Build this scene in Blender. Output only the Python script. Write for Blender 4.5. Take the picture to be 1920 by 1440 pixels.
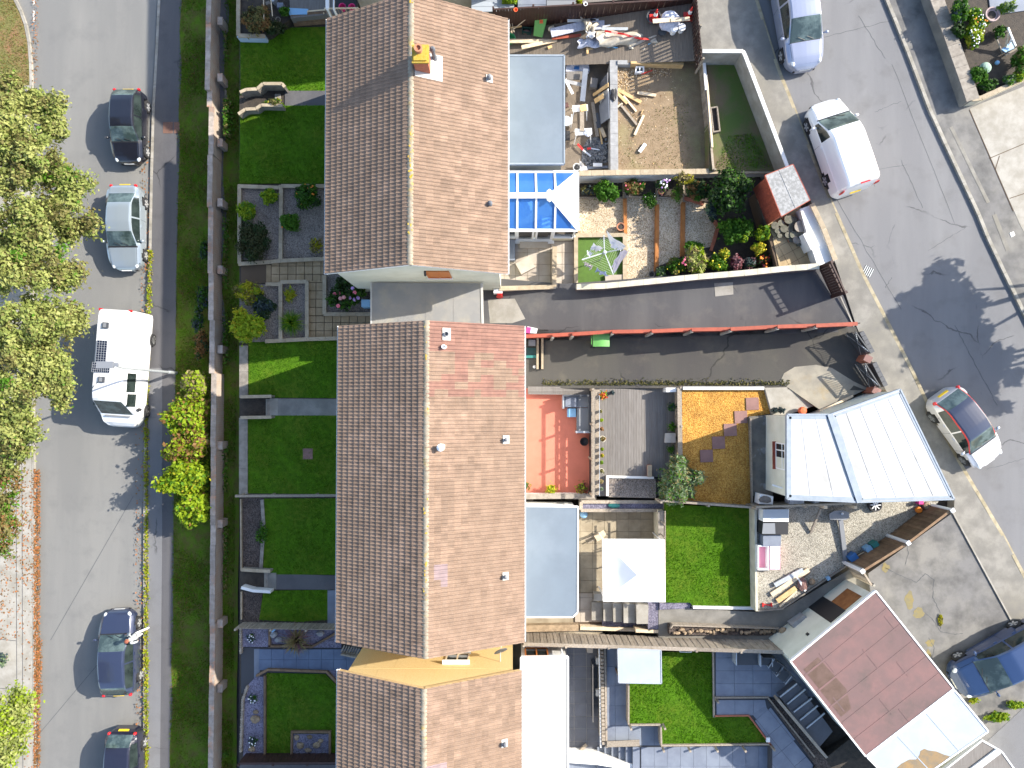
import bpy,math,random
import numpy as np
from mathutils import Vector,Matrix
R=math.radians
rnd=random.Random(7)
for o in list(bpy.data.objects):bpy.data.objects.remove(o)
SC=bpy.context.scene
COL=SC.collection
#camera, sky, sun, exposure
F=1331.0;CAMH=36.5;TILT=math.atan(39/1331.0)
cam=bpy.data.cameras.new('camera');camo=bpy.data.objects.new('camera',cam);COL.objects.link(camo)
camo.location=(0,0,CAMH);camo.rotation_euler=(TILT,0,0)
cam.sensor_width=36;cam.lens=36*F/1920;cam.clip_end=500;cam.clip_start=0.5
SC.camera=camo
SUN_EL=R(33.85);SDX,SDY=0.944,0.329
W=bpy.data.worlds.new('World');SC.world=W;W.use_nodes=True
nt=W.node_tree;bg=nt.nodes['Background']
sky=nt.nodes.new('ShaderNodeTexSky');sky.sky_type='NISHITA';sky.sun_disc=False
sky.sun_elevation=SUN_EL;sky.sun_rotation=math.atan2(SDX,SDY)
sky.air_density=1.0;sky.dust_density=1.5;sky.ozone_density=1.0
nt.links.new(sky.outputs[0],bg.inputs[0]);bg.inputs[1].default_value=0.15
sl=bpy.data.lights.new('sun','SUN');sl.energy=4.3;sl.angle=R(0.55);sl.color=(1.0,0.935,0.83)
so=bpy.data.objects.new('sun',sl);COL.objects.link(so);so.location=(30,12,40)
sv=Vector((SDX*math.cos(SUN_EL),SDY*math.cos(SUN_EL),math.sin(SUN_EL)))
so.rotation_euler=sv.to_track_quat('Z','Y').to_euler()
vs=SC.view_settings;vs.view_transform='Standard';vs.look='None';vs.gamma=1;vs.use_curve_mapping=False
vs.exposure=1.22
SC.render.engine='CYCLES'
try:
 SC.cycles.use_denoising=True;SC.cycles.max_bounces=6;SC.cycles.transparent_max_bounces=12
 SC.cycles.caustics_reflective=False;SC.cycles.caustics_refractive=False
except Exception:pass
#survey: photo point at a known height -> place
CT,ST=math.cos(TILT),math.sin(TILT)
def P(u,v,z):
 x,y,w=u-960.0,-(v-720.0),-F
 y,w=y*CT-w*ST,y*ST+w*CT
 t=(z-CAMH)/w
 return Vector((x*t,y*t,z))
def PX(pts,z):return[P(u,v,z).xy for u,v in pts]
def lerp(a,b,t):return a+(b-a)*t
def interp(x,xs,ys):
 return float(np.interp(x,xs,ys))
#mesh builder
class MB:
 def __init__(s):s.v=[];s.f=[];s.m=[];s.mi=0
 def add(s,vs,fs):
  n=len(s.v);s.v+=[tuple(p)for p in vs]
  for f in fs:s.f.append(tuple(i+n for i in f));s.m.append(s.mi)
  return s
 def prism(s,poly,z0,z1,top=True,bot=True):
  poly=[tuple(p)[:2]for p in poly]
  a=sum(poly[i-1][0]*poly[i][1]-poly[i][0]*poly[i-1][1]for i in range(len(poly)))
  if a<0:poly=poly[::-1]
  n=len(poly)
  f0=z0 if callable(z0)else(lambda x,y:z0);f1=z1 if callable(z1)else(lambda x,y:z1)
  vs=[(x,y,f0(x,y))for x,y in poly]+[(x,y,f1(x,y))for x,y in poly]
  fs=[(i,(i+1)%n,n+(i+1)%n,n+i)for i in range(n)]
  if top:fs.append(tuple(range(n,2*n)))
  if bot:fs.append(tuple(range(n-1,-1,-1)))
  return s.add(vs,fs)
 def box(s,c,size,rot=0.0,M=None):
  sx,sy,sz=size[0]/2,size[1]/2,size[2]/2
  vs=[Vector((a*sx,b*sy,d*sz))for d in(-1,1)for a,b in((-1,-1),(1,-1),(1,1),(-1,1))]
  if M is None:M=Matrix.Rotation(rot,3,'Z')
  vs=[M@p+Vector(c)for p in vs]
  return s.add(vs,[(3,2,1,0),(4,5,6,7),(0,1,5,4),(1,2,6,5),(2,3,7,6),(3,0,4,7)])
 def bar(s,a,b,w,h,up=(0,0,1)):
  a=Vector(a);b=Vector(b);d=(b-a);L=d.length
  if L<1e-6:return s
  x=d/L;up=Vector(up)
  if abs(x.dot(up))>.98:up=Vector((0,1,0))
  y=up.cross(x).normalized();z=x.cross(y)
  M=Matrix((x,y,z)).transposed()
  return s.box((a+b)/2,(L,w,h),M=M)
 def tube(s,pts,r,n=8,cap=True):
  pts=[Vector(p)for p in pts];rs=r if isinstance(r,(list,tuple))else[r]*len(pts)
  vs=[];fs=[]
  for i,p in enumerate(pts):
   d=(pts[min(i+1,len(pts)-1)]-pts[max(i-1,0)])
   if d.length<1e-9:d=Vector((0,0,1))
   d.normalize();u=d.orthogonal().normalized()if i==0 else(u-d*u.dot(d)).normalized()
   w=d.cross(u)
   for k in range(n):
    a=2*math.pi*k/n;vs.append(p+(u*math.cos(a)+w*math.sin(a))*rs[i])
  for i in range(len(pts)-1):
   for k in range(n):
    fs.append((i*n+k,i*n+(k+1)%n,(i+1)*n+(k+1)%n,(i+1)*n+k))
  if cap:fs.append(tuple(range(n-1,-1,-1)));fs.append(tuple(range((len(pts)-1)*n,len(pts)*n)))
  return s.add(vs,fs)
 def lathe(s,c,prof,n=14,M=None):
  vs=[];fs=[];c=Vector(c)
  for r,z in prof:
   for k in range(n):
    a=2*math.pi*k/n;p=Vector((r*math.cos(a),r*math.sin(a),z))
    if M is not None:p=M@p
    vs.append(c+p)
  m=len(prof)
  for i in range(m-1):
   for k in range(n):fs.append((i*n+k,i*n+(k+1)%n,(i+1)*n+(k+1)%n,(i+1)*n+k))
  fs.append(tuple(range(n-1,-1,-1)));fs.append(tuple(range((m-1)*n,m*n)))
  return s.add(vs,fs)
 def ball(s,c,r,n=10,m=6,jit=0.0,rg=None):
  rx,ry,rz=r if isinstance(r,(list,tuple))else(r,r,r)
  vs=[];fs=[];c=Vector(c)
  for i in range(m+1):
   t=math.pi*i/m
   for k in range(n):
    a=2*math.pi*k/n;j=1+(rg.uniform(-jit,jit)if jit and 0<i<m else 0)
    vs.append(c+Vector((rx*math.sin(t)*math.cos(a)*j,ry*math.sin(t)*math.sin(a)*j,rz*math.cos(t)*j)))
  for i in range(m):
   for k in range(n):fs.append((i*n+k,(i+1)*n+k,(i+1)*n+(k+1)%n,i*n+(k+1)%n))
  return s.add(vs,fs)
 def quad(s,a,b,c,d):return s.add([a,b,c,d],[(0,1,2,3)])
 def grid(s,fn,nu,nv):
  vs=[fn(i/nu,j/nv)for i in range(nu+1)for j in range(nv+1)]
  fs=[(i*(nv+1)+j,(i+1)*(nv+1)+j,(i+1)*(nv+1)+j+1,i*(nv+1)+j+1)for i in range(nu)for j in range(nv)]
  return s.add(vs,fs)
 def mesh(s,name,mats,off=(0,0,0),smooth=False):
  me=bpy.data.meshes.new(name)
  ox,oy,oz=off
  me.from_pydata([(x-ox,y-oy,z-oz)for x,y,z in s.v],[],s.f)
  for m in(mats if isinstance(mats,(list,tuple))else[mats]):me.materials.append(m)
  if any(s.m):me.polygons.foreach_set('material_index',s.m)
  if smooth:me.polygons.foreach_set('use_smooth',[True]*len(s.f))
  me.update();return me
def link(o,parent=None):
 COL.objects.link(o)
 if parent is not None:o.parent=parent
 return o
class Thing:
 """an Empty at the thing's base that parents its parts; parts are modelled in place"""
 def __init__(s,name,label,cat,loc,group=None,rz=0.0):
  s.o=bpy.data.objects.new(name,None);s.o.empty_display_size=.2
  s.L=Vector(loc);s.o.location=loc;s.o.rotation_euler=(0,0,rz);s.rz=rz
  s.o['label']=label;s.o['category']=cat
  if group:s.o['group']=group
  link(s.o)
 def part(s,name,mb,mat,sub=None,smooth=False,local=False,label=None,kind=None):
  me=mb.mesh(name,mat,(0,0,0)if local else s.L,smooth)if isinstance(mb,MB)else mb
  o=link(bpy.data.objects.new(name,me),sub or s.o)
  if label:o['label']=label
  if kind:o['kind']=kind
  return o
 def piece(s,name,me,loc,rot=(0,0,0),sub=None,scale=None):
  o=bpy.data.objects.new(name,me);o.location=Vector(loc)-s.L;o.rotation_euler=rot
  if scale:o.scale=scale
  return link(o,sub or s.o)
def single(name,label,cat,mb,mat,loc=None,group=None,smooth=False):
 vs=mb.v
 if loc is None:
  loc=(sum(p[0]for p in vs)/len(vs),sum(p[1]for p in vs)/len(vs),min(p[2]for p in vs))
 o=bpy.data.objects.new(name,mb.mesh(name,mat,loc,smooth));o.location=loc
 o['label']=label;o['category']=cat
 if group:o['group']=group
 return link(o)
class Struct:
 def __init__(s,name,mb,mat,kind='structure',smooth=False):
  s.o=link(bpy.data.objects.new(name,mb.mesh(name,mat,(0,0,0),smooth)));s.o['kind']=kind;s.L=Vector((0,0,0))
 part=Thing.part;piece=Thing.piece
def struct(name,mb,mat,kind='structure',smooth=False):return Struct(name,mb,mat,kind,smooth)
def slab(name,pts,z,th,mat,kind='structure'):
 """a level sheet with depth, outline given by surveyed photo points"""
 mb=MB();mb.prism(PX(pts,z),z-th,z);return struct(name,mb,mat,kind)
#materials
def _n(nt,t,**kw):
 n=nt.nodes.new(t)
 for k,v in kw.items():
  if k=='in_':
   for a,b in v.items():n.inputs[a].default_value=b
  else:setattr(n,k,v)
 return n
def c4(c):return(c[0],c[1],c[2],1.0)
def newmat(name):
 m=bpy.data.materials.new(name);m.use_nodes=True
 nt=m.node_tree;b=nt.nodes['Principled BSDF'];return m,nt,b
def mat(name,base,var=None,scale=4.0,rough=0.85,bump=0.0,bscale=60.0,metal=0.0,coat=0.0,rv=0.0,
speck=None,sscale=90.0,samt=0.35,stretch=None,lo=.38,hi=.62,big=None,bigscale=.6,spec=0.5,biglo=.45,bighi=.6,emit=0):
 m,nt,b=newmat(name);L=nt.links.new
 b.inputs['Roughness'].default_value=rough;b.inputs['Metallic'].default_value=metal
 b.inputs['Coat Weight'].default_value=coat;b.inputs['Coat Roughness'].default_value=.06
 b.inputs['Specular IOR Level'].default_value=spec
 pos=_n(nt,'ShaderNodeNewGeometry').outputs['Position']
 vec=pos
 if stretch:
  mp=_n(nt,'ShaderNodeMapping');mp.inputs['Scale'].default_value=stretch;L(pos,mp.inputs['Vector']);vec=mp.outputs[0]
 col=None
 rgb=_n(nt,'ShaderNodeRGB');rgb.outputs[0].default_value=c4(base);col=rgb.outputs[0]
 def mixin(col,tgt,sc,lo,hi,amt=1.0,det=6.0,v=vec):
  no=_n(nt,'ShaderNodeTexNoise',in_={'Scale':sc,'Detail':det,'Roughness':.6});L(v,no.inputs['Vector'])
  mr=_n(nt,'ShaderNodeMapRange',in_={1:lo,2:hi,3:0.0,4:amt});L(no.outputs[0],mr.inputs[0])
  mx=_n(nt,'ShaderNodeMix',data_type='RGBA');L(mr.outputs[0],mx.inputs[0]);L(col,mx.inputs[6])
  mx.inputs[7].default_value=c4(tgt);return mx.outputs[2]
 if big:col=mixin(col,big,bigscale,biglo,bighi,.85)
 if var:col=mixin(col,var,scale,lo,hi)
 if speck:col=mixin(col,speck,sscale,.5,.68,samt,2.0)
 if rv:
  oi=_n(nt,'ShaderNodeObjectInfo')
  mr=_n(nt,'ShaderNodeMapRange',in_={1:0.0,2:1.0,3:1-rv,4:1+rv});L(oi.outputs['Random'],mr.inputs[0])
  vm=_n(nt,'ShaderNodeVectorMath',operation='SCALE');L(col,vm.inputs[0]);L(mr.outputs[0],vm.inputs['Scale']);col=vm.outputs[0]
 L(col,b.inputs['Base Color'])
 if bump:
  no=_n(nt,'ShaderNodeTexNoise',in_={'Scale':bscale,'Detail':3.0});L(vec,no.inputs['Vector'])
  bp=_n(nt,'ShaderNodeBump',in_={'Strength':bump,'Distance':.03});L(no.outputs[0],bp.inputs['Height']);L(bp.outputs[0],b.inputs['Normal'])
 if emit:
  b.inputs['Emission Color'].default_value=c4(base);b.inputs['Emission Strength'].default_value=emit
 return m
def gravelmat(name,cols,scale=28.0,bump=.8,rough=.9):
 m,nt,b=newmat(name);L=nt.links.new
 pos=_n(nt,'ShaderNodeNewGeometry').outputs['Position']
 vo=_n(nt,'ShaderNodeTexVoronoi',in_={'Scale':scale});L(pos,vo.inputs['Vector'])
 sep=_n(nt,'ShaderNodeSeparateColor');L(vo.outputs['Color'],sep.inputs[0])
 cr=_n(nt,'ShaderNodeValToRGB');cr.color_ramp.interpolation='LINEAR'
 e=cr.color_ramp.elements
 while len(e)<len(cols):e.new(.5)
 for i,c in enumerate(cols):e[i].position=i/(len(cols)-1);e[i].color=c4(c)
 L(sep.outputs[0],cr.inputs[0])
 no=_n(nt,'ShaderNodeTexNoise',in_={'Scale':1.3,'Detail':5.0});L(pos,no.inputs['Vector'])
 mr=_n(nt,'ShaderNodeMapRange',in_={1:.3,2:.7,3:.78,4:1.18});L(no.outputs[0],mr.inputs[0])
 vm=_n(nt,'ShaderNodeVectorMath',operation='SCALE');L(cr.outputs[0],vm.inputs[0]);L(mr.outputs[0],vm.inputs['Scale'])
 L(vm.outputs[0],b.inputs['Base Color']);b.inputs['Roughness'].default_value=rough
 bp=_n(nt,'ShaderNodeBump',in_={'Strength':bump,'Distance':.03});bp.invert=True
 L(vo.outputs['Distance'],bp.inputs['Height']);L(bp.outputs[0],b.inputs['Normal'])
 return m
def asphaltmat(name,base,stain,pale,crack=True,rough=.88):
 m,nt,b=newmat(name);L=nt.links.new
 pos=_n(nt,'ShaderNodeNewGeometry').outputs['Position']
 def noise(sc,det=6,v=pos):
  n=_n(nt,'ShaderNodeTexNoise',in_={'Scale':sc,'Detail':det,'Roughness':.62});L(v,n.inputs['Vector']);return n.outputs[0]
 def mix(f,a,c,lo,hi,amt):
  mr=_n(nt,'ShaderNodeMapRange',in_={1:lo,2:hi,3:0.0,4:amt});L(f,mr.inputs[0])
  mx=_n(nt,'ShaderNodeMix',data_type='RGBA');L(mr.outputs[0],mx.inputs[0]);L(a,mx.inputs[6]);mx.inputs[7].default_value=c4(c);return mx.outputs[2]
 rgb=_n(nt,'ShaderNodeRGB');rgb.outputs[0].default_value=c4(base);col=rgb.outputs[0]
 mp=_n(nt,'ShaderNodeMapping');mp.inputs['Scale'].default_value=(1.0,.12,1);L(pos,mp.inputs['Vector'])
 col=mix(noise(.55,5,mp.outputs[0]),col,pale,.42,.66,.8)
 col=mix(noise(.9),col,stain,.52,.75,.7)
 col=mix(noise(140,2),col,tuple(x*1.7 for x in base),.5,.75,.5)
 col=mix(noise(60,2),col,tuple(x*.55 for x in base),.55,.75,.4)
 if crack:
  wv=_n(nt,'ShaderNodeVectorMath',operation='ADD')
  n2=_n(nt,'ShaderNodeTexNoise',in_={'Scale':.7,'Detail':5.0});L(pos,n2.inputs['Vector'])
  L(pos,wv.inputs[0]);L(n2.outputs['Color'],wv.inputs[1])
  vo=_n(nt,'ShaderNodeTexVoronoi',feature='DISTANCE_TO_EDGE',in_={'Scale':.22});L(wv.outputs[0],vo.inputs['Vector'])
  gate=_n(nt,'ShaderNodeMapRange',in_={1:.5,2:.56,3:0.0,4:.7});L(noise(.35,3),gate.inputs[0])
  mr=_n(nt,'ShaderNodeMapRange',in_={1:.002,2:.007,3:1.0,4:0.0});L(vo.outputs['Distance'],mr.inputs[0])
  mm=_n(nt,'ShaderNodeMath',operation='MULTIPLY');L(gate.outputs[0],mm.inputs[0]);L(mr.outputs[0],mm.inputs[1])
  mx=_n(nt,'ShaderNodeMix',data_type='RGBA');L(mm.outputs[0],mx.inputs[0]);L(col,mx.inputs[6]);mx.inputs[7].default_value=c4(tuple(x*.3 for x in base));col=mx.outputs[2]
 L(col,b.inputs['Base Color']);b.inputs['Roughness'].default_value=rough
 bp=_n(nt,'ShaderNodeBump',in_={'Strength':.35,'Distance':.02});L(noise(120,2),bp.inputs['Height']);L(bp.outputs[0],b.inputs['Normal'])
 return m
def leafmat(name,c1,c2,tr=.3,scale=2.5,rough=.55):
 m,nt,b=newmat(name);L=nt.links.new
 pos=_n(nt,'ShaderNodeNewGeometry').outputs['Position']
 no=_n(nt,'ShaderNodeTexNoise',in_={'Scale':scale,'Detail':5.0});L(pos,no.inputs['Vector'])
 n2=_n(nt,'ShaderNodeTexNoise',in_={'Scale':22.0,'Detail':2.0});L(pos,n2.inputs['Vector'])
 ad=_n(nt,'ShaderNodeMath',operation='ADD');L(no.outputs[0],ad.inputs[0]);L(n2.outputs[0],ad.inputs[1])
 mr=_n(nt,'ShaderNodeMapRange',in_={1:.75,2:1.25});L(ad.outputs[0],mr.inputs[0])
 mx=_n(nt,'ShaderNodeMix',data_type='RGBA');L(mr.outputs[0],mx.inputs[0]);mx.inputs[6].default_value=c4(c1);mx.inputs[7].default_value=c4(c2)
 L(mx.outputs[2],b.inputs['Base Color']);b.inputs['Roughness'].default_value=rough;b.inputs['Specular IOR Level'].default_value=.18
 t=_n(nt,'ShaderNodeBsdfTranslucent');L(mx.outputs[2],t.inputs['Color'])
 ms=_n(nt,'ShaderNodeMixShader');ms.inputs[0].default_value=tr
 out=nt.nodes['Material Output'];L(b.outputs[0],ms.inputs[1]);L(t.outputs[0],ms.inputs[2]);L(ms.outputs[0],out.inputs[0])
 return m
def glassmat(name,tint,refl=.12,rough=.02,haze=None):
 m,nt,b=newmat(name);L=nt.links.new
 tr=_n(nt,'ShaderNodeBsdfTransparent');tr.inputs[0].default_value=c4(tint)
 gl=_n(nt,'ShaderNodeBsdfGlossy');gl.inputs['Roughness'].default_value=rough
 fr=_n(nt,'ShaderNodeFresnel');fr.inputs[0].default_value=1.5
 ad=_n(nt,'ShaderNodeMath',operation='ADD');L(fr.outputs[0],ad.inputs[0]);ad.inputs[1].default_value=refl
 ms=_n(nt,'ShaderNodeMixShader');L(ad.outputs[0],ms.inputs[0]);L(tr.outputs[0],ms.inputs[1]);L(gl.outputs[0],ms.inputs[2])
 o=ms.outputs[0]
 if haze:
  df=_n(nt,'ShaderNodeBsdfDiffuse');df.inputs[0].default_value=c4(haze[0]);m2=_n(nt,'ShaderNodeMixShader');m2.inputs[0].default_value=haze[1]
  L(o,m2.inputs[1]);L(df.outputs[0],m2.inputs[2]);o=m2.outputs[0]
 L(o,nt.nodes['Material Output'].inputs[0]);return m
def brickmat(name,c1,c2,mortar,scale=1.0,axis='X',moss=None):
 m,nt,b=newmat(name);L=nt.links.new
 pos=_n(nt,'ShaderNodeNewGeometry').outputs['Position']
 sp=_n(nt,'ShaderNodeSeparateXYZ');L(pos,sp.inputs[0]);cb=_n(nt,'ShaderNodeCombineXYZ')
 a=_n(nt,'ShaderNodeMath',operation='ADD');L(sp.outputs[0],a.inputs[0]);L(sp.outputs[1],a.inputs[1])
 L(a.outputs[0],cb.inputs[0]);L(sp.outputs[2],cb.inputs[1])
 br=_n(nt,'ShaderNodeTexBrick',in_={'Scale':scale,'Mortar Size':.012,'Brick Width':.225,'Row Height':.075})
 br.inputs['Color1'].default_value=c4(c1);br.inputs['Color2'].default_value=c4(c2);br.inputs['Mortar'].default_value=c4(mortar);L(cb.outputs[0],br.inputs['Vector'])
 no=_n(nt,'ShaderNodeTexNoise',in_={'Scale':2.0,'Detail':8.0});L(pos,no.inputs['Vector'])
 mr=_n(nt,'ShaderNodeMapRange',in_={1:.4,2:.65,3:0.0,4:.75});L(no.outputs[0],mr.inputs[0])
 mx=_n(nt,'ShaderNodeMix',data_type='RGBA');L(mr.outputs[0],mx.inputs[0]);L(br.outputs[0],mx.inputs[6]);mx.inputs[7].default_value=c4(moss or mortar)
 L(mx.outputs[2],b.inputs['Base Color']);b.inputs['Roughness'].default_value=.9
 bp=_n(nt,'ShaderNodeBump',in_={'Strength':.5,'Distance':.01});L(br.outputs[1],bp.inputs['Height']);bp.invert=True;L(bp.outputs[0],b.inputs['Normal'])
 return m
M={}
def defmats():
 M['road']=asphaltmat('asphalt',(.165,.163,.155),(.135,.134,.13),(.21,.205,.19),False)
 M['street']=asphaltmat('asphalt_worn',(.15,.15,.155),(.115,.112,.11),(.19,.19,.192))
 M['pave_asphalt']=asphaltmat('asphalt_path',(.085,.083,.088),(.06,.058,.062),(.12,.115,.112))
 M['drive']=asphaltmat('asphalt_drive',(.075,.074,.078),(.15,.14,.125),(.115,.113,.112))
 M['drive_old']=asphaltmat('asphalt_old_drive',(.075,.07,.06),(.13,.115,.085),(.055,.05,.05))
 M['conc']=mat('concrete',(.25,.235,.205),(.17,.16,.14),1.6,bump=.25,speck=(.1,.095,.085),big=(.2,.185,.15),bigscale=.4)
 M['conc_pale']=mat('concrete_pale',(.36,.34,.30),(.27,.25,.21),1.8,bump=.2,speck=(.16,.15,.13))
 M['conc_stain']=mat('concrete_stained',(.165,.16,.155),(.085,.083,.08),1.1,bump=.3,speck=(.08,.078,.07),big=(.21,.2,.18),bigscale=.5,lo=.42,hi=.7)
 M['kerb']=mat('kerb_concrete',(.34,.32,.28),(.24,.22,.18),3,bump=.3,rv=.12)
 M['kerb_warm']=mat('kerb_weathered',(.36,.31,.21),(.24,.2,.12),3,bump=.3,rv=.12)
 M['soil']=mat('soil',(.055,.043,.032),(.03,.024,.019),5,bump=.9,bscale=30,speck=(.1,.08,.06))
 M['dirt']=mat('bare_earth',(.26,.185,.11),(.20,.135,.075),2.2,bump=.8,bscale=30,speck=(.36,.29,.2),samt=.55,big=(.19,.20,.06),bigscale=.55,biglo=.5,bighi=.66)
 M['lawn']=mat('turf',(.075,.175,.008),(.055,.125,.007),4,bump=1.0,bscale=45,big=(.11,.16,.014),bigscale=.7,spec=.1)
 M['verge']=mat('verge_turf',(.10,.175,.012),(.12,.11,.03),2.2,bump=1.0,bscale=40,big=(.08,.15,.01),bigscale=.5,spec=.1)
 M['dry']=mat('dry_turf',(.24,.14,.065),(.15,.15,.04),2.5,bump=1.0,bscale=40,big=(.13,.16,.035),bigscale=.5)
 M['artgrass']=mat('artificial_grass',(.075,.15,.018),(.06,.12,.015),6,bump=.4,bscale=90)
 M['tile']=mat('roof_tile_concrete',(.235,.16,.112),(.195,.13,.09),2.0,rough=.9,bump=.3,bscale=70,rv=.13,speck=(.42,.33,.26),sscale=34,samt=.28,big=(.29,.195,.14),bigscale=.35)
 M['tile_red']=mat('roof_tile_newer',(.255,.135,.10),(.20,.105,.08),3,rough=.88,bump=.3,rv=.08,speck=(.33,.22,.18),sscale=40,samt=.2)
 M['tile_pale']=mat('roof_tile_grey',(.27,.20,.20),(.22,.165,.165),3,rough=.88,rv=.05)
 M['ridge']=mat('ridge_tile',(.30,.265,.20),(.22,.19,.14),6,bump=.5,speck=(.45,.42,.35),rv=.12,big=(.42,.28,.05),bigscale=1.6,biglo=.56,bighi=.64)
 M['lichen']=mat('lichen',(.48,.27,.02),(.42,.33,.06),12,bump=.6)
 M['white']=mat('white_plastic',(.80,.80,.79),rough=.4)
 M['whitewall']=mat('white_render',(.78,.77,.74),(.68,.67,.63),1.2,bump=.2,bscale=80)
 M['cream']=mat('cream_render',(.66,.66,.56),(.58,.58,.48),1.2,bump=.2,bscale=80)
 M['cream2']=mat('cream_wall_paint',(.62,.58,.46),(.5,.46,.35),2,bump=.25)
 M['bluewall']=mat('pale_blue_render',(.45,.56,.68),(.4,.5,.6),2,bump=.2)
 M['osb']=mat('board_sheathing',(.74,.55,.26),(.64,.43,.17),7,rough=.8,stretch=(2.2,5.0,5.0),speck=(.82,.66,.38),sscale=25,samt=.5)
 M['flat']=mat('grey_membrane',(.15,.188,.228),(.138,.172,.21),.9,rough=.65,bump=.06,bscale=20,big=(.168,.205,.245),bigscale=.5)
 M['carport']=mat('carport_felt',(.24,.235,.225),(.20,.20,.20),1.2,rough=.8,bump=.1,big=(.30,.275,.22),bigscale=.8)
 M['flatwhite']=mat('white_membrane',(.44,.435,.41),(.40,.39,.365),.9,rough=.6,big=(.50,.47,.42),bigscale=.55,biglo=.62,bighi=.68)
 M['silverroof']=mat('aluminium_paint',(.48,.485,.48),(.42,.42,.415),1.1,rough=.6,bump=.1,big=(.30,.295,.275),bigscale=.6,biglo=.5,bighi=.62)
 M['greytrim']=mat('grey_flashing',(.27,.31,.36),(.22,.26,.30),3,rough=.55)
 M['redroof']=mat('red_felt',(.18,.10,.093),(.145,.09,.085),1.6,rough=.85,bump=.2,big=(.10,.075,.068),bigscale=.6,biglo=.48,bighi=.62,speck=(.25,.155,.145),samt=.25)
 M['paleroof']=mat('pale_sheet_roof',(.36,.40,.44),(.32,.355,.395),1,rough=.6)
 M['slate_pave']=mat('blue_grey_paving',(.19,.215,.26),(.15,.17,.215),1.6,rough=.75,bump=.2,rv=.07)
 M['slate_tile']=mat('dark_grey_tile',(.105,.11,.13),(.085,.09,.105),2,rough=.55,rv=.05)
 M['grout']=mat('grout',(.40,.35,.30),rough=.9)
 M['joint']=mat('paving_joint',(.10,.07,.045),rough=.95)
 M['joint_grey']=mat('paving_joint_grey',(.06,.062,.068),rough=.95)
 M['tan']=mat('tan_paving',(.34,.25,.145),(.27,.195,.105),2.4,bump=.3,rv=.1)
 M['buff']=mat('buff_paving',(.42,.37,.31),(.36,.31,.25),2,bump=.2,rv=.06)
 M['yard']=mat('yard_slab',(.33,.28,.20),(.25,.205,.14),2,bump=.3,rv=.06)
 M['redslab']=mat('red_paving',(.25,.14,.12),(.21,.115,.10),3,bump=.3,rv=.12)
 M['terracotta_floor']=mat('terracotta_paint',(.56,.17,.11),(.50,.15,.095),1.5,rough=.7,bump=.08)
 M['deck']=mat('grey_decking',(.185,.17,.155),(.15,.135,.12),3,rough=.8,stretch=(6,.6,6),rv=.12)
 M['timber']=mat('weathered_timber',(.34,.29,.23),(.25,.205,.155),4,rough=.9,stretch=(4,4,.8),rv=.2,bump=.2)
 M['timber_warm']=mat('brown_timber',(.21,.135,.075),(.15,.09,.05),4,rough=.85,rv=.18,bump=.2)
 M['newwood']=mat('new_timber',(.62,.43,.21),(.52,.34,.15),5,rough=.75,rv=.1)
 M['palewood']=mat('pale_timber',(.68,.56,.40),(.6,.47,.31),5,rough=.75,rv=.08)
 M['orangewood']=mat('stained_sleeper',(.42,.16,.035),(.33,.12,.025),5,rough=.75,rv=.08)
 M['redwood']=mat('red_stained_timber',(.33,.07,.035),(.27,.055,.03),5,rough=.7,rv=.1)
 M['darkwood']=mat('dark_stained_timber',(.05,.022,.016),(.035,.016,.012),5,rough=.6)
 M['shedfelt']=mat('mottled_felt',(.36,.36,.355),(.22,.22,.215),9,rough=.95,bump=.4,lo=.35,hi=.6)
 M['g_beige']=gravelmat('beige_gravel',[(.22,.15,.08),(.50,.40,.27),(.66,.56,.42),(.40,.30,.18)],26)
 M['g_gold']=gravelmat('golden_gravel',[(.26,.105,.012),(.44,.21,.028),(.56,.32,.07),(.34,.145,.018)],24)
 M['g_grey']=gravelmat('grey_gravel',[(.09,.075,.062),(.20,.165,.14),(.29,.25,.215),(.15,.12,.10)],28)
 M['g_pale']=gravelmat('pale_chippings',[(.15,.135,.105),(.33,.305,.25),(.45,.42,.35),(.26,.24,.19)],26)
 M['g_slate']=gravelmat('purple_slate_chips',[(.085,.08,.12),(.17,.16,.22),(.24,.225,.29),(.13,.12,.17)],22)
 M['bark']=gravelmat('bark_chips',[(.02,.016,.014),(.07,.05,.04),(.12,.095,.08),(.05,.035,.028)],24)
 M['rubble']=gravelmat('slate_rubble',[(.06,.065,.075),(.16,.17,.185),(.26,.27,.28),(.1,.105,.115)],14,bump=1)
 M['brickwall']=brickmat('old_brick',(.36,.25,.18),(.33,.21,.14),(.40,.37,.32),moss=(.36,.33,.28))
 M['coping']=mat('weathered_coping',(.40,.34,.29),(.29,.245,.205),5,bump=.5,rv=.18,big=(.44,.22,.12),bigscale=.8,biglo=.52,bighi=.6)
 M['stone']=mat('concrete_wall',(.28,.25,.21),(.2,.175,.145),4,bump=.4,rv=.1)
 M['tanstone']=mat('tan_coping',(.40,.33,.23),(.32,.255,.17),4,bump=.3,rv=.08)
 M['greystone']=mat('grey_block',(.33,.33,.33),(.26,.26,.26),4,bump=.3,rv=.08)
 M['boulder']=mat('boulder',(.34,.25,.16),(.22,.16,.10),6,bump=.7,rv=.25)
 M['redbrick']=mat('red_brick_edging',(.42,.14,.08),(.33,.11,.06),7,bump=.4,rv=.15)
 M['terra']=mat('terracotta',(.45,.20,.11),(.36,.16,.09),6,rough=.85)
 M['plasticpot']=mat('old_plant_pot',(.07,.075,.05),(.14,.13,.10),8,rough=.8,rv=.4)
 M['black']=mat('black_plastic',(.018,.018,.02),rough=.55)
 M['darkgrey']=mat('dark_grey_plastic',(.06,.065,.075),rough=.6)
 M['midgrey']=mat('mid_grey',(.19,.20,.215),rough=.6)
 M['steel']=mat('galvanised_steel',(.52,.55,.57),(.44,.47,.49),6,rough=.42,metal=.4)
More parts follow.
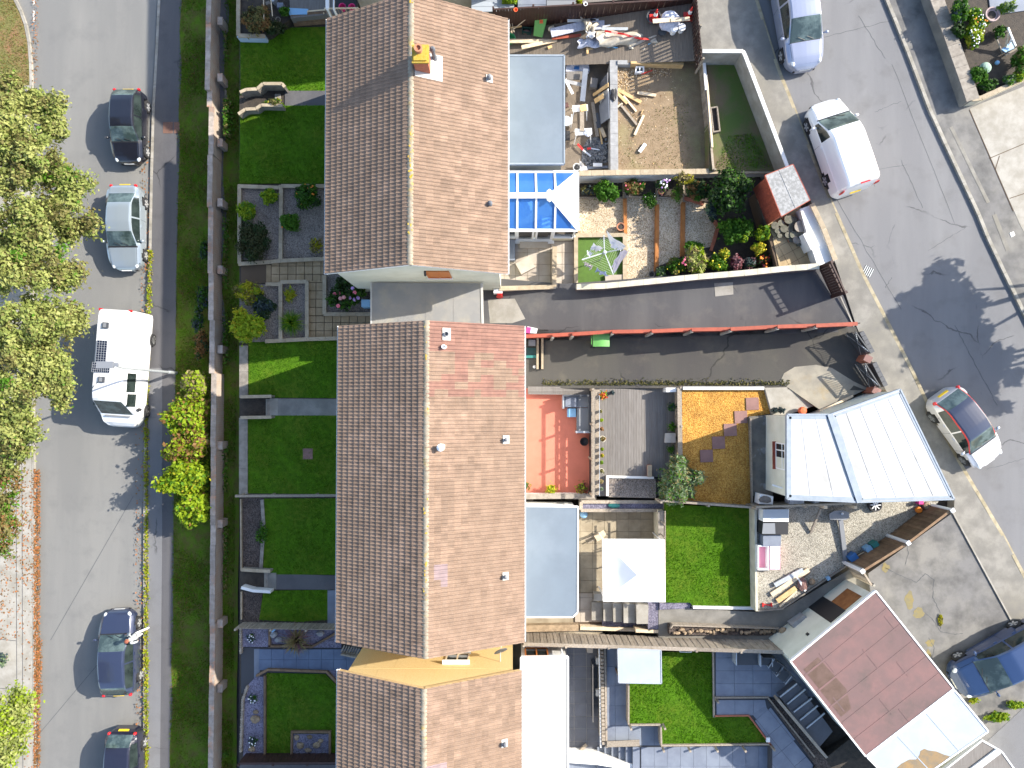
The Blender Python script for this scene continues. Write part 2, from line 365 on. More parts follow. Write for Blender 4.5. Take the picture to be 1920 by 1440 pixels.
 M['alu']=mat('aluminium',(.6,.62,.64),rough=.35,metal=.5)
 M['lead']=mat('lead',(.12,.13,.15),(.09,.1,.115),6,rough=.6)
 M['green_bin']=mat('green_bin_plastic',(.13,.36,.085),(.115,.32,.075),4,rough=.45)
 M['dgreen']=mat('dark_green_plastic',(.012,.05,.045),rough=.5)
 M['teal']=mat('teal_plastic',(.03,.19,.17),rough=.5)
 M['blue']=mat('blue_plastic',(.03,.13,.35),rough=.45)
 M['pblue']=mat('pale_blue_plastic',(.22,.42,.62),rough=.5)
 M['red']=mat('red_plastic',(.6,.025,.02),rough=.45)
 M['orange']=mat('orange_plastic',(.75,.13,.04),rough=.5)
 M['pink']=mat('pink_plastic',(.78,.30,.42),rough=.5)
 M['tarp']=mat('cream_tarpaulin',(.52,.47,.38),(.40,.36,.29),5,rough=.7)
 M['tarpblue']=mat('blue_tarpaulin',(.10,.36,.66),(.3,.55,.75),6,rough=.6)
 M['bag']=mat('plastic_sacking',(.55,.57,.66),(.38,.41,.5),9,rough=.55,bump=.5,bscale=20)
 M['cloth']=mat('white_laundry',(.82,.81,.82),rough=.9)
 M['cloth_lilac']=mat('lilac_laundry',(.66,.56,.66),(.75,.7,.74),9,rough=.9)
 M['cloth_blue']=mat('pale_blue_laundry',(.5,.6,.8),(.3,.38,.6),9,rough=.9)
 M['canvas']=mat('white_canvas',(.84,.85,.86),rough=.7)
 M['osbwin']=mat('timber_window_frame',(.50,.16,.03),rough=.5)
 M['glass_dark']=mat('window_glass',(.02,.028,.03),rough=.06,spec=.8)
 M['carglass']=mat('vehicle_glass',(.035,.055,.055),(.10,.14,.135),1.8,rough=.06,spec=.75,lo=.45,hi=.62)  # lighter teal mottling paints sky reflection into the glass colour
 M['glass_blue']=glassmat('blue_roof_glass',(.22,.52,1.0),.05,haze=((.07,.27,.85),.42))
 M['glass_clear']=glassmat('clear_glass',(.8,.86,.86),.1)
 M['sideglass']=mat('side_glass',(.012,.018,.018),(.03,.042,.04),1.8,rough=.05,spec=.6)
 M['tyre']=mat('tyre_rubber',(.018,.018,.019),rough=.85)
 M['rim']=mat('alloy',(.55,.55,.55),rough=.35,metal=.5)
 M['chrome']=mat('bright_trim',(.7,.7,.7),rough=.2,metal=.8)
 M['lamp']=mat('headlamp_lens',(.62,.66,.68),rough=.12,coat=.8)
 M['redlamp']=mat('tail_lamp_lens',(.55,.01,.015),rough=.15,coat=.8)
 M['plate_y']=mat('yellow_plate',(.8,.55,.03),rough=.4)
 M['plate_w']=mat('white_plate',(.75,.75,.72),rough=.4)
 M['solar']=mat('solar_cell',(.012,.02,.045),rough=.2,coat=.5)
 M['manhole']=mat('rusty_cover',(.19,.10,.07),(.14,.075,.055),9,rough=.8,bump=.3)
 M['iron']=mat('cast_iron',(.055,.06,.065),rough=.6)
 M['line']=mat('road_paint',(.68,.67,.63),(.4,.39,.37),12,rough=.8)
 M['trunk']=mat('tree_bark',(.16,.13,.10),(.09,.072,.055),9,rough=.95,bump=.9)
 M['twig']=mat('twig',(.10,.065,.04),(.16,.11,.07),9,rough=.95)
 M['leaf_litter']=mat('fallen_leaves',(.42,.16,.04),(.30,.10,.03),14,rough=.9,rv=.3)
 for n,a,b_,t in(('lf_tree',(.29,.34,.09),(.20,.24,.06),.35),('lf_tree2',(.38,.39,.13),(.28,.31,.09),.35),
('lf_olive',(.14,.14,.045),(.20,.17,.06),.3),('lf_lime',(.30,.40,.02),(.22,.32,.015),.4),
('lf_brown',(.25,.13,.045),(.18,.10,.035),.3),('lf_green',(.055,.15,.012),(.035,.10,.01),.3),
('lf_mid',(.095,.22,.015),(.06,.15,.012),.3),('lf_dark',(.022,.048,.014),(.035,.06,.018),.2),
('lf_conifer',(.035,.04,.014),(.05,.055,.018),.15),('lf_yellow',(.42,.38,.02),(.30,.30,.02),.35),
('lf_bluegreen',(.05,.075,.075),(.035,.055,.06),.2),('lf_grey',(.20,.27,.15),(.14,.20,.10),.3),
('lf_straw',(.32,.27,.12),(.24,.19,.08),.3),('lf_red',(.22,.05,.06),(.14,.035,.05),.3),
('lf_purple',(.28,.14,.15),(.18,.09,.10),.3),('grass_blade',(.11,.26,.008),(.08,.19,.007),.4),
('grass_bright',(.13,.31,.008),(.10,.23,.007),.4),('grass_verge',(.12,.21,.012),(.15,.15,.03),.35),
('lf_var',(.42,.44,.16),(.28,.33,.09),.35)):
  M[n]=leafmat(n.replace('lf_','foliage_'),a,b_,t)
 for n,c in(('fl_white',(.8,.8,.8)),('fl_pink',(.7,.14,.2)),('fl_mag',(.62,.04,.22)),('fl_orange',(.75,.22,.02)),
('fl_yellow',(.8,.6,.03)),('fl_lilac',(.5,.3,.62)),('fl_red',(.6,.03,.03)),('fl_salmon',(.6,.26,.25))):
  M[n]=mat(n.replace('fl_','petal_'),c,rough=.7)
defmats()
#planting
def leafmesh(name,pts,nrm,size,mats,mi,rg,aspect=1.7,up=.0):
 """many small leaves (one bent quad each) at the given points"""
 n=len(pts);d=rg.normal(size=(n,3));d/=np.linalg.norm(d,axis=1)[:,None]
 nn=nrm+.75*rg.normal(size=(n,3));nn[:,2]+=up;nn/=np.linalg.norm(nn,axis=1)[:,None]
 a=np.cross(nn,d);a/=(np.linalg.norm(a,axis=1)[:,None]+1e-9);b=np.cross(nn,a)
 s=(size*rg.uniform(.6,1.35,n))[:,None]
 v=np.empty((n,4,3));v[:,0]=pts-a*s*.5*aspect;v[:,1]=pts-b*s*.5;v[:,2]=pts+a*s*.5*aspect-nn*s*.15;v[:,3]=pts+b*s*.5
 me=bpy.data.meshes.new(name);me.vertices.add(4*n);me.vertices.foreach_set('co',v.reshape(-1).astype(np.float32))
 me.loops.add(4*n);me.loops.foreach_set('vertex_index',np.arange(4*n,dtype=np.int32))
 me.polygons.add(n);me.polygons.foreach_set('loop_start',np.arange(0,4*n,4,dtype=np.int32))
 try:me.polygons.foreach_set('loop_total',np.full(n,4,dtype=np.int32))
 except Exception:pass
 for m in mats:me.materials.append(m)
 me.polygons.foreach_set('material_index',mi.astype(np.int32));me.update(calc_edges=True);me.validate();return me
def crownpoints(lobes,n,rg,shell=.55,low=-.35):
 """points through the crown's volume, denser near the outside; lobes = (x,y,z,rx,ry,rz)"""
 lb=np.array(lobes,float);w=lb[:,3]*lb[:,4];w=w/w.sum()
 k=rg.choice(len(lb),n,p=w);d=rg.normal(size=(n,3));d/=np.linalg.norm(d,axis=1)[:,None]
 d[:,2]=np.where(d[:,2]<low,-d[:,2]*rg.uniform(.2,1,n),d[:,2])
 r=shell+(1-shell)*rg.random(n)**.6;ph=rg.uniform(0,6.28,(3,len(lb)));r*=1+.17*np.sin(5*d[:,0]+ph[0,k]+3*d[:,2])+.15*np.sin(7*d[:,1]+ph[1,k]+2*d[:,0])+.10*np.sin(13*d[:,0]-11*d[:,1]+ph[2,k]);r*=1+.16*rg.normal(size=n)*(rg.random(n)>.6)
 p=lb[k,:3]+d*r[:,None]*lb[k,3:6]
 return p,d,k
def bush(label,u,v,z,ru,rv,h,mats,name='shrub',cat='shrub',n=None,leaf=.065,seed=1,group=None,lobes=7,flowers=None,wts=None,shell=.5,up=.3,stem=True,base=0.05,aspect=1.7):
 """ru, rv: half extents in photo pixels at the plant's own height"""
 rg=np.random.default_rng(seed);c=P(u,v,z+h*.55);s=(CAMH-z-h*.55)/F;c.z=z
 rx,ry=ru*s,rv*s
 t=Thing(name,label,cat,(c.x,c.y,z),group)
 L=[(c.x,c.y,z+h*.5,rx*.72,ry*.72,h*.5)]
 for i in range(lobes+4):
  a=2*math.pi*(i*1.618+rg.random()*.6)/4;q=rg.uniform(.3,.74);k=rg.uniform(.2,.42)
  L.append((c.x+math.cos(a)*rx*q,c.y+math.sin(a)*ry*q,z+h*rg.uniform(.42,.72),rx*k,ry*k,h*rg.uniform(.24,.36)))
 n=n or int(min(9000,max(350,55*rx*ry/(leaf*leaf)*.75)))
 p,d,k=crownpoints(L,n,rg,shell)
 p[:,2]=np.maximum(p[:,2],z+base)
 mi=(k+(rg.random(n)<.25)*rg.integers(0,9,n))%len(mats)if wts is None else rg.choice(len(mats),n,p=np.array(wts)/sum(wts))
 p-=np.array(t.L)
 t.part('foliage',leafmesh('foliage',p,d,leaf,mats,mi,rg,up=up,aspect=aspect),None)
 if stem:
  mb=MB()
  for i in range(5):
   a=i*1.3+seed;mb.tube([(c.x,c.y,z-.05),(c.x+math.cos(a)*rx*.3,c.y+math.sin(a)*ry*.3,z+h*.35),(c.x+math.cos(a)*rx*.55,c.y+math.sin(a)*ry*.55,z+h*.62)],[.03,.02,.008],5)
  t.part('stem',mb,M['twig'])
 if flowers:
  fm,cnt,fs=flowers
  for m_ in(fm if isinstance(fm,(list,tuple))else[fm]):
   pts,dd,_=crownpoints(L,cnt*4,rg,.93,.25)
   o=np.argsort(-pts[:,2])[:cnt];pts=pts[o];pts[:,2]+=.02
   mb=MB()
   for q in pts:mb.ball(tuple(q),(fs,fs,fs*.6),6,3)
   t.part('flower',mb,m_)
 return t
def spiky(label,u,v,z,r_px,h,m1,seed=1,blades=90,w=.03,name='grass_clump',cat='plant',droop=.5,m2=None):
 rg=random.Random(seed);s=(CAMH-z-h*.4)/F;R_=r_px*s;c=P(u,v,z+h*.3);t=Thing(name,label,cat,(c.x,c.y,z))
 for part,mm,cnt in(('blade',m1,blades),('outer_blade',m2 or m1,blades//2)):
  mb=MB()
  for i in range(cnt):
   a=rg.uniform(0,6.283);q=rg.uniform(.25,1.0)*R_*(1.0 if part=='blade' else 1.12);hh=h*rg.uniform(.6,1.0)*(1.2-q/R_*.7)
   dx,dy=math.cos(a),math.sin(a);px,py=-dy*w*.5,dx*w*.5
   ring=[]
   for tt in(0,.35,.7,1.0):
    x=c.x+dx*q*tt;y=c.y+dy*q*tt;zz=z+.02+hh*(math.sin(tt*math.pi*(.5+droop*.4)))
    k=(1-tt)**.6
    ring+=[(x+px*k,y+py*k,zz),(x-px*k,y-py*k,zz)]
   mb.add(ring,[(0,1,3,2),(2,3,5,4),(4,5,7,6)])
  t.part(part,mb,mm)
 return t
def inpoly(x,y,poly):
 c=np.zeros(len(x),bool);n=len(poly);j=n-1
 for i in range(n):
  xi,yi=poly[i];xj,yj=poly[j]
  if yi!=yj:c^=((yi>y)!=(yj>y))&(x<(xj-xi)*(y-yi)/(yj-yi)+xi)
  j=i
 return c
def grass(poly,z,dens,h,mats,seed=1,w=.022,zf=None,name='grass',wts=None):
 """blades standing on a lawn; poly in metres"""
 rg=np.random.default_rng(seed);xs=[p[0]for p in poly];ys=[p[1]for p in poly]
 A=(max(xs)-min(xs))*(max(ys)-min(ys));n=int(A*dens)
 x=rg.uniform(min(xs),max(xs),n);y=rg.uniform(min(ys),max(ys),n)
 k=inpoly(x,y,poly);x,y=x[k],y[k];n=len(x)
 zz=np.array([zf(a,b)for a,b in zip(x,y)])if zf else np.full(n,z)
 patch=np.sin(x*2.1+seed)+np.sin(y*1.7+seed*2)+np.sin((x+y)*3.3);hh=h*rg.uniform(.5,1.3,n)*(1+.18*patch)
 a=rg.uniform(0,6.283,n);le=rg.normal(0,.55,(n,2))*hh[:,None]
 dx,dy=np.cos(a)*w,np.sin(a)*w
 v=np.empty((n,3,3));v[:,0]=np.stack([x-dx,y-dy,zz-.003],1);v[:,1]=np.stack([x+dx,y+dy,zz-.003],1);v[:,2]=np.stack([x+le[:,0],y+le[:,1],zz+hh],1)
 me=bpy.data.meshes.new(name);me.vertices.add(3*n);me.vertices.foreach_set('co',v.reshape(-1).astype(np.float32))
 me.loops.add(3*n);me.loops.foreach_set('vertex_index',np.arange(3*n,dtype=np.int32));me.polygons.add(n)
 me.polygons.foreach_set('loop_start',np.arange(0,3*n,3,dtype=np.int32))
 try:me.polygons.foreach_set('loop_total',np.full(n,3,dtype=np.int32))
 except Exception:pass
 for m in mats:me.materials.append(m)
 if len(mats)>1:me.polygons.foreach_set('material_index',rg.choice(len(mats),n,p=wts).astype(np.int32))
 me.update(calc_edges=True)
 o=link(bpy.data.objects.new(name,me));o['kind']='stuff';return o
def lawn(pts,z,dens=420,h=.045,m='lawn',mats=('grass_blade',),seed=3,wts=None):
 poly=PX(pts,z);mb=MB();mb.prism(poly,z-1.2,z);struct('lawn',mb,M[m])
 grass([tuple(p)for p in poly],z,dens,h,[M[k]for k in mats],seed,wts=wts)
def clip(poly,cell):
 out=[tuple(p)for p in poly]
 for i in range(len(cell)):
  ax,ay=cell[i];bx,by=cell[(i+1)%len(cell)];inp=out;out=[]
  if not inp:break
  side=lambda p:(bx-ax)*(p[1]-ay)-(by-ay)*(p[0]-ax)
  for j in range(len(inp)):
   p,q=inp[j-1],inp[j];sp,sq=side(p),side(q)
   if sq>=0:
    if sp<0:t=sp/(sp-sq);out.append((p[0]+(q[0]-p[0])*t,p[1]+(q[1]-p[1])*t))
    out.append(q)
   elif sp>=0:t=sp/(sp-sq);out.append((p[0]+(q[0]-p[0])*t,p[1]+(q[1]-p[1])*t))
 return out
def area(p):return abs(sum(p[i-1][0]*p[i][1]-p[i][0]*p[i-1][1]for i in range(len(p))))/2
def pave(parent,pts,z,sx,sy,mats,ang=0.0,org=None,gap=.012,th=.05,name='paving_slab',stagger=0,rg=rnd,jit=.004,zf=None):
 poly=PX(pts,z);poly=[tuple(p)for p in poly]
 a=sum(poly[i-1][0]*poly[i][1]-poly[i][0]*poly[i-1][1]for i in range(len(poly)))
 if a<0:poly=poly[::-1]
 o=P(*org,z).xy if org else Vector(poly[0]);ca,sa=math.cos(ang),math.sin(ang)
 loc=[((x-o.x)*ca+(y-o.y)*sa,-(x-o.x)*sa+(y-o.y)*ca)for x,y in poly]
 x0=math.floor(min(p[0]for p in loc)/sx);x1=math.ceil(max(p[0]for p in loc)/sx)
 y0=math.floor(min(p[1]for p in loc)/sy);y1=math.ceil(max(p[1]for p in loc)/sy)
 for j in range(y0,y1):
  for i in range(x0-1,x1+1):
   xx=i*sx+(stagger*sx if j%2 else 0);yy=j*sy
   c=[(xx+gap/2,yy+gap/2),(xx+sx-gap/2,yy+gap/2),(xx+sx-gap/2,yy+sy-gap/2),(xx+gap/2,yy+sy-gap/2)]
   q=clip(loc,c)
   if len(q)<3 or area(q)<.12*sx*sy:continue
   q=[(o.x+x*ca-y*sa,o.y+x*sa+y*ca)for x,y in q]
   mb=MB();dz=rg.uniform(-jit,jit)
   if zf:mb.prism(q,lambda x,y:zf(x,y)-.02,lambda x,y:zf(x,y)+th+dz)
   else:mb.prism(q,z-.02,z+th+dz)
   parent.part(name,mb,rg.choice(mats)if isinstance(mats,(list,tuple))else mats)
def line_pts(pts,step):
 out=[]
 for i in range(len(pts)-1):
  a,b=Vector(pts[i]),Vector(pts[i+1]);L=(b-a).length;n=max(1,round(L/step))
  for k in range(n):out.append((a.lerp(b,k/n),a.lerp(b,(k+1)/n)))
 return out
def kerb(label_name,pts,z0,z1,w,m,step=.915):
 """a run of kerb stones, each a stone of its own"""
 P3=[P(u,v,z1)for u,v in pts];mb=MB()
 for a,b in zip(P3[:-1],P3[1:]):mb.bar((a.x,a.y,(z0+z1)/2-.03),(b.x,b.y,(z0+z1)/2-.03),w*.8,z1-z0-.02)
 s=struct(label_name,mb,M['joint_grey'])
 for a,b in line_pts([(p.x,p.y,p.z)for p in P3],step):
  d=(b-a).normalized();k=MB();a2=a+d*.006;b2=b-d*.006;dz=rnd.uniform(-.006,.006)
  k.bar((a2.x,a2.y,(z0+z1)/2+dz),(b2.x,b2.y,(z0+z1)/2+dz),w,z1-z0);s.part('kerb_stone',k,m)
 return s
def wallrun(mb,pts,z0,z1,w,closed=False):
 """wall body along photo points surveyed on its top (height z1), mitred"""
 q=[P(u,v,z1).xy for u,v in pts];n=len(q);L_,R2=[],[]
 for i in range(n):
  d0=(q[i]-q[i-1]).normalized()if(i>0 or closed)else None
  d1=(q[(i+1)%n]-q[i]).normalized()if(i<n-1 or closed)else None
  d0=d0 or d1;d1=d1 or d0;nn=Vector((-(d0.y+d1.y),d0.x+d1.x))
  nn=nn.normalized()/max(.4,math.sqrt((1+d0.dot(d1))/2))*w/2
  L_.append(q[i]+nn);R2.append(q[i]-nn)
 rng=range(n if closed else n-1)
 for i in rng:
  j=(i+1)%n;mb.prism([L_[i],L_[j],R2[j],R2[i]],z0,z1)
 return mb
ZR,ZPV,ZPATH,ZF,ZB,ZS=0.0,.11,.75,1.95,2.35,4.5
#hillside the whole street stands on
def zhill(x,y):
 return interp(x,[-60,-17.6,-13.9,-12.6,-10,0,11,14,16,60],[-.4,-.4,.35,.4,1.3,1.6,2.3,3.4,4.1,4.6])
mb=MB();mb.grid(lambda a,b:(lerp(-90,90,a),lerp(-90,90,b),zhill(lerp(-90,90,a),0)-.15),90,4)
struct('hillside',mb,M['soil'])
#lower road, its kerbs and pavements (west)
KR=[(298,-120),(295,0),(289,120),(284.5,200),(281,330),(278,480),(273,640),(269.5,760),(268,1000),(268,1440),(268,1560)]
KL=[(63,1560),(66,1440),(67,1200),(65,900),(62,620),(61,300),(61,160),(60,118),(57,80),(50,45),(41,20),(30,-2),(16,-28),(-60,-60),(-700,-70)]
slab('road',[(-900,-700),(298,-700)]+KR+[(268,2100),(-900,2100)],ZR,.5,M['road'])
kerb('kerb',[(u+3,v)for u,v in KR],ZR-.2,ZPV+.008,.14,M['kerb'])
kerb('kerb',[(u-3,v)for u,v in KL],ZR-.2,ZPV+.008,.14,M['kerb'])
slab('pavement',[(u+5,v)for u,v in[(298,-700)]+KR]+[(268+5,2100),(330,2100),(327,1250),(325,1000),(329,700),(331,480),(338,250),(342,120),(342,-700)],ZPV,.5,M['pave_asphalt'])
slab('pavement',[(-900,2100),(58,2100),(60,1440),(61,1200),(59,900),(56,620),(55,300),(55,160),(-900,160)],ZPV,.5,M['conc_pale'])
slab('verge',[(-900,160),(55,160),(54,120),(51,82),(44,48),(35,22),(24,0),(10,-24),(-900,-60)],ZPV-.004,.5,M['dry'])
grass([tuple(p)for p in PX([(-60,160),(55,160),(54,120),(51,82),(44,48),(35,22),(24,0),(10,-24),(-60,-60)],ZPV)],ZPV,300,.05,[M['lf_straw'],M['grass_verge'],M['lf_brown']],11,wts=[.3,.35,.35])
mb=MB()
for a,b in((-14,9.5),(20,40.5)):mb.prism(PX([(61.6,a),(64.6,a),(64.6,b),(61.6,b)],.004),-.002,.005)
struct('road_marking',mb,M['line'])
mb=MB()
for u in(30,41):mb.prism(PX([(u-.5,860),(u+.5,860),(u+2.5,1460),(u+1.5,1460)],ZPV),ZPV-.01,ZPV+.003)
for v in(935,1040,1198,1290):mb.prism(PX([(0,v),(30,v+3),(30,v+4),(0,v+1)],ZPV),ZPV-.01,ZPV+.003)
struct('pavement_joint',mb,M['joint_grey'])
mb=MB();mb.prism(PX([(278,690),(304,690),(304,1000),(300,1440),(276,1440)],ZPV),ZPV-.01,ZPV+.004)
struct('pavement_patch',mb,M['street'])
for k,(u0,u1,lb)in enumerate(((306,324,'brown access cover nearer the kerb on the lower pavement'),(326,343,'brown access cover nearer the grass verge on the lower pavement'))):
 mb=MB();mb.prism(PX([(u0,229),(u1,229),(u1,250),(u0,250)],ZPV),ZPV-.01,ZPV+.012);single('access_cover',lb,'access cover',mb,M['manhole'],group='access covers in the lower pavement')
def zbank(x):return interp(x,[-17.25,-16.6,-15.2,-13.7],[ZPV-.02,.28,.62,.95])
mb=MB();xs=[-17.32,-16.9,-16.5,-16,-15.5,-15,-14.5,-14,-13.6]
mb.grid(lambda a,b:(interp(a*8,range(9),xs)+.05*math.sin(b*90+a*3)*(a<.1),lerp(-29,30,b),zbank(interp(a*8,range(9),xs))+.05*math.sin(b*70)*math.sin(a*5)),8,130)
struct('verge',mb,M['verge'])
grass([(-17.3,-20),(-13.8,-20),(-13.8,22),(-17.3,22)],0,520,.075,[M['grass_verge'],M['grass_blade'],M['lf_brown']],5,zf=lambda x,y:zbank(x),wts=[.5,.42,.08])
def scatter_leaves(name,zones,size,mats,seed,z):
 rg=np.random.default_rng(seed);pts=[]
 for(u0,u1,v0,v1,n)in zones:
  vv=rg.uniform(v0,v1,n);uu=rg.uniform(0,1,n);uu=np.where(rg.random(n)<.5,uu**1.8,uu)*(u1-u0)+u0
  for a,b in zip(uu,vv):q=P(a,b,z);pts.append((q.x,q.y,z+rg.uniform(.012,.03)))
 pts=np.array(pts);n=len(pts);nr=np.tile([0,0,1.0],(n,1))
 o=link(bpy.data.objects.new(name,leafmesh(name,pts,nr*2.2,size,mats,rg.integers(0,len(mats),n),rg,up=1.5)));o['kind']='stuff'
scatter_leaves('fallen_leaves',[(64,76,880,1440,2100),(42,64,880,1100,240),(2,40,900,1200,260),(42,64,1100,1440,90),(61,72,0,160,90),(70,80,1200,1300,200),(255,268,640,1440,260),(265,281,260,640,160)],.06,[M['leaf_litter'],M['lf_brown']],21,.11)
rgw=np.random.default_rng(4);pts=[]
for i in range(4200):
 v=rgw.uniform(470,1445);
 if rgw.random()<.35+.35*math.sin(v*.11)*math.sin(v*.037):continue
 u=interp(v,[480,640,760,1440],[281,276,273,273])+rgw.normal(2.0,2.4);q=P(u,v,ZPV);pts.append((q.x,q.y,ZPV+rgw.uniform(.01,.09)))
pts=np.array(pts);o=link(bpy.data.objects.new('kerbside_weeds',leafmesh('kerbside_weeds',pts,np.tile([0,0,1.0],(len(pts),1)),.07,[M['lf_yellow'],M['lf_lime'],M['lf_straw']],rgw.choice(3,len(pts),p=[.45,.35,.2]),rgw)));o['kind']='stuff'
#shaded back path behind the long garden wall
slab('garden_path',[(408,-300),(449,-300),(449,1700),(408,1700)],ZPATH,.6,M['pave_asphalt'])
slab('garden_path_landing',[(421,140),(444,150),(444,175),(421,190)],ZPATH+.012,.05,M['conc'])
slab('garden_terrace',[(449,-300),(720,-300),(720,1700),(449,1700)],ZF-.05,1.6,M['soil'])
slab('house_ground',[(660,-400),(1000,-400),(1000,1800),(660,1800)],ZF-.03,1.2,M['conc'])
#upper street (east)
KSL=[(1385,-98),(1419,0),(1453,110),(1464,141),(1476,169),(1515,270),(1543,343),(1568,399),(1618,513),(1658,591),(1710,694),(1742,762),(1796,861),(1832,922),(1881,1004),(1918,1075),(2000,1230),(2100,1420)]
KSR=[(1630,-92),(1664,0),(1703,96),(1743,202),(1774,270),(1808,342),(1836,402),(1852,442),(1885,512),(1920,584),(2000,745),(2150,1040)]
slab('street',[(1200,-700)]+KSL+[(2200,1600),(2900,1600),(2900,-700)],ZS,.6,M['street'])
kerb('kerb',KSL,ZS-.2,ZS+.10,.15,M['kerb_warm'])
kerb('kerb',KSR,ZS-.2,ZS+.12,.15,M['kerb'])
ZP2=ZS+.095
PVL=[(1245,-300),(1303,-60),(1306,0),(1316,92),(1394,94),(1402,118),(1478,312),(1520,376),(1566,492),(1586,552),(1606,612),(1626,660),(1660,730),(1790,936),(1788,962),(1896,1162),(1990,1340),(2100,1560)]
slab('pavement',PVL+[(2200,1600)]+KSL[::-1]+[(1180,-700)],ZP2,.5,M['conc'])
slab('pavement',KSR+[(2900,1040),(2900,-700),(1500,-700)],ZS+.11,.5,M['conc_stain'])
dv=[(1818,204),(1835,196),(2100,90),(2300,500),(1990,560),(1912,420)]
slab('driveway',dv,ZS+.118,.3,M['conc_pale'])
mb=MB()
for a,b in(((1855,297),(1990,240)),((1818,206),(1900,396)),((1893,372),(1990,340)),((1866,318),(1874,292))):
 mb.bar(P(*a,ZS+.118),P(*b,ZS+.118),.035,.012)
struct('driveway_joint',mb,M['joint'])
mb=MB()
for a,b,w in(((1783,238),(1853,380),.16),((1864,402),(1890,470),.2)):mb.bar(P(*a,ZS+.112),P(*b,ZS+.112),w,.012)
struct('service_trench',mb,M['conc'])
mb=MB();mb.prism(PX([(1864,398),(1892,386),(1910,418),(1880,432)],ZS+.11),ZS+.1,ZS+.117);struct('pavement_patch',mb,M['conc_stain'])
mb=MB();mb.prism(PX([(1893,437),(1900,434),(1903,441),(1896,445)],ZS+.11),ZS+.1,ZS+.128);single('water_cover','small square white cover in the pavement across the street','cover',mb,M['plate_w'])
t=Thing('gully_grate','square cast iron drain grate beside the near kerb of the upper street','drain',P(1627,509,ZS))
mb=MB();cc=P(1627,509,ZS);mb.box((cc.x,cc.y,ZS+.001),(.44,.44,.012),R(-28));t.part('pit',mb,M['black'])
for i in range(5):
 q=Matrix.Rotation(R(-28),3,'Z')@Vector((-.18+i*.09,0,0));mb=MB();mb.box((cc.x+q.x,cc.y+q.y,ZS+.012),(.028,.42,.016),R(-28));t.part('bar',mb,M['steel'])
 q=Matrix.Rotation(R(-28),3,'Z')@Vector((0,-.18+i*.09,0));mb=MB();mb.box((cc.x+q.x,cc.y+q.y,ZS+.009),(.42,.022,.012),R(-28));t.part('cross_bar',mb,M['iron'])
mb=MB();rgc=random.Random(3)
def crackline(a,b,n=12,j=1.3,w=.02):
 pts=[]
 for i in range(n+1):
  u=lerp(a[0],b[0],i/n)+rgc.uniform(-j,j)*(0<i<n);v=lerp(a[1],b[1],i/n)+rgc.uniform(-j,j)*(0<i<n);pts.append(P(u,v,ZS+.002))
 for p,q in zip(pts[:-1],pts[1:]):mb.bar(p,q,w*rgc.uniform(.5,1.2),.006)
for a,b in(((1545,70),(1672,38)),((1672,120),(1790,420)),((1610,30),(1660,110)),((1555,333),(1700,309)),((1790,610),(1832,690)),((1832,690),(1870,760)),((1640,210),(1690,190)),((1740,470),(1812,425)),((1850,880),(1920,860)),((1560,360),(1690,580)),((1690,300),(1730,390)),((1660,540),(1672,520)),((1620,300),(1640,350))):
 crackline(a,b)
struct('crack',mb,M['iron'])
mb=MB()
for q in(((30,0),(270,0)),):
 pass
for a,b in(((70,1380),(230,1190)),((95,1200),(250,930))):
 mb.bar(P(*a,.001),P(*b,.001),.02,.006)
struct('crack',mb,M['iron'])
slab('forecourt',[(1628,1075),(1786,962),(1895,1162),(1990,1340),(1960,1560),(1800,1560),(1640,1180)],ZS+.07,.4,M['conc_stain'])
mb=MB()
for a,b in(((1787,962),(1896,1163)),):mb.bar(P(*a,ZS+.1),P(*b,ZS+.1),.06,.05)
for a,b in(((1576,556),(1601,612)),):mb.bar(P(*a,ZS+.1),P(*b,ZS+.1),.05,.03)
struct('edging_strip',mb,M['conc_pale'])
slab('lane',[(1840,1400),(1960,1290),(2100,1300),(2100,1700),(1900,1700)],ZS+.08,.3,M['street'])
mb=MB()
def crackz(pts,z,w=.02):
 q=[]
 for(a,b)in zip(pts[:-1],pts[1:]):
  for i in range(6):q.append(P(lerp(a[0],b[0],i/6)+rgc.uniform(-1,1),lerp(a[1],b[1],i/6)+rgc.uniform(-1,1),z))
 q.append(P(*pts[-1],z))
 for p,r in zip(q[:-1],q[1:]):mb.bar(p,r,w*rgc.uniform(.5,1.4),.006)
for pts in([(1660,1065),(1690,1080),(1718,1092),(1735,1075),(1752,1088)],[(1735,1150),(1748,1160),(1764,1185),(1790,1190),(1805,1188)],[(1752,1088),(1748,1120),(1762,1145),(1764,1180)],[(1700,1015),(1703,1040),(1697,1060)],[(1742,1195),(1752,1215),(1746,1240)]):crackz(pts,ZS+.072)
struct('crack',mb,M['iron'])
for i,(u,v,ru,rv)in enumerate(((1706,1125,9,16),(1722,1150,12,10),(1744,1205,9,8),(1660,1065,8,10),(1740,1228,7,10))):
 mb=MB();mb.prism([P(u+ru*math.cos(a*.52)*rgc.uniform(.6,1.2),v+rv*math.sin(a*.52)*rgc.uniform(.6,1.2),ZS+.073).xy for a in range(12)],ZS+.06,ZS+.0735+.0005*i);struct('moss_stain',mb,mat('ochre_moss_stain',(.22,.17,.06),(.15,.14,.09),6,bump=.5,lo=.3,hi=.7))
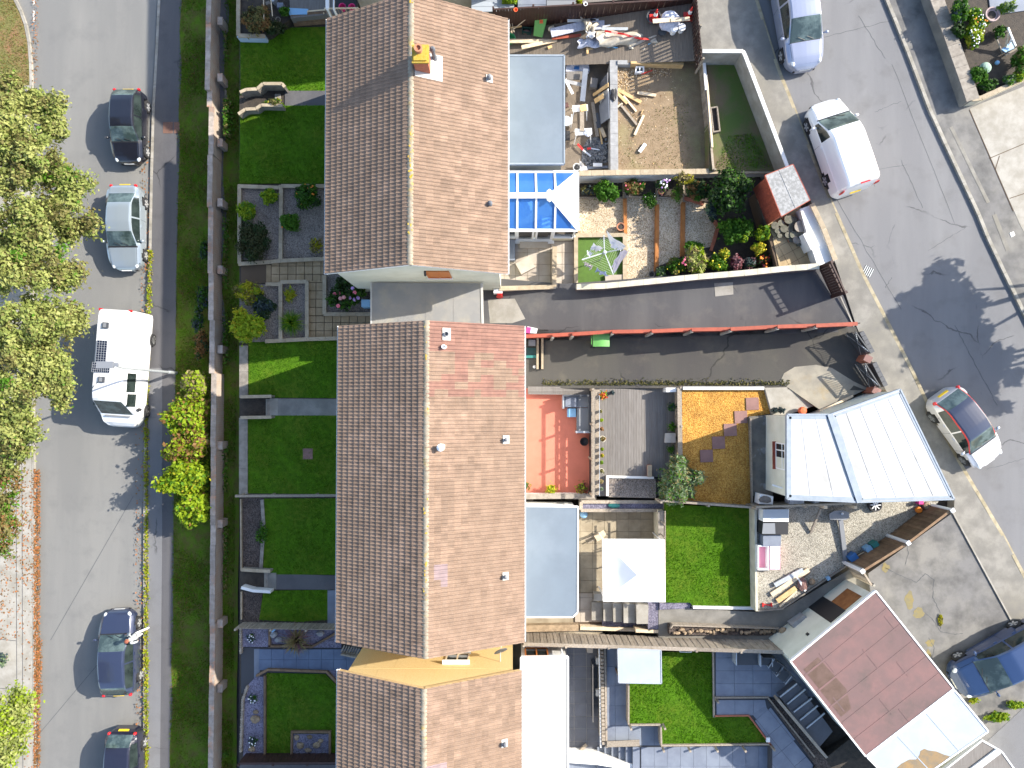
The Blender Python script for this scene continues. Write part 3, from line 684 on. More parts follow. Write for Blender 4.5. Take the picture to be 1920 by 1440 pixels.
#sloping driveways
def zdrv(x,y=0):return interp(x,[-4,-1.4,14.2,15.4],[2.35,2.35,4.42,ZP2-.01])
def PD(u,v,dz=0.0):
 z=3.0
 for _ in range(8):z=zdrv(P(u,v,z).x)+dz
 return P(u,v,z)
def ramp(name,pts,m,dz=0.0,th=1.0):
 q=[PD(u,v,dz)for u,v in pts];mb=MB()
 mb.prism([p.xy for p in q],lambda x,y:zdrv(x)+dz-th,lambda x,y:zdrv(x)+dz);return struct(name,mb,m)
def rampsub(pts,n=14):
 out=[]
 for i in range(len(pts)):
  a,b=pts[i],pts[(i+1)%len(pts)]
  k=max(1,int(math.hypot(b[0]-a[0],b[1]-a[1])/70))
  for j in range(k):out.append((lerp(a[0],b[0],j/k),lerp(a[1],b[1],j/k)))
 return out
def rampgrid(name,top,bot,m,n=24,th=1.0):
 """driveway sheet between two photo edges, following the slope"""
 mb=MB()
 def edge(e,t):
  L=[0]
  for a,b in zip(e[:-1],e[1:]):L.append(L[-1]+math.hypot(b[0]-a[0],b[1]-a[1]))
  d=t*L[-1];return(interp(d,L,[p[0]for p in e]),interp(d,L,[p[1]for p in e]))
 def fn(a,b):
  p,q=edge(top,a),edge(bot,a);return tuple(PD(lerp(p[0],q[0],b),lerp(p[1],q[1],b)))
 mb.grid(fn,n,6);v0=mb.v;return struct(name,mb,m)
rampgrid('driveway',[(700,500),(905,520),(1060,532),(1545,495),(1560,492)],[(700,640),(905,640),(985,640),(1600,622),(1602,612)],M['drive'])
rampgrid('driveway',[(975,618),(1300,618),(1600,610),(1612,614)],[(985,728),(1300,728),(1640,732),(1660,730)],M['drive_old'])
mb=MB();mb.prism([PD(u,v).xy for u,v in[(1462,716),(1470,700),(1490,688),(1530,684),(1560,690),(1600,715),(1628,728),(1560,760),(1540,770)]],lambda x,y:zdrv(x)-.1,lambda x,y:zdrv(x)+.012);struct('concrete_apron',mb,mat('stained_apron',(.40,.36,.28),(.25,.23,.19),.8,bump=.3,speck=(.2,.17,.13),big=(.36,.26,.12),bigscale=.7,biglo=.54,bighi=.66))
mb=MB();mb.prism([PD(u,v).xy for u,v in[(1339,531),(1374,529),(1375,552),(1341,556)]],lambda x,y:zdrv(x)-.1,lambda x,y:zdrv(x)+.012);struct('concrete_patch',mb,M['conc_pale'])
mb=MB();mb.prism([PD(u,v).xy for u,v in[(905,562),(965,560),(985,598),(960,606),(905,606)]],lambda x,y:zdrv(x)-.1,lambda x,y:zdrv(x)+.008);struct('concrete_patch',mb,M['conc_pale'])
rgm=np.random.default_rng(8);pts=[]
for i in range(1500):
 u=rgm.uniform(1015,1480);v=722-abs(rgm.normal(0,4.5));q=PD(u,v,.01);pts.append((q.x,q.y,q.z+rgm.uniform(0,.03)))
pts=np.array(pts);o=link(bpy.data.objects.new('moss',leafmesh('moss',pts,np.tile([0,0,1.0],(len(pts),1)),.05,[M['lf_olive'],M['lf_conifer']],rgm.integers(0,2,len(pts)),rgm)));o['kind']='stuff'
#interlocking roof tiles
TW,TG=.29,.278
def tileverts():
 prof=[]
 for k in(0,1):
  o=k*.145
  prof+=[(o+.0,.004),(o+.065,.0),(o+.085,.022),(o+.108,.033),(o+.132,.019)]
 prof.append((.287,.004))
 n=len(prof);vs=[]
 for y,dz in((0,.052),(.33,.004)):
  vs+=[(x-.145,y,z+dz)for x,z in prof]
 vs+=[(x-.145,.004,z*.3-.004)for x,z in prof]
 fs=[(i,i+1,n+i+1,n+i)for i in range(n-1)]+[(2*n+i,2*n+i+1,i+1,i)for i in range(n-1)]
 return vs,fs
TV,TF=tileverts()
def varmat(key,k):
 kk=key+'_v%d'%round(k*100)
 if kk not in M:
  m=M[key].copy();nt=m.node_tree;b=nt.nodes['Principled BSDF'];l=b.inputs['Base Color'].links[0];src=l.from_socket
  vm=nt.nodes.new('ShaderNodeVectorMath');vm.operation='SCALE';vm.inputs['Scale'].default_value=k
  nt.links.new(src,vm.inputs[0]);nt.links.new(vm.outputs[0],b.inputs['Base Color']);M[kk]=m
 return M[kk]
TILE_MATS={k:[varmat(k,f)for f in(.92,.97,1.0,1.03,1.08)]for k in('tile','tile_red','tile_pale')}
def tilemesh(m):
 mb=MB();mb.add(TV,TF);return mb.mesh('roof_tile',m)
TILE_MESH={k:[tilemesh(m)for m in v]for k,v in TILE_MATS.items()}
def frame(ex,n_up,nz):
 return Matrix((ex,n_up,nz)).transposed()
def lay_tiles(t,roof,x_e,x_r,z_e,z_r,y0,y1,pick,left,budget):
 up=Vector((x_r-x_e,0,z_r-z_e));SL=up.length;up/=SL
 ex=Vector((0,-1,0))if not left else Vector((0,1,0))
 ex=ex*(1 if up.cross(ex).z<0 else-1);nz=ex.cross(up)
 if nz.z<0:ex=-ex;nz=ex.cross(up)
 Mx=frame(ex,up,nz);eul=Mx.to_euler()
 nc=int(SL/TG);g=SL/nc;nr=int((y1-y0)/TW);w=(y1-y0)/nr
 out=[]
 for i in range(nc):
  for j in range(nr):
   p=Vector((x_e,y0+(j+.5)*w,z_e))+up*(i*g-.02)+nz*.035
   out.append((p,pick(p,i,j)))
 return out,Mx,eul,w/TW
def house(label,u0,u1,v_n,v_s,ze,zr,ur,zg,wallmat,pick,ridge_v,cat='house',y_south=None,y_north=None,gut='white',barge='white',gablemat=None,group='tile-roofed houses in a row'):
 vm=(v_n+v_s)/2
 x0=P(u0,700,ze).x;x1=P(u1,700,ze).x;xr=P(ur,700,zr).x
 y1=y_north if y_north is not None else P(ur,v_n,ze).y;y0=y_south if y_south is not None else P(ur,v_s,ze).y
 t=Thing('house',label,cat,((x0+x1)/2,(y0+y1)/2,zg),group)
 mb=MB();a,b,c=x0+.3,x1-.3,xr
 sl=(zr-ze)/(xr-x0);sr=(zr-ze)/(x1-xr)
 prof=[(a,zg-.5),(b,zg-.5),(b,ze+.3*sr-.14),(c,zr-.14),(a,ze+.3*sl-.14)]
 ys,yn=y0+.14,y1-.14
 vs=[(x,ys,z)for x,z in prof]+[(x,yn,z)for x,z in prof]
 mb.add(vs,[(0,1,2,3,4),(9,8,7,6,5)]+[((i+1)%5,i,5+i,5+(i+1)%5)for i in range(5)])
 mb.m=[1 if(gablemat and i<2)else 0 for i in range(len(mb.f))]
 t.part('wall',mb,[M[wallmat],M[gablemat or wallmat]])
 rb=MB()
 for(xe,s)in((x0,1),(x1,-1)):
  d=Vector((xr-xe,0,zr-ze)).normalized();nn=Vector((-d.z*s,0,d.x*s));nn=nn if nn.z>0 else-nn
  A,B=Vector((xe,y0+.03,ze)),Vector((xr,y0+.03,zr));C,D=Vector((xr,y1-.03,zr)),Vector((xe,y1-.03,ze))
  lo=[p-nn*.10 for p in(A,B,C,D)];hi=[p+nn*.01 for p in(A,B,C,D)]
  rb.add(lo+hi,[(4,5,6,7),(3,2,1,0),(0,1,5,4),(1,2,6,5),(2,3,7,6),(3,0,4,7)])
 roof=t.part('roof',rb,M['black'])
 allt=[]
 for left in(True,False):
  xe=x0 if left else x1
  out,Mx,eul,sc=lay_tiles(t,roof,xe,xr,ze,zr,y0,y1,pick,left,0)
  allt+=[(p,k,Mx,eul,sc)for p,k in out]
 camp=Vector((0,0,CAMH));allt.sort(key=lambda q:(q[0]-camp).length_squared*(1.0 if q[0].x>xr else 1.12))
 key=lambda k:(k[0],k[1])
 for p,k,Mx,eul,sc in allt[:300]:
  t.piece('roof_tile',TILE_MESH[k[0]][k[1]],p,eul,roof,(sc,1,1))
 sm=MB();mats=[];idx={}
 for p,k,Mx,eul,sc in allt[300:]:
  if k not in idx:idx[k]=len(mats);mats.append(TILE_MATS[k[0]][k[1]])
  sm.mi=idx[k];sm.add([Mx@Vector((x*sc,y,z))+p for x,y,z in TV],TF)
 if sm.v:t.part('roof_tiles',sm,mats,roof,kind='stuff')
 n=round((y1-y0)/.45);rl=(y1-y0)/n;rgr=random.Random(int(u0))
 for i in range(n):
  mb=MB();ya=y0+i*rl+.006;yb=ya+rl-.012;r=.135+rgr.uniform(-.004,.004)
  mb.grid(lambda q,s:(xr+r*math.cos(math.pi*s)*(1.0),lerp(ya,yb,q),zr-.045+.0+r*math.sin(math.pi*s)*.85+(.018 if q>.9 else 0)),3,8)
  mb.add([(xr-.10,ya,zr-.05),(xr+.10,ya,zr-.05),(xr,ya,zr+.06)],[(0,1,2)])
  t.part('ridge_tile',mb,M['ridge'],roof)
 lm=MB()
 for i in range(int((y1-y0)*7*ridge_v)):
  y=rgr.uniform(y0,y1);
  if math.sin(y*1.9+u0)+math.sin(y*.83)<.2:continue
  a=rgr.uniform(.9,2.2);lm.ball((xr+.137*math.cos(a),y,zr-.045+.118*math.sin(a)),(rgr.uniform(.02,.06),rgr.uniform(.02,.08),.012),6,3,.4,rgr)
 if lm.v:t.part('lichen',lm,M['lichen'],roof,kind='stuff')
 for xe,s in((x0,-1),(x1,1)):
  mb=MB();mb.grid(lambda q,r:(xe+s*.05+.055*math.cos(math.pi*(1+r)),lerp(y0,y1,q),ze-.03+.055*math.sin(math.pi*(1+r))),1,8)
  mb.box((xe+s*.115,(y0+y1)/2,ze-.03),(.012,y1-y0,.03));mb.box((xe-s*.0,(y0+y1)/2,ze-.09),(.03,y1-y0,.16))
  t.part('gutter',mb,M[gut])
 for y in(y0+.05,y1-.05):
  mb=MB()
  for xe in(x0,x1):mb.bar((xe,y+(.02 if y==y1-.05 else-.02),ze-.06),(xr,y+(.02 if y==y1-.05 else-.02),zr-.06),.035,.17)
  t.part('bargeboard',mb,M[barge])
 t.x0,t.x1,t.xr,t.y0,t.y1,t.ze,t.zr,t.roof=x0,x1,xr,y0,y1,ze,zr,roof
 return t
def PRoof(h,u,v):
 z=h.zr-.5
 for _ in range(10):
  p=P(u,v,z);z=h.zr-(p.x-h.xr)*(h.zr-h.ze)/(h.x1-h.xr)if p.x>h.xr else h.zr-(h.xr-p.x)*(h.zr-h.ze)/(h.xr-h.x0)
 return P(u,v,z)
rgt=random.Random(12)
def pick_std(p,i,j):return('tile',rgt.choices(range(5),[1,2,4,2,1])[0])
H1=house('pair of houses with a chimney stack, brown tiles and cream end gable',611,949.5,35.5,514,7.36,9.23,768,ZF,'cream',pick_std,1.6)
def pick_h2(p,i,j):
 v=759-p.y*1331/(CAMH-p.z);u=960+p.x*1331/(CAMH-p.z)
 if u>806:
  newer=(v<665 and u>806)or(v<742 and(u+int(v/11)%3*22)%75>26)
  if newer and not(806<u<856 and 655<v<702)and not(880<u<960 and 690<v<720 and int(u/24)%2):return('tile_red',rgt.choices(range(5),[1,2,4,2,1])[0])
  if 814<u<842 and 1060<v<1090:return('tile_pale',2)
 return pick_std(p,i,j)
H2=house('long middle terrace of brown tiled houses with patches of newer red tiles',637,980.5,611,1204,7.30,9.17,799.5,ZF,'whitewall',pick_h2,.45,barge='cream2')
def pick_h3(p,i,j):
 v=759-p.y*1331/(CAMH-p.z);u=960+p.x*1331/(CAMH-p.z)
 if 803<u<848 and v>1420:return('tile_pale',4)
 return pick_std(p,i,j)
H3=house('house with yellow board-sheathed gable at the bottom of the view',640,975,1256,1500,7.30,9.17,797,ZF,'whitewall',pick_h3,.2,y_south=-17.5,barge='newwood',gablemat='osb')
H0=house('grey rendered house end at the top edge of the view',605,945,0,0,8.0,9.9,768,ZF+.1,'conc_pale',pick_std,.4,y_south=19.0,y_north=29)
def gablewin(h,u0,u1,vt,vb,y,facing,sillmat,framemat,panes=2,sillw=.12,zf=None):
 """window in a gable wall that lies in the plane y"""
 def hit(u,v):
  z0,z1=1.0,10.0
  for _ in range(40):
   zm=(z0+z1)/2;yy=P(u,v,zm).y
   if(yy>y)==(P(u,v,z1).y>y):z1=zm
   else:z0=zm
  return P(u,v,(z0+z1)/2)
 a,b=hit(u0,vt),hit(u1,vb);return a,b
def boxwin(t,xa,xb,za,zb,y,s,framem,sillm,n=2,sillout=.10,panem=None):
 """s: direction the wall faces along y"""
 mb=MB();w=.06
 for z in(za,zb):mb.box(((xa+xb)/2,y+s*.012,z),(xb-xa+w,.07,w))
 for i in range(n+1):mb.box((lerp(xa,xb,i/n),y+s*.012,(za+zb)/2),(w,.068,zb-za))
 fr=t.part('window',mb,framem)
 for i in range(n):
  g=MB();g.box((lerp(xa,xb,(i+.5)/n),y+s*.004,(za+zb)/2),((xb-xa)/n-w,.02,zb-za-w));t.part('pane',g,panem or M['glass_dark'],fr)
 g=MB();g.box(((xa+xb)/2,y+s*(sillout/2+.01),za-.05),(xb-xa+.16,sillout,.05));t.part('sill',g,sillm,fr)
a,b=gablewin(H1,800,846,512.5,520,H1.y0+.14,-1,None,None)
boxwin(H1,a.x,b.x,b.z+.05,a.z+.55,H1.y0+.14,-1,M['osbwin'],M['white'],2,.08,M['osbwin'])
mb=MB();mb.tube([(P(797,503,8).x,H1.y0-.02,8.05),(P(797,503,8).x,H1.y0-.16,7.9)],.05,8);H1.part('outlet',mb,M['black'])
mb=MB();mb.box((P(934,545,2.6).x,H1.y0+.02,2.65),(.42,.2,.5));H1.part('meter_box',mb,M['white'])
a,b=gablewin(H3,833,878,1258,1246,H3.y1-.14,1,None,None)
xa,xb=P(835,1255,6).x,P(877,1255,6).x
boxwin(H3,xa,xb,5.1,6.2,H3.y1-.14,1,M['palewood'],M['white'],2,.16)
mb=MB();mb.box(((xa+xb)/2,H3.y1-.04,6.3),(xb-xa+.2,.18,.06));H3.part('lintel',mb,M['white'])
for i,x in enumerate([H3.x0+.3+1.22*k for k in range(1,6)]):
 for z in(2.0,4.44,6.88):
  pass
rgo=random.Random(5)
for iz,(z0,z1)in enumerate(((1.9,4.34),(4.35,6.79),(6.8,9.0))):
 for k in range(-1,7):
  xa_=H3.x0+.3+1.22*(k+.5*(iz%2));xb_=xa_+1.212;yy=H3.y1-.14
  lim=lambda x:H3.ze-.16+(min(x-H3.x0,H3.x1-x))*(H3.zr-H3.ze)/(H3.xr-H3.x0)
  poly=[(xa_,z0),(xb_,z0),(xb_,z1-.008),(xa_,z1-.008)]
  poly=clip(poly,[(H3.x0+.3,1.5),(H3.x1-.3,1.5),(H3.x1-.3,lim(H3.x1-.3)),(H3.xr,lim(H3.xr)),(H3.x0+.3,lim(H3.x0+.3))])
  if len(poly)<3 or area(poly)<.05:continue
  mb=MB();n=len(poly);dy=rgo.uniform(.002,.008)
  vs=[(x,yy-.002,z)for x,z in poly]+[(x,yy+dy,z)for x,z in poly]
  mb.add(vs,[tuple(range(2*n-1,n-1,-1))]+[(i,(i+1)%n,n+(i+1)%n,n+i)for i in range(n)])
  H3.part('sheathing_board',mb,M['osb'])
t=Thing('satellite_dish','grey satellite dish on a bracket against the yellow boarded gable','satellite dish',(P(940,1240,5.6).x,H3.y1-.1,5.5))
c=Vector((P(938,1238,6.2).x,H3.y1+.40,6.1));mb=MB()
Md=Matrix.Rotation(R(62),3,(.85,.35,0))
mb.lathe(c,[(.30,.07),(.26,.045),(.18,.02),(.08,.004),(.0,0),(.08,-.008),(.18,.008),(.27,.035),(.305,.07)],18,Md);t.part('dish',mb,M['midgrey'])
mb=MB();mb.tube([(c.x,H3.y1-.13,6.0),(c.x,H3.y1+.16,6.0),(c.x,H3.y1+.34,6.06)],.022,6);t.part('bracket',mb,M['steel'])
mb=MB();mb.tube([tuple(c),tuple(c+Vector((.12,.42,.12)))],.013,6);mb.ball(tuple(c+Vector((.12,.42,.12))),.05,8,5);t.part('receiver',mb,M['white'])
cb=PRoof(H1,795,137);cx,cy=cb.x-.02,cb.y+.28
mb=MB();mb.box((cx,cy,9.2),(.56,.62,1.4));ch=H1.part('chimney',mb,M['redbrick'],H1.roof)
mb=MB();mb.box((cx,cy,9.93),(.64,.70,.09));mb.box((cx,cy,10.0),(.5,.56,.06));H1.part('chimney_cap',mb,M['lichen'],H1.roof)
mb=MB();mb.lathe((cx-.05,cy+.1,10.0),[(.15,0),(.14,.16),(.16,.18),(.16,.24),(.10,.24),(.09,.16)],14);H1.part('chimney_pot',mb,M['terra'],H1.roof)
mb=MB()
for x in(.38,.30):pass
sl=-(H1.zr-H1.ze)/(H1.x1-H1.xr)
def rz(x):return H1.zr+(x-H1.xr)*sl
vs=[(x,y,rz(x)+.13)for x,y in((cx-.3,cy-.52),(cx+.72,cy-.52),(cx+.72,cy+.5),(cx-.3,cy+.5))]
mb.add(vs+[(x,y,z-.04)for x,y,z in vs],[(0,1,2,3),(4,7,6,5),(0,4,5,1),(1,5,6,2),(2,6,7,3),(3,7,4,0)]);H1.part('flashing',mb,M['flatwhite'],H1.roof)
fx,fy=cx+.42,cy+.36
mb=MB();mb.lathe((fx,fy,rz(fx)),[(.13,0),(.13,.12),(.075,.2),(.075,.75),(.11,.76),(.11,.84),(.05,.95)],12);H1.part('flue',mb,M['lead'],H1.roof)
mb=MB();mb.lathe((cx-.32,cy+.16,rz(cx)+.1),[(.05,0),(.05,.5),(.07,.52),(.07,.6),(.02,.62)],8);H1.part('vent_pipe',mb,M['white'],H1.roof)
def vent(h,u,v,base,m,r=.075,hh=.28,cowl=True):
 p=PRoof(h,u,v);sl=-(h.zr-h.ze)/(h.x1-h.xr)
 if base:
  mb=MB();s,q=base
  vs=[(p.x+x,p.y+y,p.z+x*sl+.125)for x,y in((-s,-q),(s,-q),(s,q),(-s,q))]
  mb.add(vs+[(x,y,z-.05)for x,y,z in vs],[(0,1,2,3),(4,7,6,5),(0,4,5,1),(1,5,6,2),(2,6,7,3),(3,7,4,0)]);h.part('flashing',mb,M['flatwhite'],h.roof)
 mb=MB();prof=[(r*1.3,.02),(r,.1),(r,hh)]+([(r*1.35,hh+.01),(r*1.35,hh+.06),(r*.5,hh+.12)]if cowl else[(r*.75,hh),(r*.7,hh-.1)])
 mb.lathe((p.x,p.y,p.z),prof,12);h.part('roof_vent',mb,m,h.roof)
vent(H1,918,150,(.13,.15),M['midgrey']);vent(H1,919,384,None,M['lead'],.08,.2)
vent(H2,838,627,(.15,.24),M['midgrey'],.09,.25,False);vent(H2,833,651,None,M['white'],.085,.3,False)
vent(H2,828,838,None,M['white'],.11,.38);vent(H2,949,824,(.13,.17),M['midgrey'],.06,.25);vent(H2,948,1079,(.12,.16),M['midgrey'],.06,.25)
vent(H3,946,1391,(.12,.16),M['lead'],.06,.25)
#flat roofs
def flatroof(name,label,cat,pts,zt,zb,roofm,wallm,trimm,trim=.07,inset=.12,group=None):
 poly=PX(pts,zt);cx=sum(p.x for p in poly)/len(poly);cy=sum(p.y for p in poly)/len(poly)
 t=Thing(name,label,cat,(cx,cy,zb),group)
 ins=[]
 for p in poly:
  d=Vector((cx-p.x,cy-p.y));ins.append(p+d.normalized()*inset*1.4)
 mb=MB();mb.prism(ins,zb,zt-.12);t.part('wall',mb,wallm)
 mb=MB();mb.prism(poly,zt-.14,zt);roof=t.part('roof',mb,roofm)
 mb=MB();n=len(poly)
 for i in range(n):
  a,b=poly[i],poly[(i+1)%n];d=(b-a).normalized()*.004
  mb.bar((a.x+d.x,a.y+d.y,zt-.055),(b.x-d.x,b.y-d.y,zt-.055),trim,.16)
 t.part('edge_trim',mb,trimm);t.poly=poly;t.zt=zt;t.roof=roof
 return t
E1=flatroof('house_extension','single-storey extension with plain grey flat roof beside the building yard','extension',[(951,104),(1058,104),(1058,307),(951,307)],4.95,ZB-.1,M['flat'],M['whitewall'],M['greytrim'])
E2=flatroof('house_extension','single-storey extension with white-edged grey flat roof beside the gazebo patio','extension',[(982,949),(1084,950),(1083,1148),(1074,1157),(982,1157)],4.95,ZB-.1,M['flat'],M['whitewall'],M['white'],.06)
E3=flatroof('house_extension','white flat-roofed extension joined to the board-sheathed house','extension',[(977,1233),(1065,1232),(1065,1640),(977,1640)],4.95,ZB-.1,M['flatwhite'],M['whitewall'],M['white'],.08)
xa,xb=P(985,1222,3.6).x,P(1026,1222,3.6).x
mb=MB();yy=E3.poly[0].y-.17
boxwin(E3,xa,xb,3.3,4.35,E3.poly[0].y-.16,1,M['osbwin'],M['white'],2,.14)
mb=MB();mb.tube([(P(1052,1225,4).x,E3.poly[0].y+.04,2.4),(P(1052,1225,4).x,E3.poly[0].y+.04,4.7)],.05,8);E3.part('downpipe',mb,M['white'])
t=Thing('carport','flat-roofed carport bridging the gap between the cream gable and the middle terrace','carport',(P(800,568,2.4).x,P(800,568,2.4).y,ZB))
q=PX([(696,529.5),(903,531),(905,612),(696,612)],4.8);mb=MB();mb.prism(q,4.68,4.8);t.part('roof',mb,M['carport'])
mb=MB();mb.bar((q[0].x,q[0].y,4.72),(q[3].x,q[3].y,4.72),.07,.2);mb.bar((q[1].x,q[1].y,4.72),(q[2].x,q[2].y,4.72),.10,.22);t.part('fascia',mb,M['flatwhite'])
for i in range(1,4):
 mb=MB();x=lerp(q[0].x,q[1].x,i/4);mb.box((x,(q[0].y+q[2].y)/2,4.803),(.05,abs(q[2].y-q[0].y)-.1,.01));t.part('roof_seam',mb,M['carport'])
for x in(q[0].x+.15,q[1].x-.15):
 mb=MB();mb.box((x,q[2].y+.12,3.5),(.1,.1,2.4));t.part('post',mb,M['white'])
#garden-room with blue glass roof
ZE,ZRD=4.55,5.35
t=Thing('conservatory','white framed conservatory with blue glass roof and hipped end whitened by painted glare','conservatory',(P(1016,385,2.4).x,P(1016,385,2.4).y,ZB))
xl,xr_=P(951,385,ZE).x-.1,P(1083,385,ZE).x;yn,ys=P(1000,323,ZE).y,P(1000,431,ZE).y;ym=(yn+ys)/2;xh=P(1029,384,ZRD).x
mb=MB();mb.prism([(xl,ys+.1),(xr_-.1,ys+.1),(xr_-.1,yn-.1),(xl,yn-.1)],ZB-.2,ZB+.06);t.part('floor',mb,M['yard'])
for a,b in(((xl,ys+.08),(xl+.5,ys+.08)),((P(1037,440,3).x,ys+.08),(xr_-.08,ys+.08)),((xr_-.08,ys+.04),(xr_-.08,yn-.04)),((xr_-.08,yn-.08),(xl,yn-.08))):
 mb=MB();mb.bar((a[0],a[1],ZB+.3),(b[0],b[1],ZB+.3),.16,.6);t.part('dwarf_wall',mb,M['cream2'])
 mb=MB();mb.bar((a[0],a[1],ZB+1.38),(b[0],b[1],ZB+1.38),.02,1.5);t.part('side_glass',mb,M['glass_clear'])
 mb=MB();mb.bar((a[0],a[1],ZB+.64),(b[0],b[1],ZB+.64),.2,.06);t.part('sill',mb,M['white'])
fr=MB()
for x in(xl+.04,xl+.5,P(1037,440,3).x,xr_-.08):fr.box((x,ys+.08,3.5),(.09,.09,2.1))
for y in(yn-.08,ym,ys+1.1,yn-1.1):fr.box((xr_-.08,y,3.5),(.09,.09,2.1))
for x in(xl+.04,xl+1,xl+2,xl+3):fr.box((x,yn-.08,3.5),(.09,.09,2.1))
t.part('frame',fr,M['white'])
dx0,dx1=xl+.5,P(1037,440,3).x
for i in range(2):
 a,b=lerp(dx0,dx1,i/2)+.03,lerp(dx0,dx1,(i+1)/2)-.03;mb=MB()
 for x in(a+.05,b-.05):mb.box((x,ys+.06,3.44),(.1,.06,2.05))
 for z in(2.5,4.4):mb.box(((a+b)/2,ys+.06,z),(b-a,.058,.14))
 d=t.part('door',mb,M['white']);mb=MB();mb.box(((a+b)/2,ys+.06,3.45),(b-a-.16,.02,1.8));t.part('pane',mb,M['glass_clear'],d)
mb=MB();mb.box(((dx0+dx1)/2,ys-.0,ZB+.05),(dx1-dx0+.16,.3,.12));t.part('threshold',mb,M['white'])
gt=MB()
for p,q in(((xl,ys-.02),(xr_,ys-.02)),((xl,yn+.02),(xr_,yn+.02)),((xr_,ys),(xr_,yn))):gt.bar((p[0],p[1],ZE-.02),(q[0],q[1],ZE-.02),.12,.12)
t.part('gutter',gt,M['white'])
def zroof(y):return lerp(ZRD,ZE,abs(y-ym)/(yn-ym))
xs=[xl,P(970,384,4.95).x,P(1005,384,4.95).x,P(1041,384,4.95).x,xr_]
rt=t.part('roof_bars',(lambda m:[m.bar((x,ym,ZRD+.02),(x,y,ZE+.03),.085,.06)for x in xs[:3]for y in(ys,yn)]and m)(MB()),M['white'])
mb=MB();mb.bar((xl,ym,ZRD+.05),(xh,ym,ZRD+.05),.24,.09);mb.ball((xh+.02,ym,ZRD+.05),(.16,.3,.07),8,4);t.part('ridge_bar',mb,M['white'])
for s,ye in((-1,ys),(1,yn)):
 for i in range(3):
  a,b=xs[i]+.04,min(xs[i+1]-.04,xh);zt=lambda y:zroof(y)+.012
  mb=MB();mb.quad((a,ym+s*.1,zt(ym+s*.1)),(b,ym+s*.1,zt(ym+s*.1)),(b,ye,zt(ye)),(a,ye,zt(ye)));t.part('roof_pane',mb,M['glass_blue'])
 b2=xs[3];f=(b2-xh)/(xr_-xh);yk=lerp(ym,ye,f)
 mb=MB();mb.add([(xh,ym+s*.1,zroof(ym+s*.1)+.012),(b2-.04,yk,lerp(ZRD,ZE,f)),(b2-.04,ye,ZE+.012),(xh,ye,ZE+.012)],[(0,1,2,3)]);t.part('roof_pane',mb,M['glass_blue'])
 mb=MB();mb.add([(b2+.04,lerp(ym,ye,f+.03),lerp(ZRD,ZE,f)),(xr_-.08,ye,ZE+.012),(b2+.04,ye,ZE+.012)],[(0,1,2)]);t.part('roof_pane',mb,M['glass_blue'])
 mb=MB();mb.bar((b2,yk,lerp(ZRD,ZE,f)+.03),(b2,ye,ZE+.03),.085,.06);mb.bar((xh,ym,ZRD+.04),(xr_,ye,ZE+.04),.1,.07);t.part('rafter',mb,M['white'])
mb=MB();mb.add([(xh,ym,ZRD+.03),(xr_,ys,ZE+.02),(xr_,yn,ZE+.02),(xh,ym,ZRD-.01),(xr_,ys,ZE-.02),(xr_,yn,ZE-.02)],[(0,1,2),(5,4,3)]);t.part('hip_glare_panel',mb,M['white'])  # plain white stands in for glare on the glossy hipped end
tb=Thing('round_table','round table under the blue glass roof','table',(P(976,395,3).x,P(976,395,3).y,ZB+.06));c=tb.L
mb=MB();mb.lathe((c.x,c.y,c.z+.7),[(.45,0),(.46,.02),(.45,.04),(0,.04)],18);tb.part('tabletop',mb,M['palewood'])
mb=MB();mb.lathe((c.x,c.y,c.z),[(.25,0),(.05,.06),(.04,.7)],10);tb.part('leg',mb,M['palewood'])
for(u,v,lb)in((988,385,'cushioned chair in the conservatory nearer the ridge'),(1022,418,'cushioned chair in the conservatory nearer the doors'),(962,352,'cushioned chair in the conservatory nearer the house wall')):
 p=P(u,v,2.8);s=Thing('armchair',lb,'chair',(p.x,p.y,ZB+.06),'chairs in the conservatory');z=ZB+.06
 mb=MB();mb.box((p.x,p.y,z+.36),(.5,.5,.14));s.part('seat',mb,M['cloth'])
 mb=MB();mb.box((p.x-.22,p.y,z+.65),(.09,.5,.5));s.part('backrest',mb,M['cloth_blue'])
 for a in(-1,1):
  for b in(-1,1):mb=MB();mb.box((p.x+a*.21,p.y+b*.21,z+.15),(.05,.05,.3));s.part('leg',mb,M['timber'])
#garages on the upper street
ZG=6.95
g=Thing('garage','double garage with silver painted flat roof beside the upper street','garage',(P(1610,850,5).x,P(1610,850,5).y,ZS-.2))
left=[(1476,777),(1555,777),(1610,941),(1476,936)];right=[(1559,776),(1688,730),(1789,936),(1613,941)]
for pts,nm in((left,'roof'),(right,'roof')):
 q=PX(pts,ZG);mb=MB();mb.prism(q,ZG-.16,ZG);rf=g.part(nm,mb,M['silverroof'])
 mb=MB();n=4
 for i in range(4):
  a,b=q[i],q[(i+1)%4];c=(q[0]+q[2])/2
  ia,ib=a+(c-a)*.05,b+(c-b)*.05
  mb.bar((ia.x,ia.y,ZG+.006),(ib.x,ib.y,ZG+.006),.2 if pts is left else.1,.014)
 g.part('flashing',mb,M['greytrim'],rf)
 k=5 if pts is right else 3
 for i in range(1,k):
  a=q[0].lerp(q[1],i/k);b=q[3].lerp(q[2],i/k);mb=MB();d=(b-a)*.04
  mb.bar((a.x+d.x,a.y+d.y,ZG+.005),(b.x-d.x,b.y-d.y,ZG+.005),.04,.012);g.part('roof_seam',mb,M['silverroof'],rf)
mb=MB();q=PX([(1556,776),(1612,942)],ZG+.05);mb.bar((q[0].x,q[0].y,ZG+.03),(q[1].x,q[1].y,ZG+.03),.22,.07);g.part('parapet',mb,M['greytrim'])
ed=PX([(1476,777),(1557,777),(1688,730),(1789,936),(1612,941.5),(1476,936)],ZG);mb=MB()
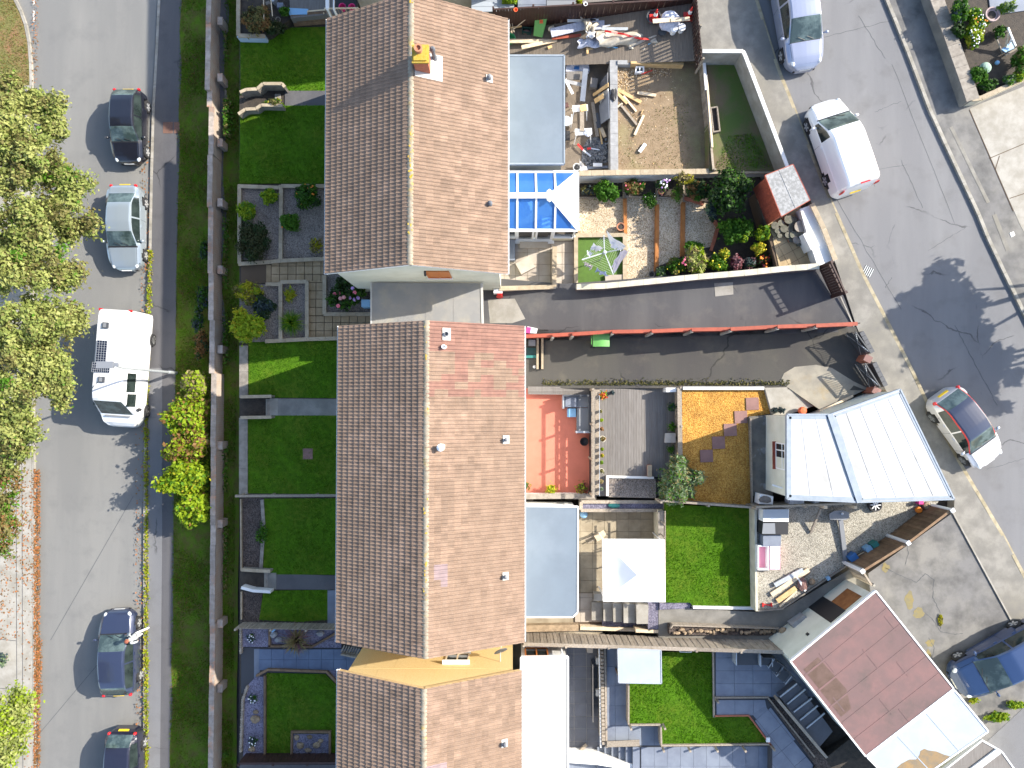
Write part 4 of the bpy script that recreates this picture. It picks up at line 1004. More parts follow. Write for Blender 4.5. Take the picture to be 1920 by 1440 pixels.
for i in range(6):
 a,b=ed[i],ed[(i+1)%6];mb.bar((a.x,a.y,ZG-.06),(b.x,b.y,ZG-.06),.06,.18)
g.part('fascia',mb,M['greytrim'])
ins=[p+(Vector((ed[0].x+2.4,ed[0].y-1.6))-p).normalized()*.12 for p in ed]
mb=MB();mb.prism(ins,3.9,ZG-.15);g.part('wall',mb,M['cream'])
wx=ins[0].x-.01;ya,yb=P(1470,832,6.2).y,P(1470,880,6.2).y
mb=MB()
for y in(ya,(ya+yb)/2+.25,yb):mb.box((wx,y,5.95),(.06,.05,1.0))
for z in(5.45,6.15,6.45):mb.box((wx-.002,(ya+yb)/2,z),(.058,ya-yb+.05,.05))
wd=g.part('window',mb,M['white']);mb=MB();mb.box((wx-.004,(ya+yb)/2,5.95),(.02,ya-yb,1.0));g.part('pane',mb,M['glass_dark'],wd)
mb=MB();mb.box((wx-.07,(ya+yb)/2,5.4),(.16,ya-yb+.12,.05));g.part('sill',mb,M['redwood'],wd)
mb=MB();pq=P(1448,909,6.0);mb.tube([(pq.x,pq.y,6.0),(ins[0].x+.05,pq.y-.15,6.2)],.035,6);g.part('overflow_pipe',mb,M['white'])
g=flatroof('garage','garage with dusty red felt roof and cream walls','garage',[(1642,1108),(1788,1291),(1623,1418),(1482,1240)],ZG-.05,3.9,M['redroof'],M['cream'],M['white'],.06)
q=g.poly
for i in range(1,6):
 a,b=q[0].lerp(q[1],i/6),q[3].lerp(q[2],i/6);mb=MB();d=(b-a)*.02;mb.bar((a.x+d.x,a.y+d.y,ZG-.046),(b.x-d.x,b.y-d.y,ZG-.046),.07,.012);g.part('roof_lap',mb,M['redroof'],g.roof)
for s0,r0,r1 in((.08,.2,.35),(.25,.55,.7),(.42,.3,.5),(.58,.7,.86),(.75,.1,.3),(.9,.45,.6),(.5,.86,1)):
 a,b=q[0].lerp(q[3],s0).lerp(q[1].lerp(q[2],s0),r0),q[0].lerp(q[3],s0).lerp(q[1].lerp(q[2],s0),r1);mb=MB();mb.bar((a.x,a.y,ZG-.047),(b.x,b.y,ZG-.047),.05,.01);g.part('roof_lap',mb,M['redroof'],g.roof)
mb=MB();a,b=q[3].lerp(q[2],.12),q[3].lerp(q[2],.62);d=(q[0]-q[3]).normalized()
mb.prism([a+d*.22,b+d*.22,b+d*.75,b.lerp(a,.3)+d*1.1,a+d*1.0],ZG-.06,ZG-.045);g.part('water_stain',mb,mat('damp_felt',(.10,.06,.04),(.13,.08,.06),3,rough=.45),g.roof)
def wallpt(a,b,t,z,off):
 p=a.lerp(b,t);d=(b-a).normalized();n=Vector((-d.y,d.x));return Vector((p.x+n.x*off,p.y+n.y*off,z))
A,B=q[3],q[0];dd=(B-A).normalized();n=Vector((-dd.y,dd.x));ang=math.atan2(dd.y,dd.x)
off=-.14
for s,e,z0,z1,m,nm in((.52,.70,4.0,6.35,'black','doorway_shade'),(.70,.90,5.0,6.3,'osbwin','door_panel')):  # black panel paints the shade inside the open doorway
 mb=MB();p=wallpt(A,B,(s+e)/2,(z0+z1)/2,off);mb.box(p,((B-A).length*(e-s),.06,z1-z0),ang);g.part(nm,mb,M[m]if m!='osbwin' else mat('brown_door',(.26,.105,.03),(.2,.075,.02),5))
mb=MB();p=wallpt(A,B,.30,5.9,off+.03);mb.box(p,(.12,.1,.14),ang);g.part('wall_lamp',mb,M['black'])
g=flatroof('garage','garage with pale blue-grey sheet roof and rusty stain joined to the red one','garage',[(1790,1294),(1853,1371),(1690,1484),(1626,1420)],ZG-.12,4.0,M['paleroof'],M['cream'],M['white'],.06)
q=g.poly;sm=mat('rust_stain',(.27,.17,.07),(.18,.14,.09),2.5,rough=.7)
mb=MB();st=PX([(1681,1440),(1690,1432),(1705,1424),(1718,1424),(1724,1416),(1726,1408),(1733,1404),(1741,1407),(1756,1409),(1770,1415),(1781,1418),(1769,1428),(1740,1448),(1712,1466),(1690,1478)],ZG-.12)
mb.prism(st,ZG-.14,ZG-.115);g.part('rust_stain',mb,sm,g.roof)
for i in(1,2):
 a,b=q[0].lerp(q[3],i/3),q[1].lerp(q[2],i/3);mb=MB();d=(b-a)*.02;mb.bar((a.x+d.x,a.y+d.y,ZG-.116),(b.x-d.x,b.y-d.y,ZG-.116),.04,.012);g.part('roof_lap',mb,M['paleroof'],g.roof)
g=flatroof('garage','lower garage at bottom right with dark roof and white ridge strip','garage',[(1841,1388),(1878,1409),(1922,1470),(1840,1560),(1740,1468)],ZG-.6,4.0,M['deck'],M['cream'],M['white'],.06)
mb=MB();a,b=P(1873,1407,ZG-.55),P(1800,1462,ZG-.55);mb.bar(a,b,.24,.07);g.part('ridge_strip',mb,M['white'],g.roof)
#walls and fences
def wall(label,pts,z1,z0,w,m,cop=None,step=.6,name='garden_wall',cat='wall',group=None,cw=.05,ch=.06,ends=True):
 p=P(*pts[len(pts)//2],z1);t=Thing(name,label,cat,(p.x,p.y,z0),group)
 mb=MB();wallrun(mb,pts,z0,z1-(ch if cop else 0),w);t.part('wall_body',mb,M[m])
 if cop:
  q=[P(u,v,z1-ch/2)for u,v in pts]
  for a,b in line_pts(q,step):
   d=(b-a).normalized()*.005;k=MB();k.bar(a+d,b-d,w+cw,ch*rnd.uniform(.92,1.08));t.part('coping_stone',k,M[cop])
 return t
def sleeper(label,a,b,z1,z0,w,m='orangewood',name='sleeper',cat='sleeper',group=None):
 q=[P(*a,z1),P(*b,z1)];mb=MB();mb.bar((q[0].x,q[0].y,(z0+z1)/2),(q[1].x,q[1].y,(z0+z1)/2),w,z1-z0)
 return single(name,label,cat,mb,M[m],group=group)
def fence(label,a,b,zt,zb,bw=.15,m='timber',gap=.008,post=1.8,cat='fence',side=1,thick=.02,cap=True,group=None,name='garden_fence',rails=(.2,.8),capw=.07,railm=None,postm=None,arris=True):
 """close-boarded fence; a, b photo points on its top; zt, zb may be (start, end)"""
 za,zc=zt if isinstance(zt,tuple)else(zt,zt);ba,bb=zb if isinstance(zb,tuple)else(zb,zb)
 A,B=P(*a,za),P(*b,zc);d=(B-A);L=Vector((d.x,d.y)).length;ang=math.atan2(d.y,d.x);n=max(1,round(L/bw));w=L/n
 nx,ny=-math.sin(ang)*side,math.cos(ang)*side
 t=Thing(name,label,cat,((A.x+B.x)/2,(A.y+B.y)/2,min(ba,bb)),group)
 mb=MB();mb.box((0,0,0),(w-gap,thick,1));me=mb.mesh('board',M[m])
 for i in range(n):
  k=(i+.5)/n;z1=lerp(za,zc,k)-(.03 if cap else 0)+rnd.uniform(-.008,.008);z0=lerp(ba,bb,k);o=(.006 if i%2 else-.006)
  t.piece('board',me,(lerp(A.x,B.x,k)+nx*o,lerp(A.y,B.y,k)+ny*o,(z0+z1)/2),(0,rnd.uniform(-.006,.006),ang),None,(1,1,z1-z0))
 if arris:
  for f in rails:
   mb=MB();mb.bar((A.x-nx*.04,A.y-ny*.04,lerp(ba,za,f)),(B.x-nx*.04,B.y-ny*.04,lerp(bb,zc,f)),.05,.08);t.part('rail',mb,M[railm or m])
 np_=max(1,round(L/post))
 for i in range(np_+1):
  k=i/np_;mb=MB();x,y=lerp(A.x,B.x,k)-nx*.07,lerp(A.y,B.y,k)-ny*.07;z0,z1=lerp(ba,bb,k)-.2,lerp(za,zc,k)+.03
  mb.box((x,y,(z0+z1)/2),(.09,.09,z1-z0),ang);t.part('post',mb,M[postm or m])
 if cap:
  for i in range(np_):
   p,q=A.lerp(B,i/np_),A.lerp(B,(i+1)/np_);mb=MB();mb.bar((p.x,p.y,p.z-.015),(q.x,q.y,q.z-.015),capw,.03);t.part('capping',mb,M[m])
 return t
#long garden wall on the west side
t=Thing('garden_wall','long weathered brick garden wall with stepped top between grass bank and path','wall',(P(393,720,1.8).x,0,.5))
segs=[(-60,43,392,1.9),(43,112,390.5,1.86),(112,168,389.5,1.95),(168,200,393,1.75),(200,290,396.5,1.8),(290,388,394,1.86),(388,512,395.5,1.82),(512,600,396,1.84),(600,700,398,1.8),(700,838,401,1.78),(838,985,400.5,1.82),(985,1170,399.5,1.8),(1170,1262,398.5,1.82),(1262,1500,397,1.84)]
rgb_=random.Random(9)
for i,(v0,v1,u,z)in enumerate(segs):
 a,b=P(u,v0,z),P(u,v1,z);b.x=a.x
 mb=MB();mb.box((a.x,(a.y+b.y)/2,(.3+z-.07)/2),(.22,a.y-b.y-.004,z-.37));t.part('wall_panel',mb,M['brickwall'])
 n=max(2,round((a.y-b.y)/.5));
 for k in range(n):
  ya,yb=lerp(a.y,b.y,k/n),lerp(a.y,b.y,(k+1)/n);mb=MB();mb.box((a.x+rgb_.uniform(-.008,.008),(ya+yb)/2,z-.035),(.25,ya-yb-.008,.07+rgb_.uniform(-.006,.006)));t.part('coping_stone',mb,M['coping'])
for v in(40,146,268,380,506,655,835,982,1169,1290):
 z=1.5;q=P(414,v,z);mb=MB();mb.box((q.x-.03,q.y,(.4+z)/2),(.22,.36,z-.4));t.part('pillar',mb,M['brickwall'])
 mb=MB();mb.box((q.x-.02,q.y,z+.03),(.25,.4,.06));t.part('pillar_cap',mb,M['coping'])
#front gardens, north to south
zf=ZF
wall('tan corner planter wall with pale blue end face at the top left garden',[(447,-40),(447,67),(497,68)],zf+.55,.6,.14,'bluewall','tanstone',.7,cat='wall')
slab('flower_bed',[(449,-60),(530,-60),(545,10),(545,34),(505,66),(449,66)],zf+.42,.6,M['soil'])
t=Thing('timber_retaining_wall','low wall of stacked brown sleepers above the top left lawn','retaining wall',(*P(580,45,zf).xy,zf))
for i in range(6):
 z=zf+.06+i*.115;mb=MB();a,b=P(545,30,2.6),P(617,24,2.6);o=-.02*i+.5*0;mb.bar((a.x,a.y-.12+.03*i,z),(b.x,b.y-.12+.03*i,z),.12,.105);t.part('sleeper',mb,M['timber_warm'])
slab('upper_patio',[(538,-80),(672,-80),(672,24),(617,27),(545,34)],zf+.68,.5,M['deck'])
mb=MB();mb.prism(PX([(540,15),(578,17),(576,27),(543,28)],zf+.7),zf+.6,zf+.72);single('blue_board','pale blue board lying at the patio edge above the sleepers','board',mb,M['pblue'])
mb=MB();mb.tube([P(577,21,zf+1.35),P(612,18,zf+1.4)],.03,6);mb.tube([P(577,21,zf+1.35),P(577,24,zf+.7)],.03,6);mb.tube([P(607,24,zf+1.3),P(607,26,zf+.7)],.03,6);single('handrail','thin pale handrail on the patio edge above the sleepers','handrail',mb,M['palewood'])
t=Thing('porch_canopy','white framed canopy beside the grey house end at the top edge','canopy',(*P(640,5,3.5).xy,zf+.68))
for u in(614,626):
 mb=MB();a,b=P(u,-30,4.2),P(u,17,4.2);mb.bar(a,b,.16 if u==614 else.06,.1);t.part('beam',mb,M['white'])
 mb=MB();mb.bar(b,(b.x,b.y,zf+.6),.08,.08);t.part('post',mb,M['white'])
mb=MB();mb.prism(PX([(628,-30),(668,-30),(668,15),(628,16)],3.2),3.1,3.2);t.part('interior_shade',mb,M['black'])  # black sheet painted in for the dark interior under the canopy
for u,v,lb in((642,13,'pink plastic tub under the white canopy nearer the rail'),(660,14,'pink plastic tub under the white canopy nearer the wall')):
 p=P(u,v,3.4);mb=MB();mb.lathe((p.x,p.y,3.2),[(.13,0),(.17,.26),(.15,.26),(.12,.04)],12);single('plastic_tub',lb,'tub',mb,M['fl_mag'],group='pink tubs by the canopy')
t=Thing('balcony_rail','pale slatted rail crossing below the white canopy','railing',(*P(635,20,3.6).xy,zf))
mb=MB();mb.bar(P(608,16,3.7),P(672,15,3.7),.06,.05);t.part('top_rail',mb,M['palewood'])
for i in range(9):
 mb=MB();q=P(610+i*7.5,16,3.66);mb.box((q.x,q.y-.02,3.3),(.035,.03,.7));t.part('baluster',mb,M['timber'])
lawn([(450,62),(505,70),(545,52),(612,50),(660,52),(660,170),(535,170),(500,160),(451,178)],zf,460,.05,seed=31)
lawn([(450,214),(530,192),(534,198),(660,197),(660,344),(449,344)],zf,460,.05,seed=32)
slab('front_path',[(534,169),(660,169),(660,198),(534,198)],zf-.002,.4,M['pave_asphalt'])
def steps(label,u0,u1,v0,v1,za,zb,n,m,nose=None,walls=None,wm='stone',mirror=False):
 t=Thing('garden_steps',label,'steps',(*P((u0+u1)/2,(v0+v1)/2,za).xy,za))
 for i in range(n):
  z=lerp(za,zb,(i+1)/n);ua,ub=lerp(u0,u1,i/n),lerp(u0,u1,(i+1)/n)
  mb=MB();mb.prism(PX([(ua,v0),(u1,v0),(u1,v1),(ua,v1)],z),z-(zb-za)/n-.02,z);t.part('step',mb,M[m])
  if nose:mb=MB();mb.prism(PX([(ua-.5,v0),(ua+2.5,v0),(ua+2.5,v1),(ua-.5,v1)],z+.01),z-.04,z+.012);t.part('nosing',mb,M[nose])
 for(pts,z1,w)in walls or[]:
  mb=MB();wallrun(mb,pts,za-.3,z1,w);t.part('side_wall',mb,M[wm])
  q=[P(u,v,z1+.02)for u,v in pts]
  for a,b in zip(q[:-1],q[1:]):mb=MB();mb.bar(a,b,w+.05,.05);t.part('coping_stone',mb,M['tanstone'])
 return t
steps('stone steps with low sculpted side walls between the two top left lawns',455,526,176,204,ZPATH,zf,7,'stone','conc_pale',[([(450,173),(462,168),(482,167),(493,157),(529,157),(534,163)],zf+.62,.1),([(447,214),(460,205),(480,204),(490,197),(530,198)],zf+.5,.1)])
slab('gravel_bed',[(449,348),(610,348),(640,348),(640,486),(449,488)],zf-.004,.4,M['g_grey'])
TW_=dict(cat='wall',group='tan edging walls of the gravel garden')
wall('tan edging wall along the path side of the gravel garden',[(449,347),(449,494)],zf+.2,.8,.13,'tanstone','tanstone',.9,**TW_)
wall('tan edging wall along the lawn side of the gravel garden',[(446,349),(523,352),(527,349),(611,349)],zf+.2,.8,.13,'tanstone','tanstone',.9,**TW_)
wall('tan dividing wall running through the middle of the gravel garden',[(527,353),(526,489)],zf+.2,.8,.13,'tanstone','tanstone',.9,**TW_)
wall('tan edging wall above the tan paving of the gravel garden',[(447,495),(508,491),(526,489),(611,485)],zf+.2,.8,.13,'tanstone','tanstone',.9,**TW_)
PV=struct('paving',MB().prism(PX([(452,487),(640,487),(640,531),(620,700),(575,700),(575,531),(452,531)],zf-.03),zf-.4,zf-.03),M['joint'])
pave(PV,[(509,491),(606,488),(606,527),(509,530)],zf-.03,.405,.405,[M['tan']],0,(509,530),.03)
pave(PV,[(578,527),(606,527),(606,592),(578,592)],zf-.03,.405,.405,[M['tan']],0,(577,592),.03)
pave(PV,[(578,593),(700,593),(700,636),(578,636)],zf-.03,.405,.405,[M['tan']],0,(577,636),.03)
t=steps('tan paved steps up from the shaded path into the gravel garden',454,508,497,529,ZPATH,zf-.01,6,'tan')
slab('gravel_bed',[(449,533),(524,533),(524,640),(449,642)],zf-.004,.4,M['g_grey'])
slab('gravel_bed',[(528,531),(575,529),(575,633),(528,634)],zf-.004,.4,M['g_grey'])
wall('tan edging wall between the tan steps and the yellow bush',[(498,533),(525,533)],zf+.2,.8,.13,'tanstone','tanstone',.9,**TW_)
wall('tan edging wall round the narrow bed with the spiky clump',[(526,638),(526,529),(575.5,528),(575.5,634)],zf+.2,.8,.13,'tanstone','tanstone',.9,**TW_)
wall('tan edging wall between the gravel garden and the lawn with a sunlit patch',[(497,640),(575,636),(645,634)],zf+.2,.8,.13,'tanstone','tanstone',.9,**TW_)
wall('tan edging wall round the hydrangea bed',[(608.5,516),(608.5,589),(697,589)],zf+.2,.8,.13,'tanstone','tanstone',.9,**TW_)
slab('flower_bed',[(611,500),(700,500),(700,587),(611,587)],zf,.4,M['g_grey'])
mb=MB();q=P(688,570,zf+.4);mb.box((q.x,q.y,zf+.35),(.42,.34,.7));single('water_butt','pale blue tub at the corner of the carport behind the hydrangea','tub',mb,M['pblue'])
lawn([(466,642),(700,636),(700,747),(466,745)],zf,420,.04,seed=33)
lawn([(465,782),(510,782),(510,779),(700,779),(700,927),(465,925)],zf,420,.04,seed=34)
slab('front_path',[(508,747),(700,748),(700,779),(508,779)],zf-.004,.4,M['conc'])
mb=MB();a=P(579,748,zf);mb.prism(PX([(506,747),(521,747),(521,779),(506,779)],zf+.006),zf-.05,zf+.008);struct('path_landing',mb,M['conc_pale'])
wall('broad mossy retaining wall top beside the lawn with a sunlit patch',[(457,648),(457,746)],zf+.06,.6,.36,'stone','stone',1.1)
wall('broad mossy retaining wall top beside the lawn with the square plate',[(456.5,783),(456.5,926)],zf+.06,.6,.36,'stone','stone',1.1)
steps('dark concrete steps with two straight side walls between the middle lawns',456,506,748,779,ZPATH,zf,7,'stone','conc_pale',[([(451,744),(509,743)],zf+.5,.1),([(451,783),(509,782)],zf+.5,.1)])
mb=MB();mb.prism(PX([(568,841),(586,841),(586,861),(568,861)],zf+.02),zf-.03,zf+.02);single('access_plate','rusty square plate set in the middle lawn','cover',mb,M['redslab'])
t=Thing('rail_fence','thin grey rail on short posts between two front lawns','fence',(*P(540,930,zf).xy,zf))
mb=MB();mb.bar(P(441,930,zf+.8),P(637,929,zf+.8),.12,.06);t.part('rail',mb,M['timber'])
for u in(447,505,588):
 mb=MB();q=P(u,929.5,zf+.8);mb.box((q.x,q.y,zf+.3),(.07,.07,1.0));t.part('post',mb,M['timber'])
slab('flower_bed',[(450,934),(494,934),(494,1072),(450,1072)],zf-.01,.4,M['bark'])
mb=MB();wallrun(mb,[(451,936),(452,1070)],zf-.3,zf+.12,.06);single('edging_board','thin pale edging board beside the bark bed below the rail','edging',mb,M['tanstone'])
wall('narrow stone edging between bark bed and the lower middle lawn',[(491,937),(494,985),(489,1066)],zf+.06,zf-.3,.16,'stone',None)
lawn([(495,935),(700,934),(700,1078),(506,1077),(490,1066)],zf-.002,420,.04,seed=35)
steps('concrete steps with one pale and one grey side wall',455,504,1074,1103,ZPATH,zf,6,'stone','conc_pale',[([(452,1068),(480,1070),(507,1071)],zf+.4,.1)])
wall('pale angled side wall beside the lower concrete steps',[(452,1102),(474,1108),(507,1110)],zf+.45,.6,.13,'whitewall',None)
slab('front_path',[(504,1076),(632,1079),(700,1080),(700,1106),(632,1106),(504,1105)],zf-.006,.4,M['pave_asphalt'])
mb=MB();mb.prism(PX([(502,1074),(518,1074),(518,1105),(502,1105)],zf+.004),zf-.05,zf+.006);struct('path_landing',mb,M['conc'])
slab('flower_bed',[(451,1108),(492,1112),(486,1166),(451,1166)],zf-.01,.4,M['bark'])
mb=MB();wallrun(mb,[(452,1110),(452,1162)],zf-.3,zf+.12,.06);single('edging_board','thin pale edging board beside the bark bed next to the leaning fence','edging',mb,M['tanstone'])
lawn([(494,1108),(614,1106),(614,1162),(560,1166),(486,1162)],zf,420,.05,seed=36)
slab('side_path',[(614,1107),(700,1107),(700,1200),(614,1190)],zf-.002,.4,M['slate_pave'])
fence('weathered picket fence leaning below the small lower lawn',(441,1178),(640,1181),zf+.95,zf,.105,'timber',.02,1.6,cap=False,side=1)
slab('slate_bed',[(452,1176),(508,1176),(508,1213),(452,1213)],zf+.05,.5,M['g_slate'])
slab('slate_bed',[(505,1176),(640,1180),(640,1215),(505,1213)],zf,.5,M['g_slate'])
BS=struct('paving',MB().prism(PX([(452,1214),(700,1214),(700,1300),(452,1300)],zf-.02),zf-.5,zf-.02),M['joint_grey'])
pave(BS,[(486,1216),(700,1216),(700,1256),(486,1256)],zf-.02,.6,.5,[mat('blue_paving',(.12,.16,.235),(.095,.125,.19),1.6,rough=.7,bump=.2,rv=.05)],0,(486,1256),.012)
steps('blue-grey steps up from the shaded path to the slate garden',455,487,1217,1290,ZPATH,zf-.01,3,'slate_pave')
for k,(pts,lb)in enumerate((([(505,1213),(505,1178)],'dark timber edging at the left of the rockery'),([(503,1212),(585,1213),(636,1184)],'dark timber edging round the spiky plant'),([(496,1267),(496,1418)],'dark timber edging between slate bed and bottom lawn'),([(480,1268),(502,1256),(612,1260),(640,1290),(655,1315)],'dark timber edging round the top of the bottom lawn'),([(546,1416),(547,1373),(618,1373),(618,1416)],'dark timber edging round the small bed of boulders'))):
 mb=MB();wallrun(mb,pts,zf-.3,zf+.16,.1);single('timber_edging',lb,'edging',mb,M['timber_warm'])
lawn([(500,1262),(610,1264),(636,1290),(700,1380),(700,1412),(500,1412)],zf+.02,420,.04,seed=37)
slab('slate_bed',[(458,1292),(478,1270),(496,1268),(496,1420),(456,1420)],zf+.02,.6,M['g_slate'])
slab('slate_bed',[(549,1376),(616,1376),(616,1414),(549,1414)],zf+.05,.5,M['g_slate'])
slab('side_path',[(612,1256),(700,1256),(700,1330),(640,1290)],zf,.5,M['g_slate'])
t=Thing('log_edging','row of upright log edging beside the slate bed and dark path','edging',(*P(452,1350,zf).xy,zf-.6))
for i in range(27):
 q=P(interp(i,[0,5,26],[462,454,450]),1290+i*4.6,zf+.2);mb=MB();mb.lathe((q.x,q.y,zf-.7),[(.075,0),(.075,.82+.05*math.sin(i*2.1)),(.06,.86),(0,.87)],8);t.part('log',mb,M['timber'])
t=Thing('log_edging','row of upright log edging beside the white flowers above the blue steps','edging',(*P(450,1195,zf).xy,zf-.6))
for i in range(12):
 q=P(450,1177+i*4.4,zf+.2);mb=MB();mb.lathe((q.x,q.y,zf-.7),[(.07,0),(.07,.8+.05*math.sin(i*2.7)),(.05,.86),(0,.87)],8);t.part('log',mb,M['timber'])
fence('dark close-boarded fence at the bottom of the slate garden',(447,1432),(640,1431),zf+1.0,zf,.13,'darkwood',.012,1.7,cap=True,side=1,capw=.1)
slab('front_path',[(449,1434),(700,1434),(700,1600),(449,1600)],zf,.5,M['pave_asphalt'])
def boulder(label,u,v,z,r,seed,m='boulder',group=None,flat=.5):
 rg=random.Random(seed);q=P(u,v,z+r*.3);mb=MB();mb.ball((q.x,q.y,z+r*flat*.5),(r,r*rg.uniform(.65,1),r*flat),9,6,.22,rg);return single('boulder',label,'boulder',mb,M[m],group=group)
GB='boulders in the slate garden'
for i,(u,v,r,lb)in enumerate(((478,1349,.24,'large sandy boulder in the long slate bed'),(480,1335,.13,'small sandy boulder above the large one in the slate bed'),(471,1405,.16,'brown boulder at the foot of the long slate bed'),(556,1383,.14,'brown boulder at top left of the framed rock bed'),(562,1398,.19,'pale upright boulder in the framed rock bed'),(577,1407,.16,'red-brown boulder at the front of the framed rock bed'),(580,1382,.13,'dull boulder at top middle of the framed rock bed'),(594,1397,.18,'sandy pair boulder lying lower right in the framed rock bed'),(601,1389,.13,'round grey boulder at the right of the framed rock bed'),(512,1190,.2,'grey flat rock at the left of the rockery'),(522,1200,.17,'grey flat rock in the middle of the rockery'),(600,1188,.2,'pale slab rock right of the spiky plant'))):
 boulder(lb,u,v,zf+.04,r,i+3,'boulder' if i<9 else 'greystone',GB)
mb=MB();q=P(511,1181,zf+.3);mb.box((q.x,q.y,zf+.14),(.2,.2,.28),.7);single('square_planter','small pale blue square planter in the rockery corner','planter',mb,M['pblue'])
t=Thing('pallet','dark slatted timber bench in the gap below the terrace end','bench',(*P(665,1218,zf).xy,zf))
for i in range(9):
 mb=MB();a,b=P(646+i*4.6,1210+i*1.0,zf+.35),P(640+i*4.6,1222+i*1.0,zf+.35);mb.bar(a,b,.06,.04);t.part('slat',mb,M['timber'])
mb=MB();mb.bar(P(641,1224,zf+.3),P(684,1233,zf+.3),.07,.5);t.part('frame',mb,M['timber'])
#back gardens, north to south
def zy(x):return interp(x,[-1,.2,8.6,10.5],[2.45,2.45,4.0,4.2])
mb=MB();nu=20
def yfn(a,b):
 u=lerp(935,1318,a);v=lerp(lerp(38,-8,a),lerp(126,114,a),b);z=2.8
 for _ in range(6):z=zy(P(u,v,z).x)
 return tuple(P(u,v,z))
mb.grid(yfn,nu,6);struct('block_yard',mb,mat('block_yard',(.19,.155,.12),(.135,.11,.085),3,bump=.6,stretch=(7,.5,1),bscale=4,speck=(.24,.2,.16)))
slab('building_yard',[(948,95),(1150,112),(1146,322),(948,322)],2.42,.5,mat('mud_yard',(.17,.135,.10),(.12,.095,.07),2,bump=.6,bscale=25,speck=(.26,.22,.18)))
slab('earth_plot',[(1152,112),(1322,112),(1338,320),(1150,320)],3.12,1.2,M['dirt'])
slab('grass_strip',[(1326,108),(1396,108),(1470,320),(1330,320)],3.8,1.6,mat('patchy_turf',(.15,.11,.06),(.08,.13,.02),.9,bump=.9,bscale=40,speck=(.16,.12,.07)))
rgx=41
grass([tuple(p)for p in PX([(1365,255),(1410,250),(1445,316),(1340,316)],3.8)],3.8,420,.06,[M['grass_bright'],M['grass_verge']],41,wts=[.6,.4])
grass([tuple(p)for p in PX([(1180,215),(1290,190),(1300,316),(1165,316)],3.12)],3.12,110,.04,[M['grass_verge'],M['lf_straw']],42,wts=[.7,.3])
wall('grey block retaining wall between the building yard and the earth plot',[(1150.5,113),(1152,320)],3.36,2.2,.34,'greystone','greystone',.62,cw=.02)
sleeper('new yellow timber beam along the top edge of the earth plot',(1183,117),(1282,119.5),3.5,3.0,.11,'newwood','timber_beam','beam')
sleeper('grey coping block lying at the head of the earth plot',(1158,116.5),(1183,117),3.42,3.0,.2,'greystone','concrete_block','block')
fence('brown boarded screen between earth plot and grass strip',(1319,112),(1338,318),3.92,3.1,.16,'timber',.006,1.9,cap=True,side=-1,capw=.1)
sleeper('long pale plank laid on top of the boarded screen',(1325,140),(1336,276),3.99,3.93,.09,'palewood','plank','plank')
sleeper('white offcut lying on the head of the boarded screen',(1320,112),(1325,168),4.01,3.93,.13,'white','board_offcut','board')
wall('white-topped wall between the grass strip and the street pavement',[(1317,96),(1393,96),(1397,104),(1476,312)],5.0,3.8,.14,'conc_pale','whitewall',1.2,cw=.02,ch=.05)
t=Thing('sunken_planter','narrow timber-framed planter with dark soil in the grass strip','planter',(*P(1342,222,4.1).xy,4.1))
mb=MB();wallrun(mb,[(1333,202),(1345,200),(1350,245),(1338,247)],3.75,4.0,.06,True);t.part('frame',mb,M['timber']);mb=MB();mb.prism(PX([(1334,203),(1344,201),(1349,244),(1339,246)],3.9),3.75,3.86);t.part('soil',mb,M['soil'])
fence('tall dark brown fence behind the building materials',(925,17),(1300,-3),4.35,(2.4,3.6),.14,'darkwood',.008,1.85,cap=True,side=-1)
t=Thing('picket_fence','dark picket fence throwing striped shadows on the block yard','fence',(*P(1302,50,5).xy,4.0))
A,B=P(1306,-14,5.15),P(1316,110,5.15);n=17;me=MB().box((0,0,0),(.075,.02,1.15)).mesh('picket',M['darkwood']);ang=math.atan2(B.y-A.y,B.x-A.x)
for i in range(n):
 k=(i+.5)/n;q=A.lerp(B,k);t.piece('picket',me,(q.x,q.y,4.6),(0,0,ang))
for z in(4.3,4.95):
 mb=MB();mb.bar((A.x+.03,A.y,z),(B.x+.03,B.y,z),.04,.09);t.part('rail',mb,M['darkwood'])
for k in(0,.5,1):q=A.lerp(B,k);mb=MB();mb.box((q.x+.07,q.y,4.5),(.08,.08,1.4));t.part('post',mb,M['timber'])
t=wall('white garden wall with tan coping above the flower beds',[(1086,325),(1200,323),(1330,321.5),(1452,320)],3.75,2.2,.2,'whitewall','tanstone',.6)
slab('gravel_terrace',[(1084,340),(1172,335),(1172,450),(1084,450)],2.45,.6,M['g_beige'])
slab('gravel_terrace',[(1168,330),(1233,330),(1233,535),(1168,535)],2.62,.8,M['g_beige'])
slab('gravel_terrace',[(1230,330),(1282,330),(1282,530),(1230,530)],2.80,1.0,M['g_beige'])
slab('gravel_terrace',[(1279,330),(1360,330),(1360,480),(1335,530),(1279,530)],2.98,1.2,M['g_beige'])
slab('flower_bed',[(1330,328),(1424,326),(1440,400),(1460,440),(1478,512),(1225,540),(1232,500),(1310,468),(1335,462),(1347,430)],3.1,1.2,M['soil'])
slab('flower_bed',[(1086,330),(1172,330),(1172,368),(1086,368)],2.5,.8,M['soil'])
slab('flower_bed',[(1172,330),(1232,330),(1232,366),(1172,366)],2.68,.9,M['soil'])
slab('flower_bed',[(1232,330),(1280,330),(1280,368),(1232,368)],2.86,.9,M['soil'])
slab('flower_bed',[(1280,330),(1334,330),(1334,380),(1280,370)],3.04,.9,M['soil'])
GS='orange-stained sleepers stepping up the gravel terraces'
sleeper('lowest orange sleeper, beside the terracotta pot',(1172,372),(1173,438),2.68,2.4,.16,group=GS)
sleeper('middle orange sleeper, longest of the gravel terraces',(1233,383),(1231.5,508),2.86,2.5,.17,group=GS)
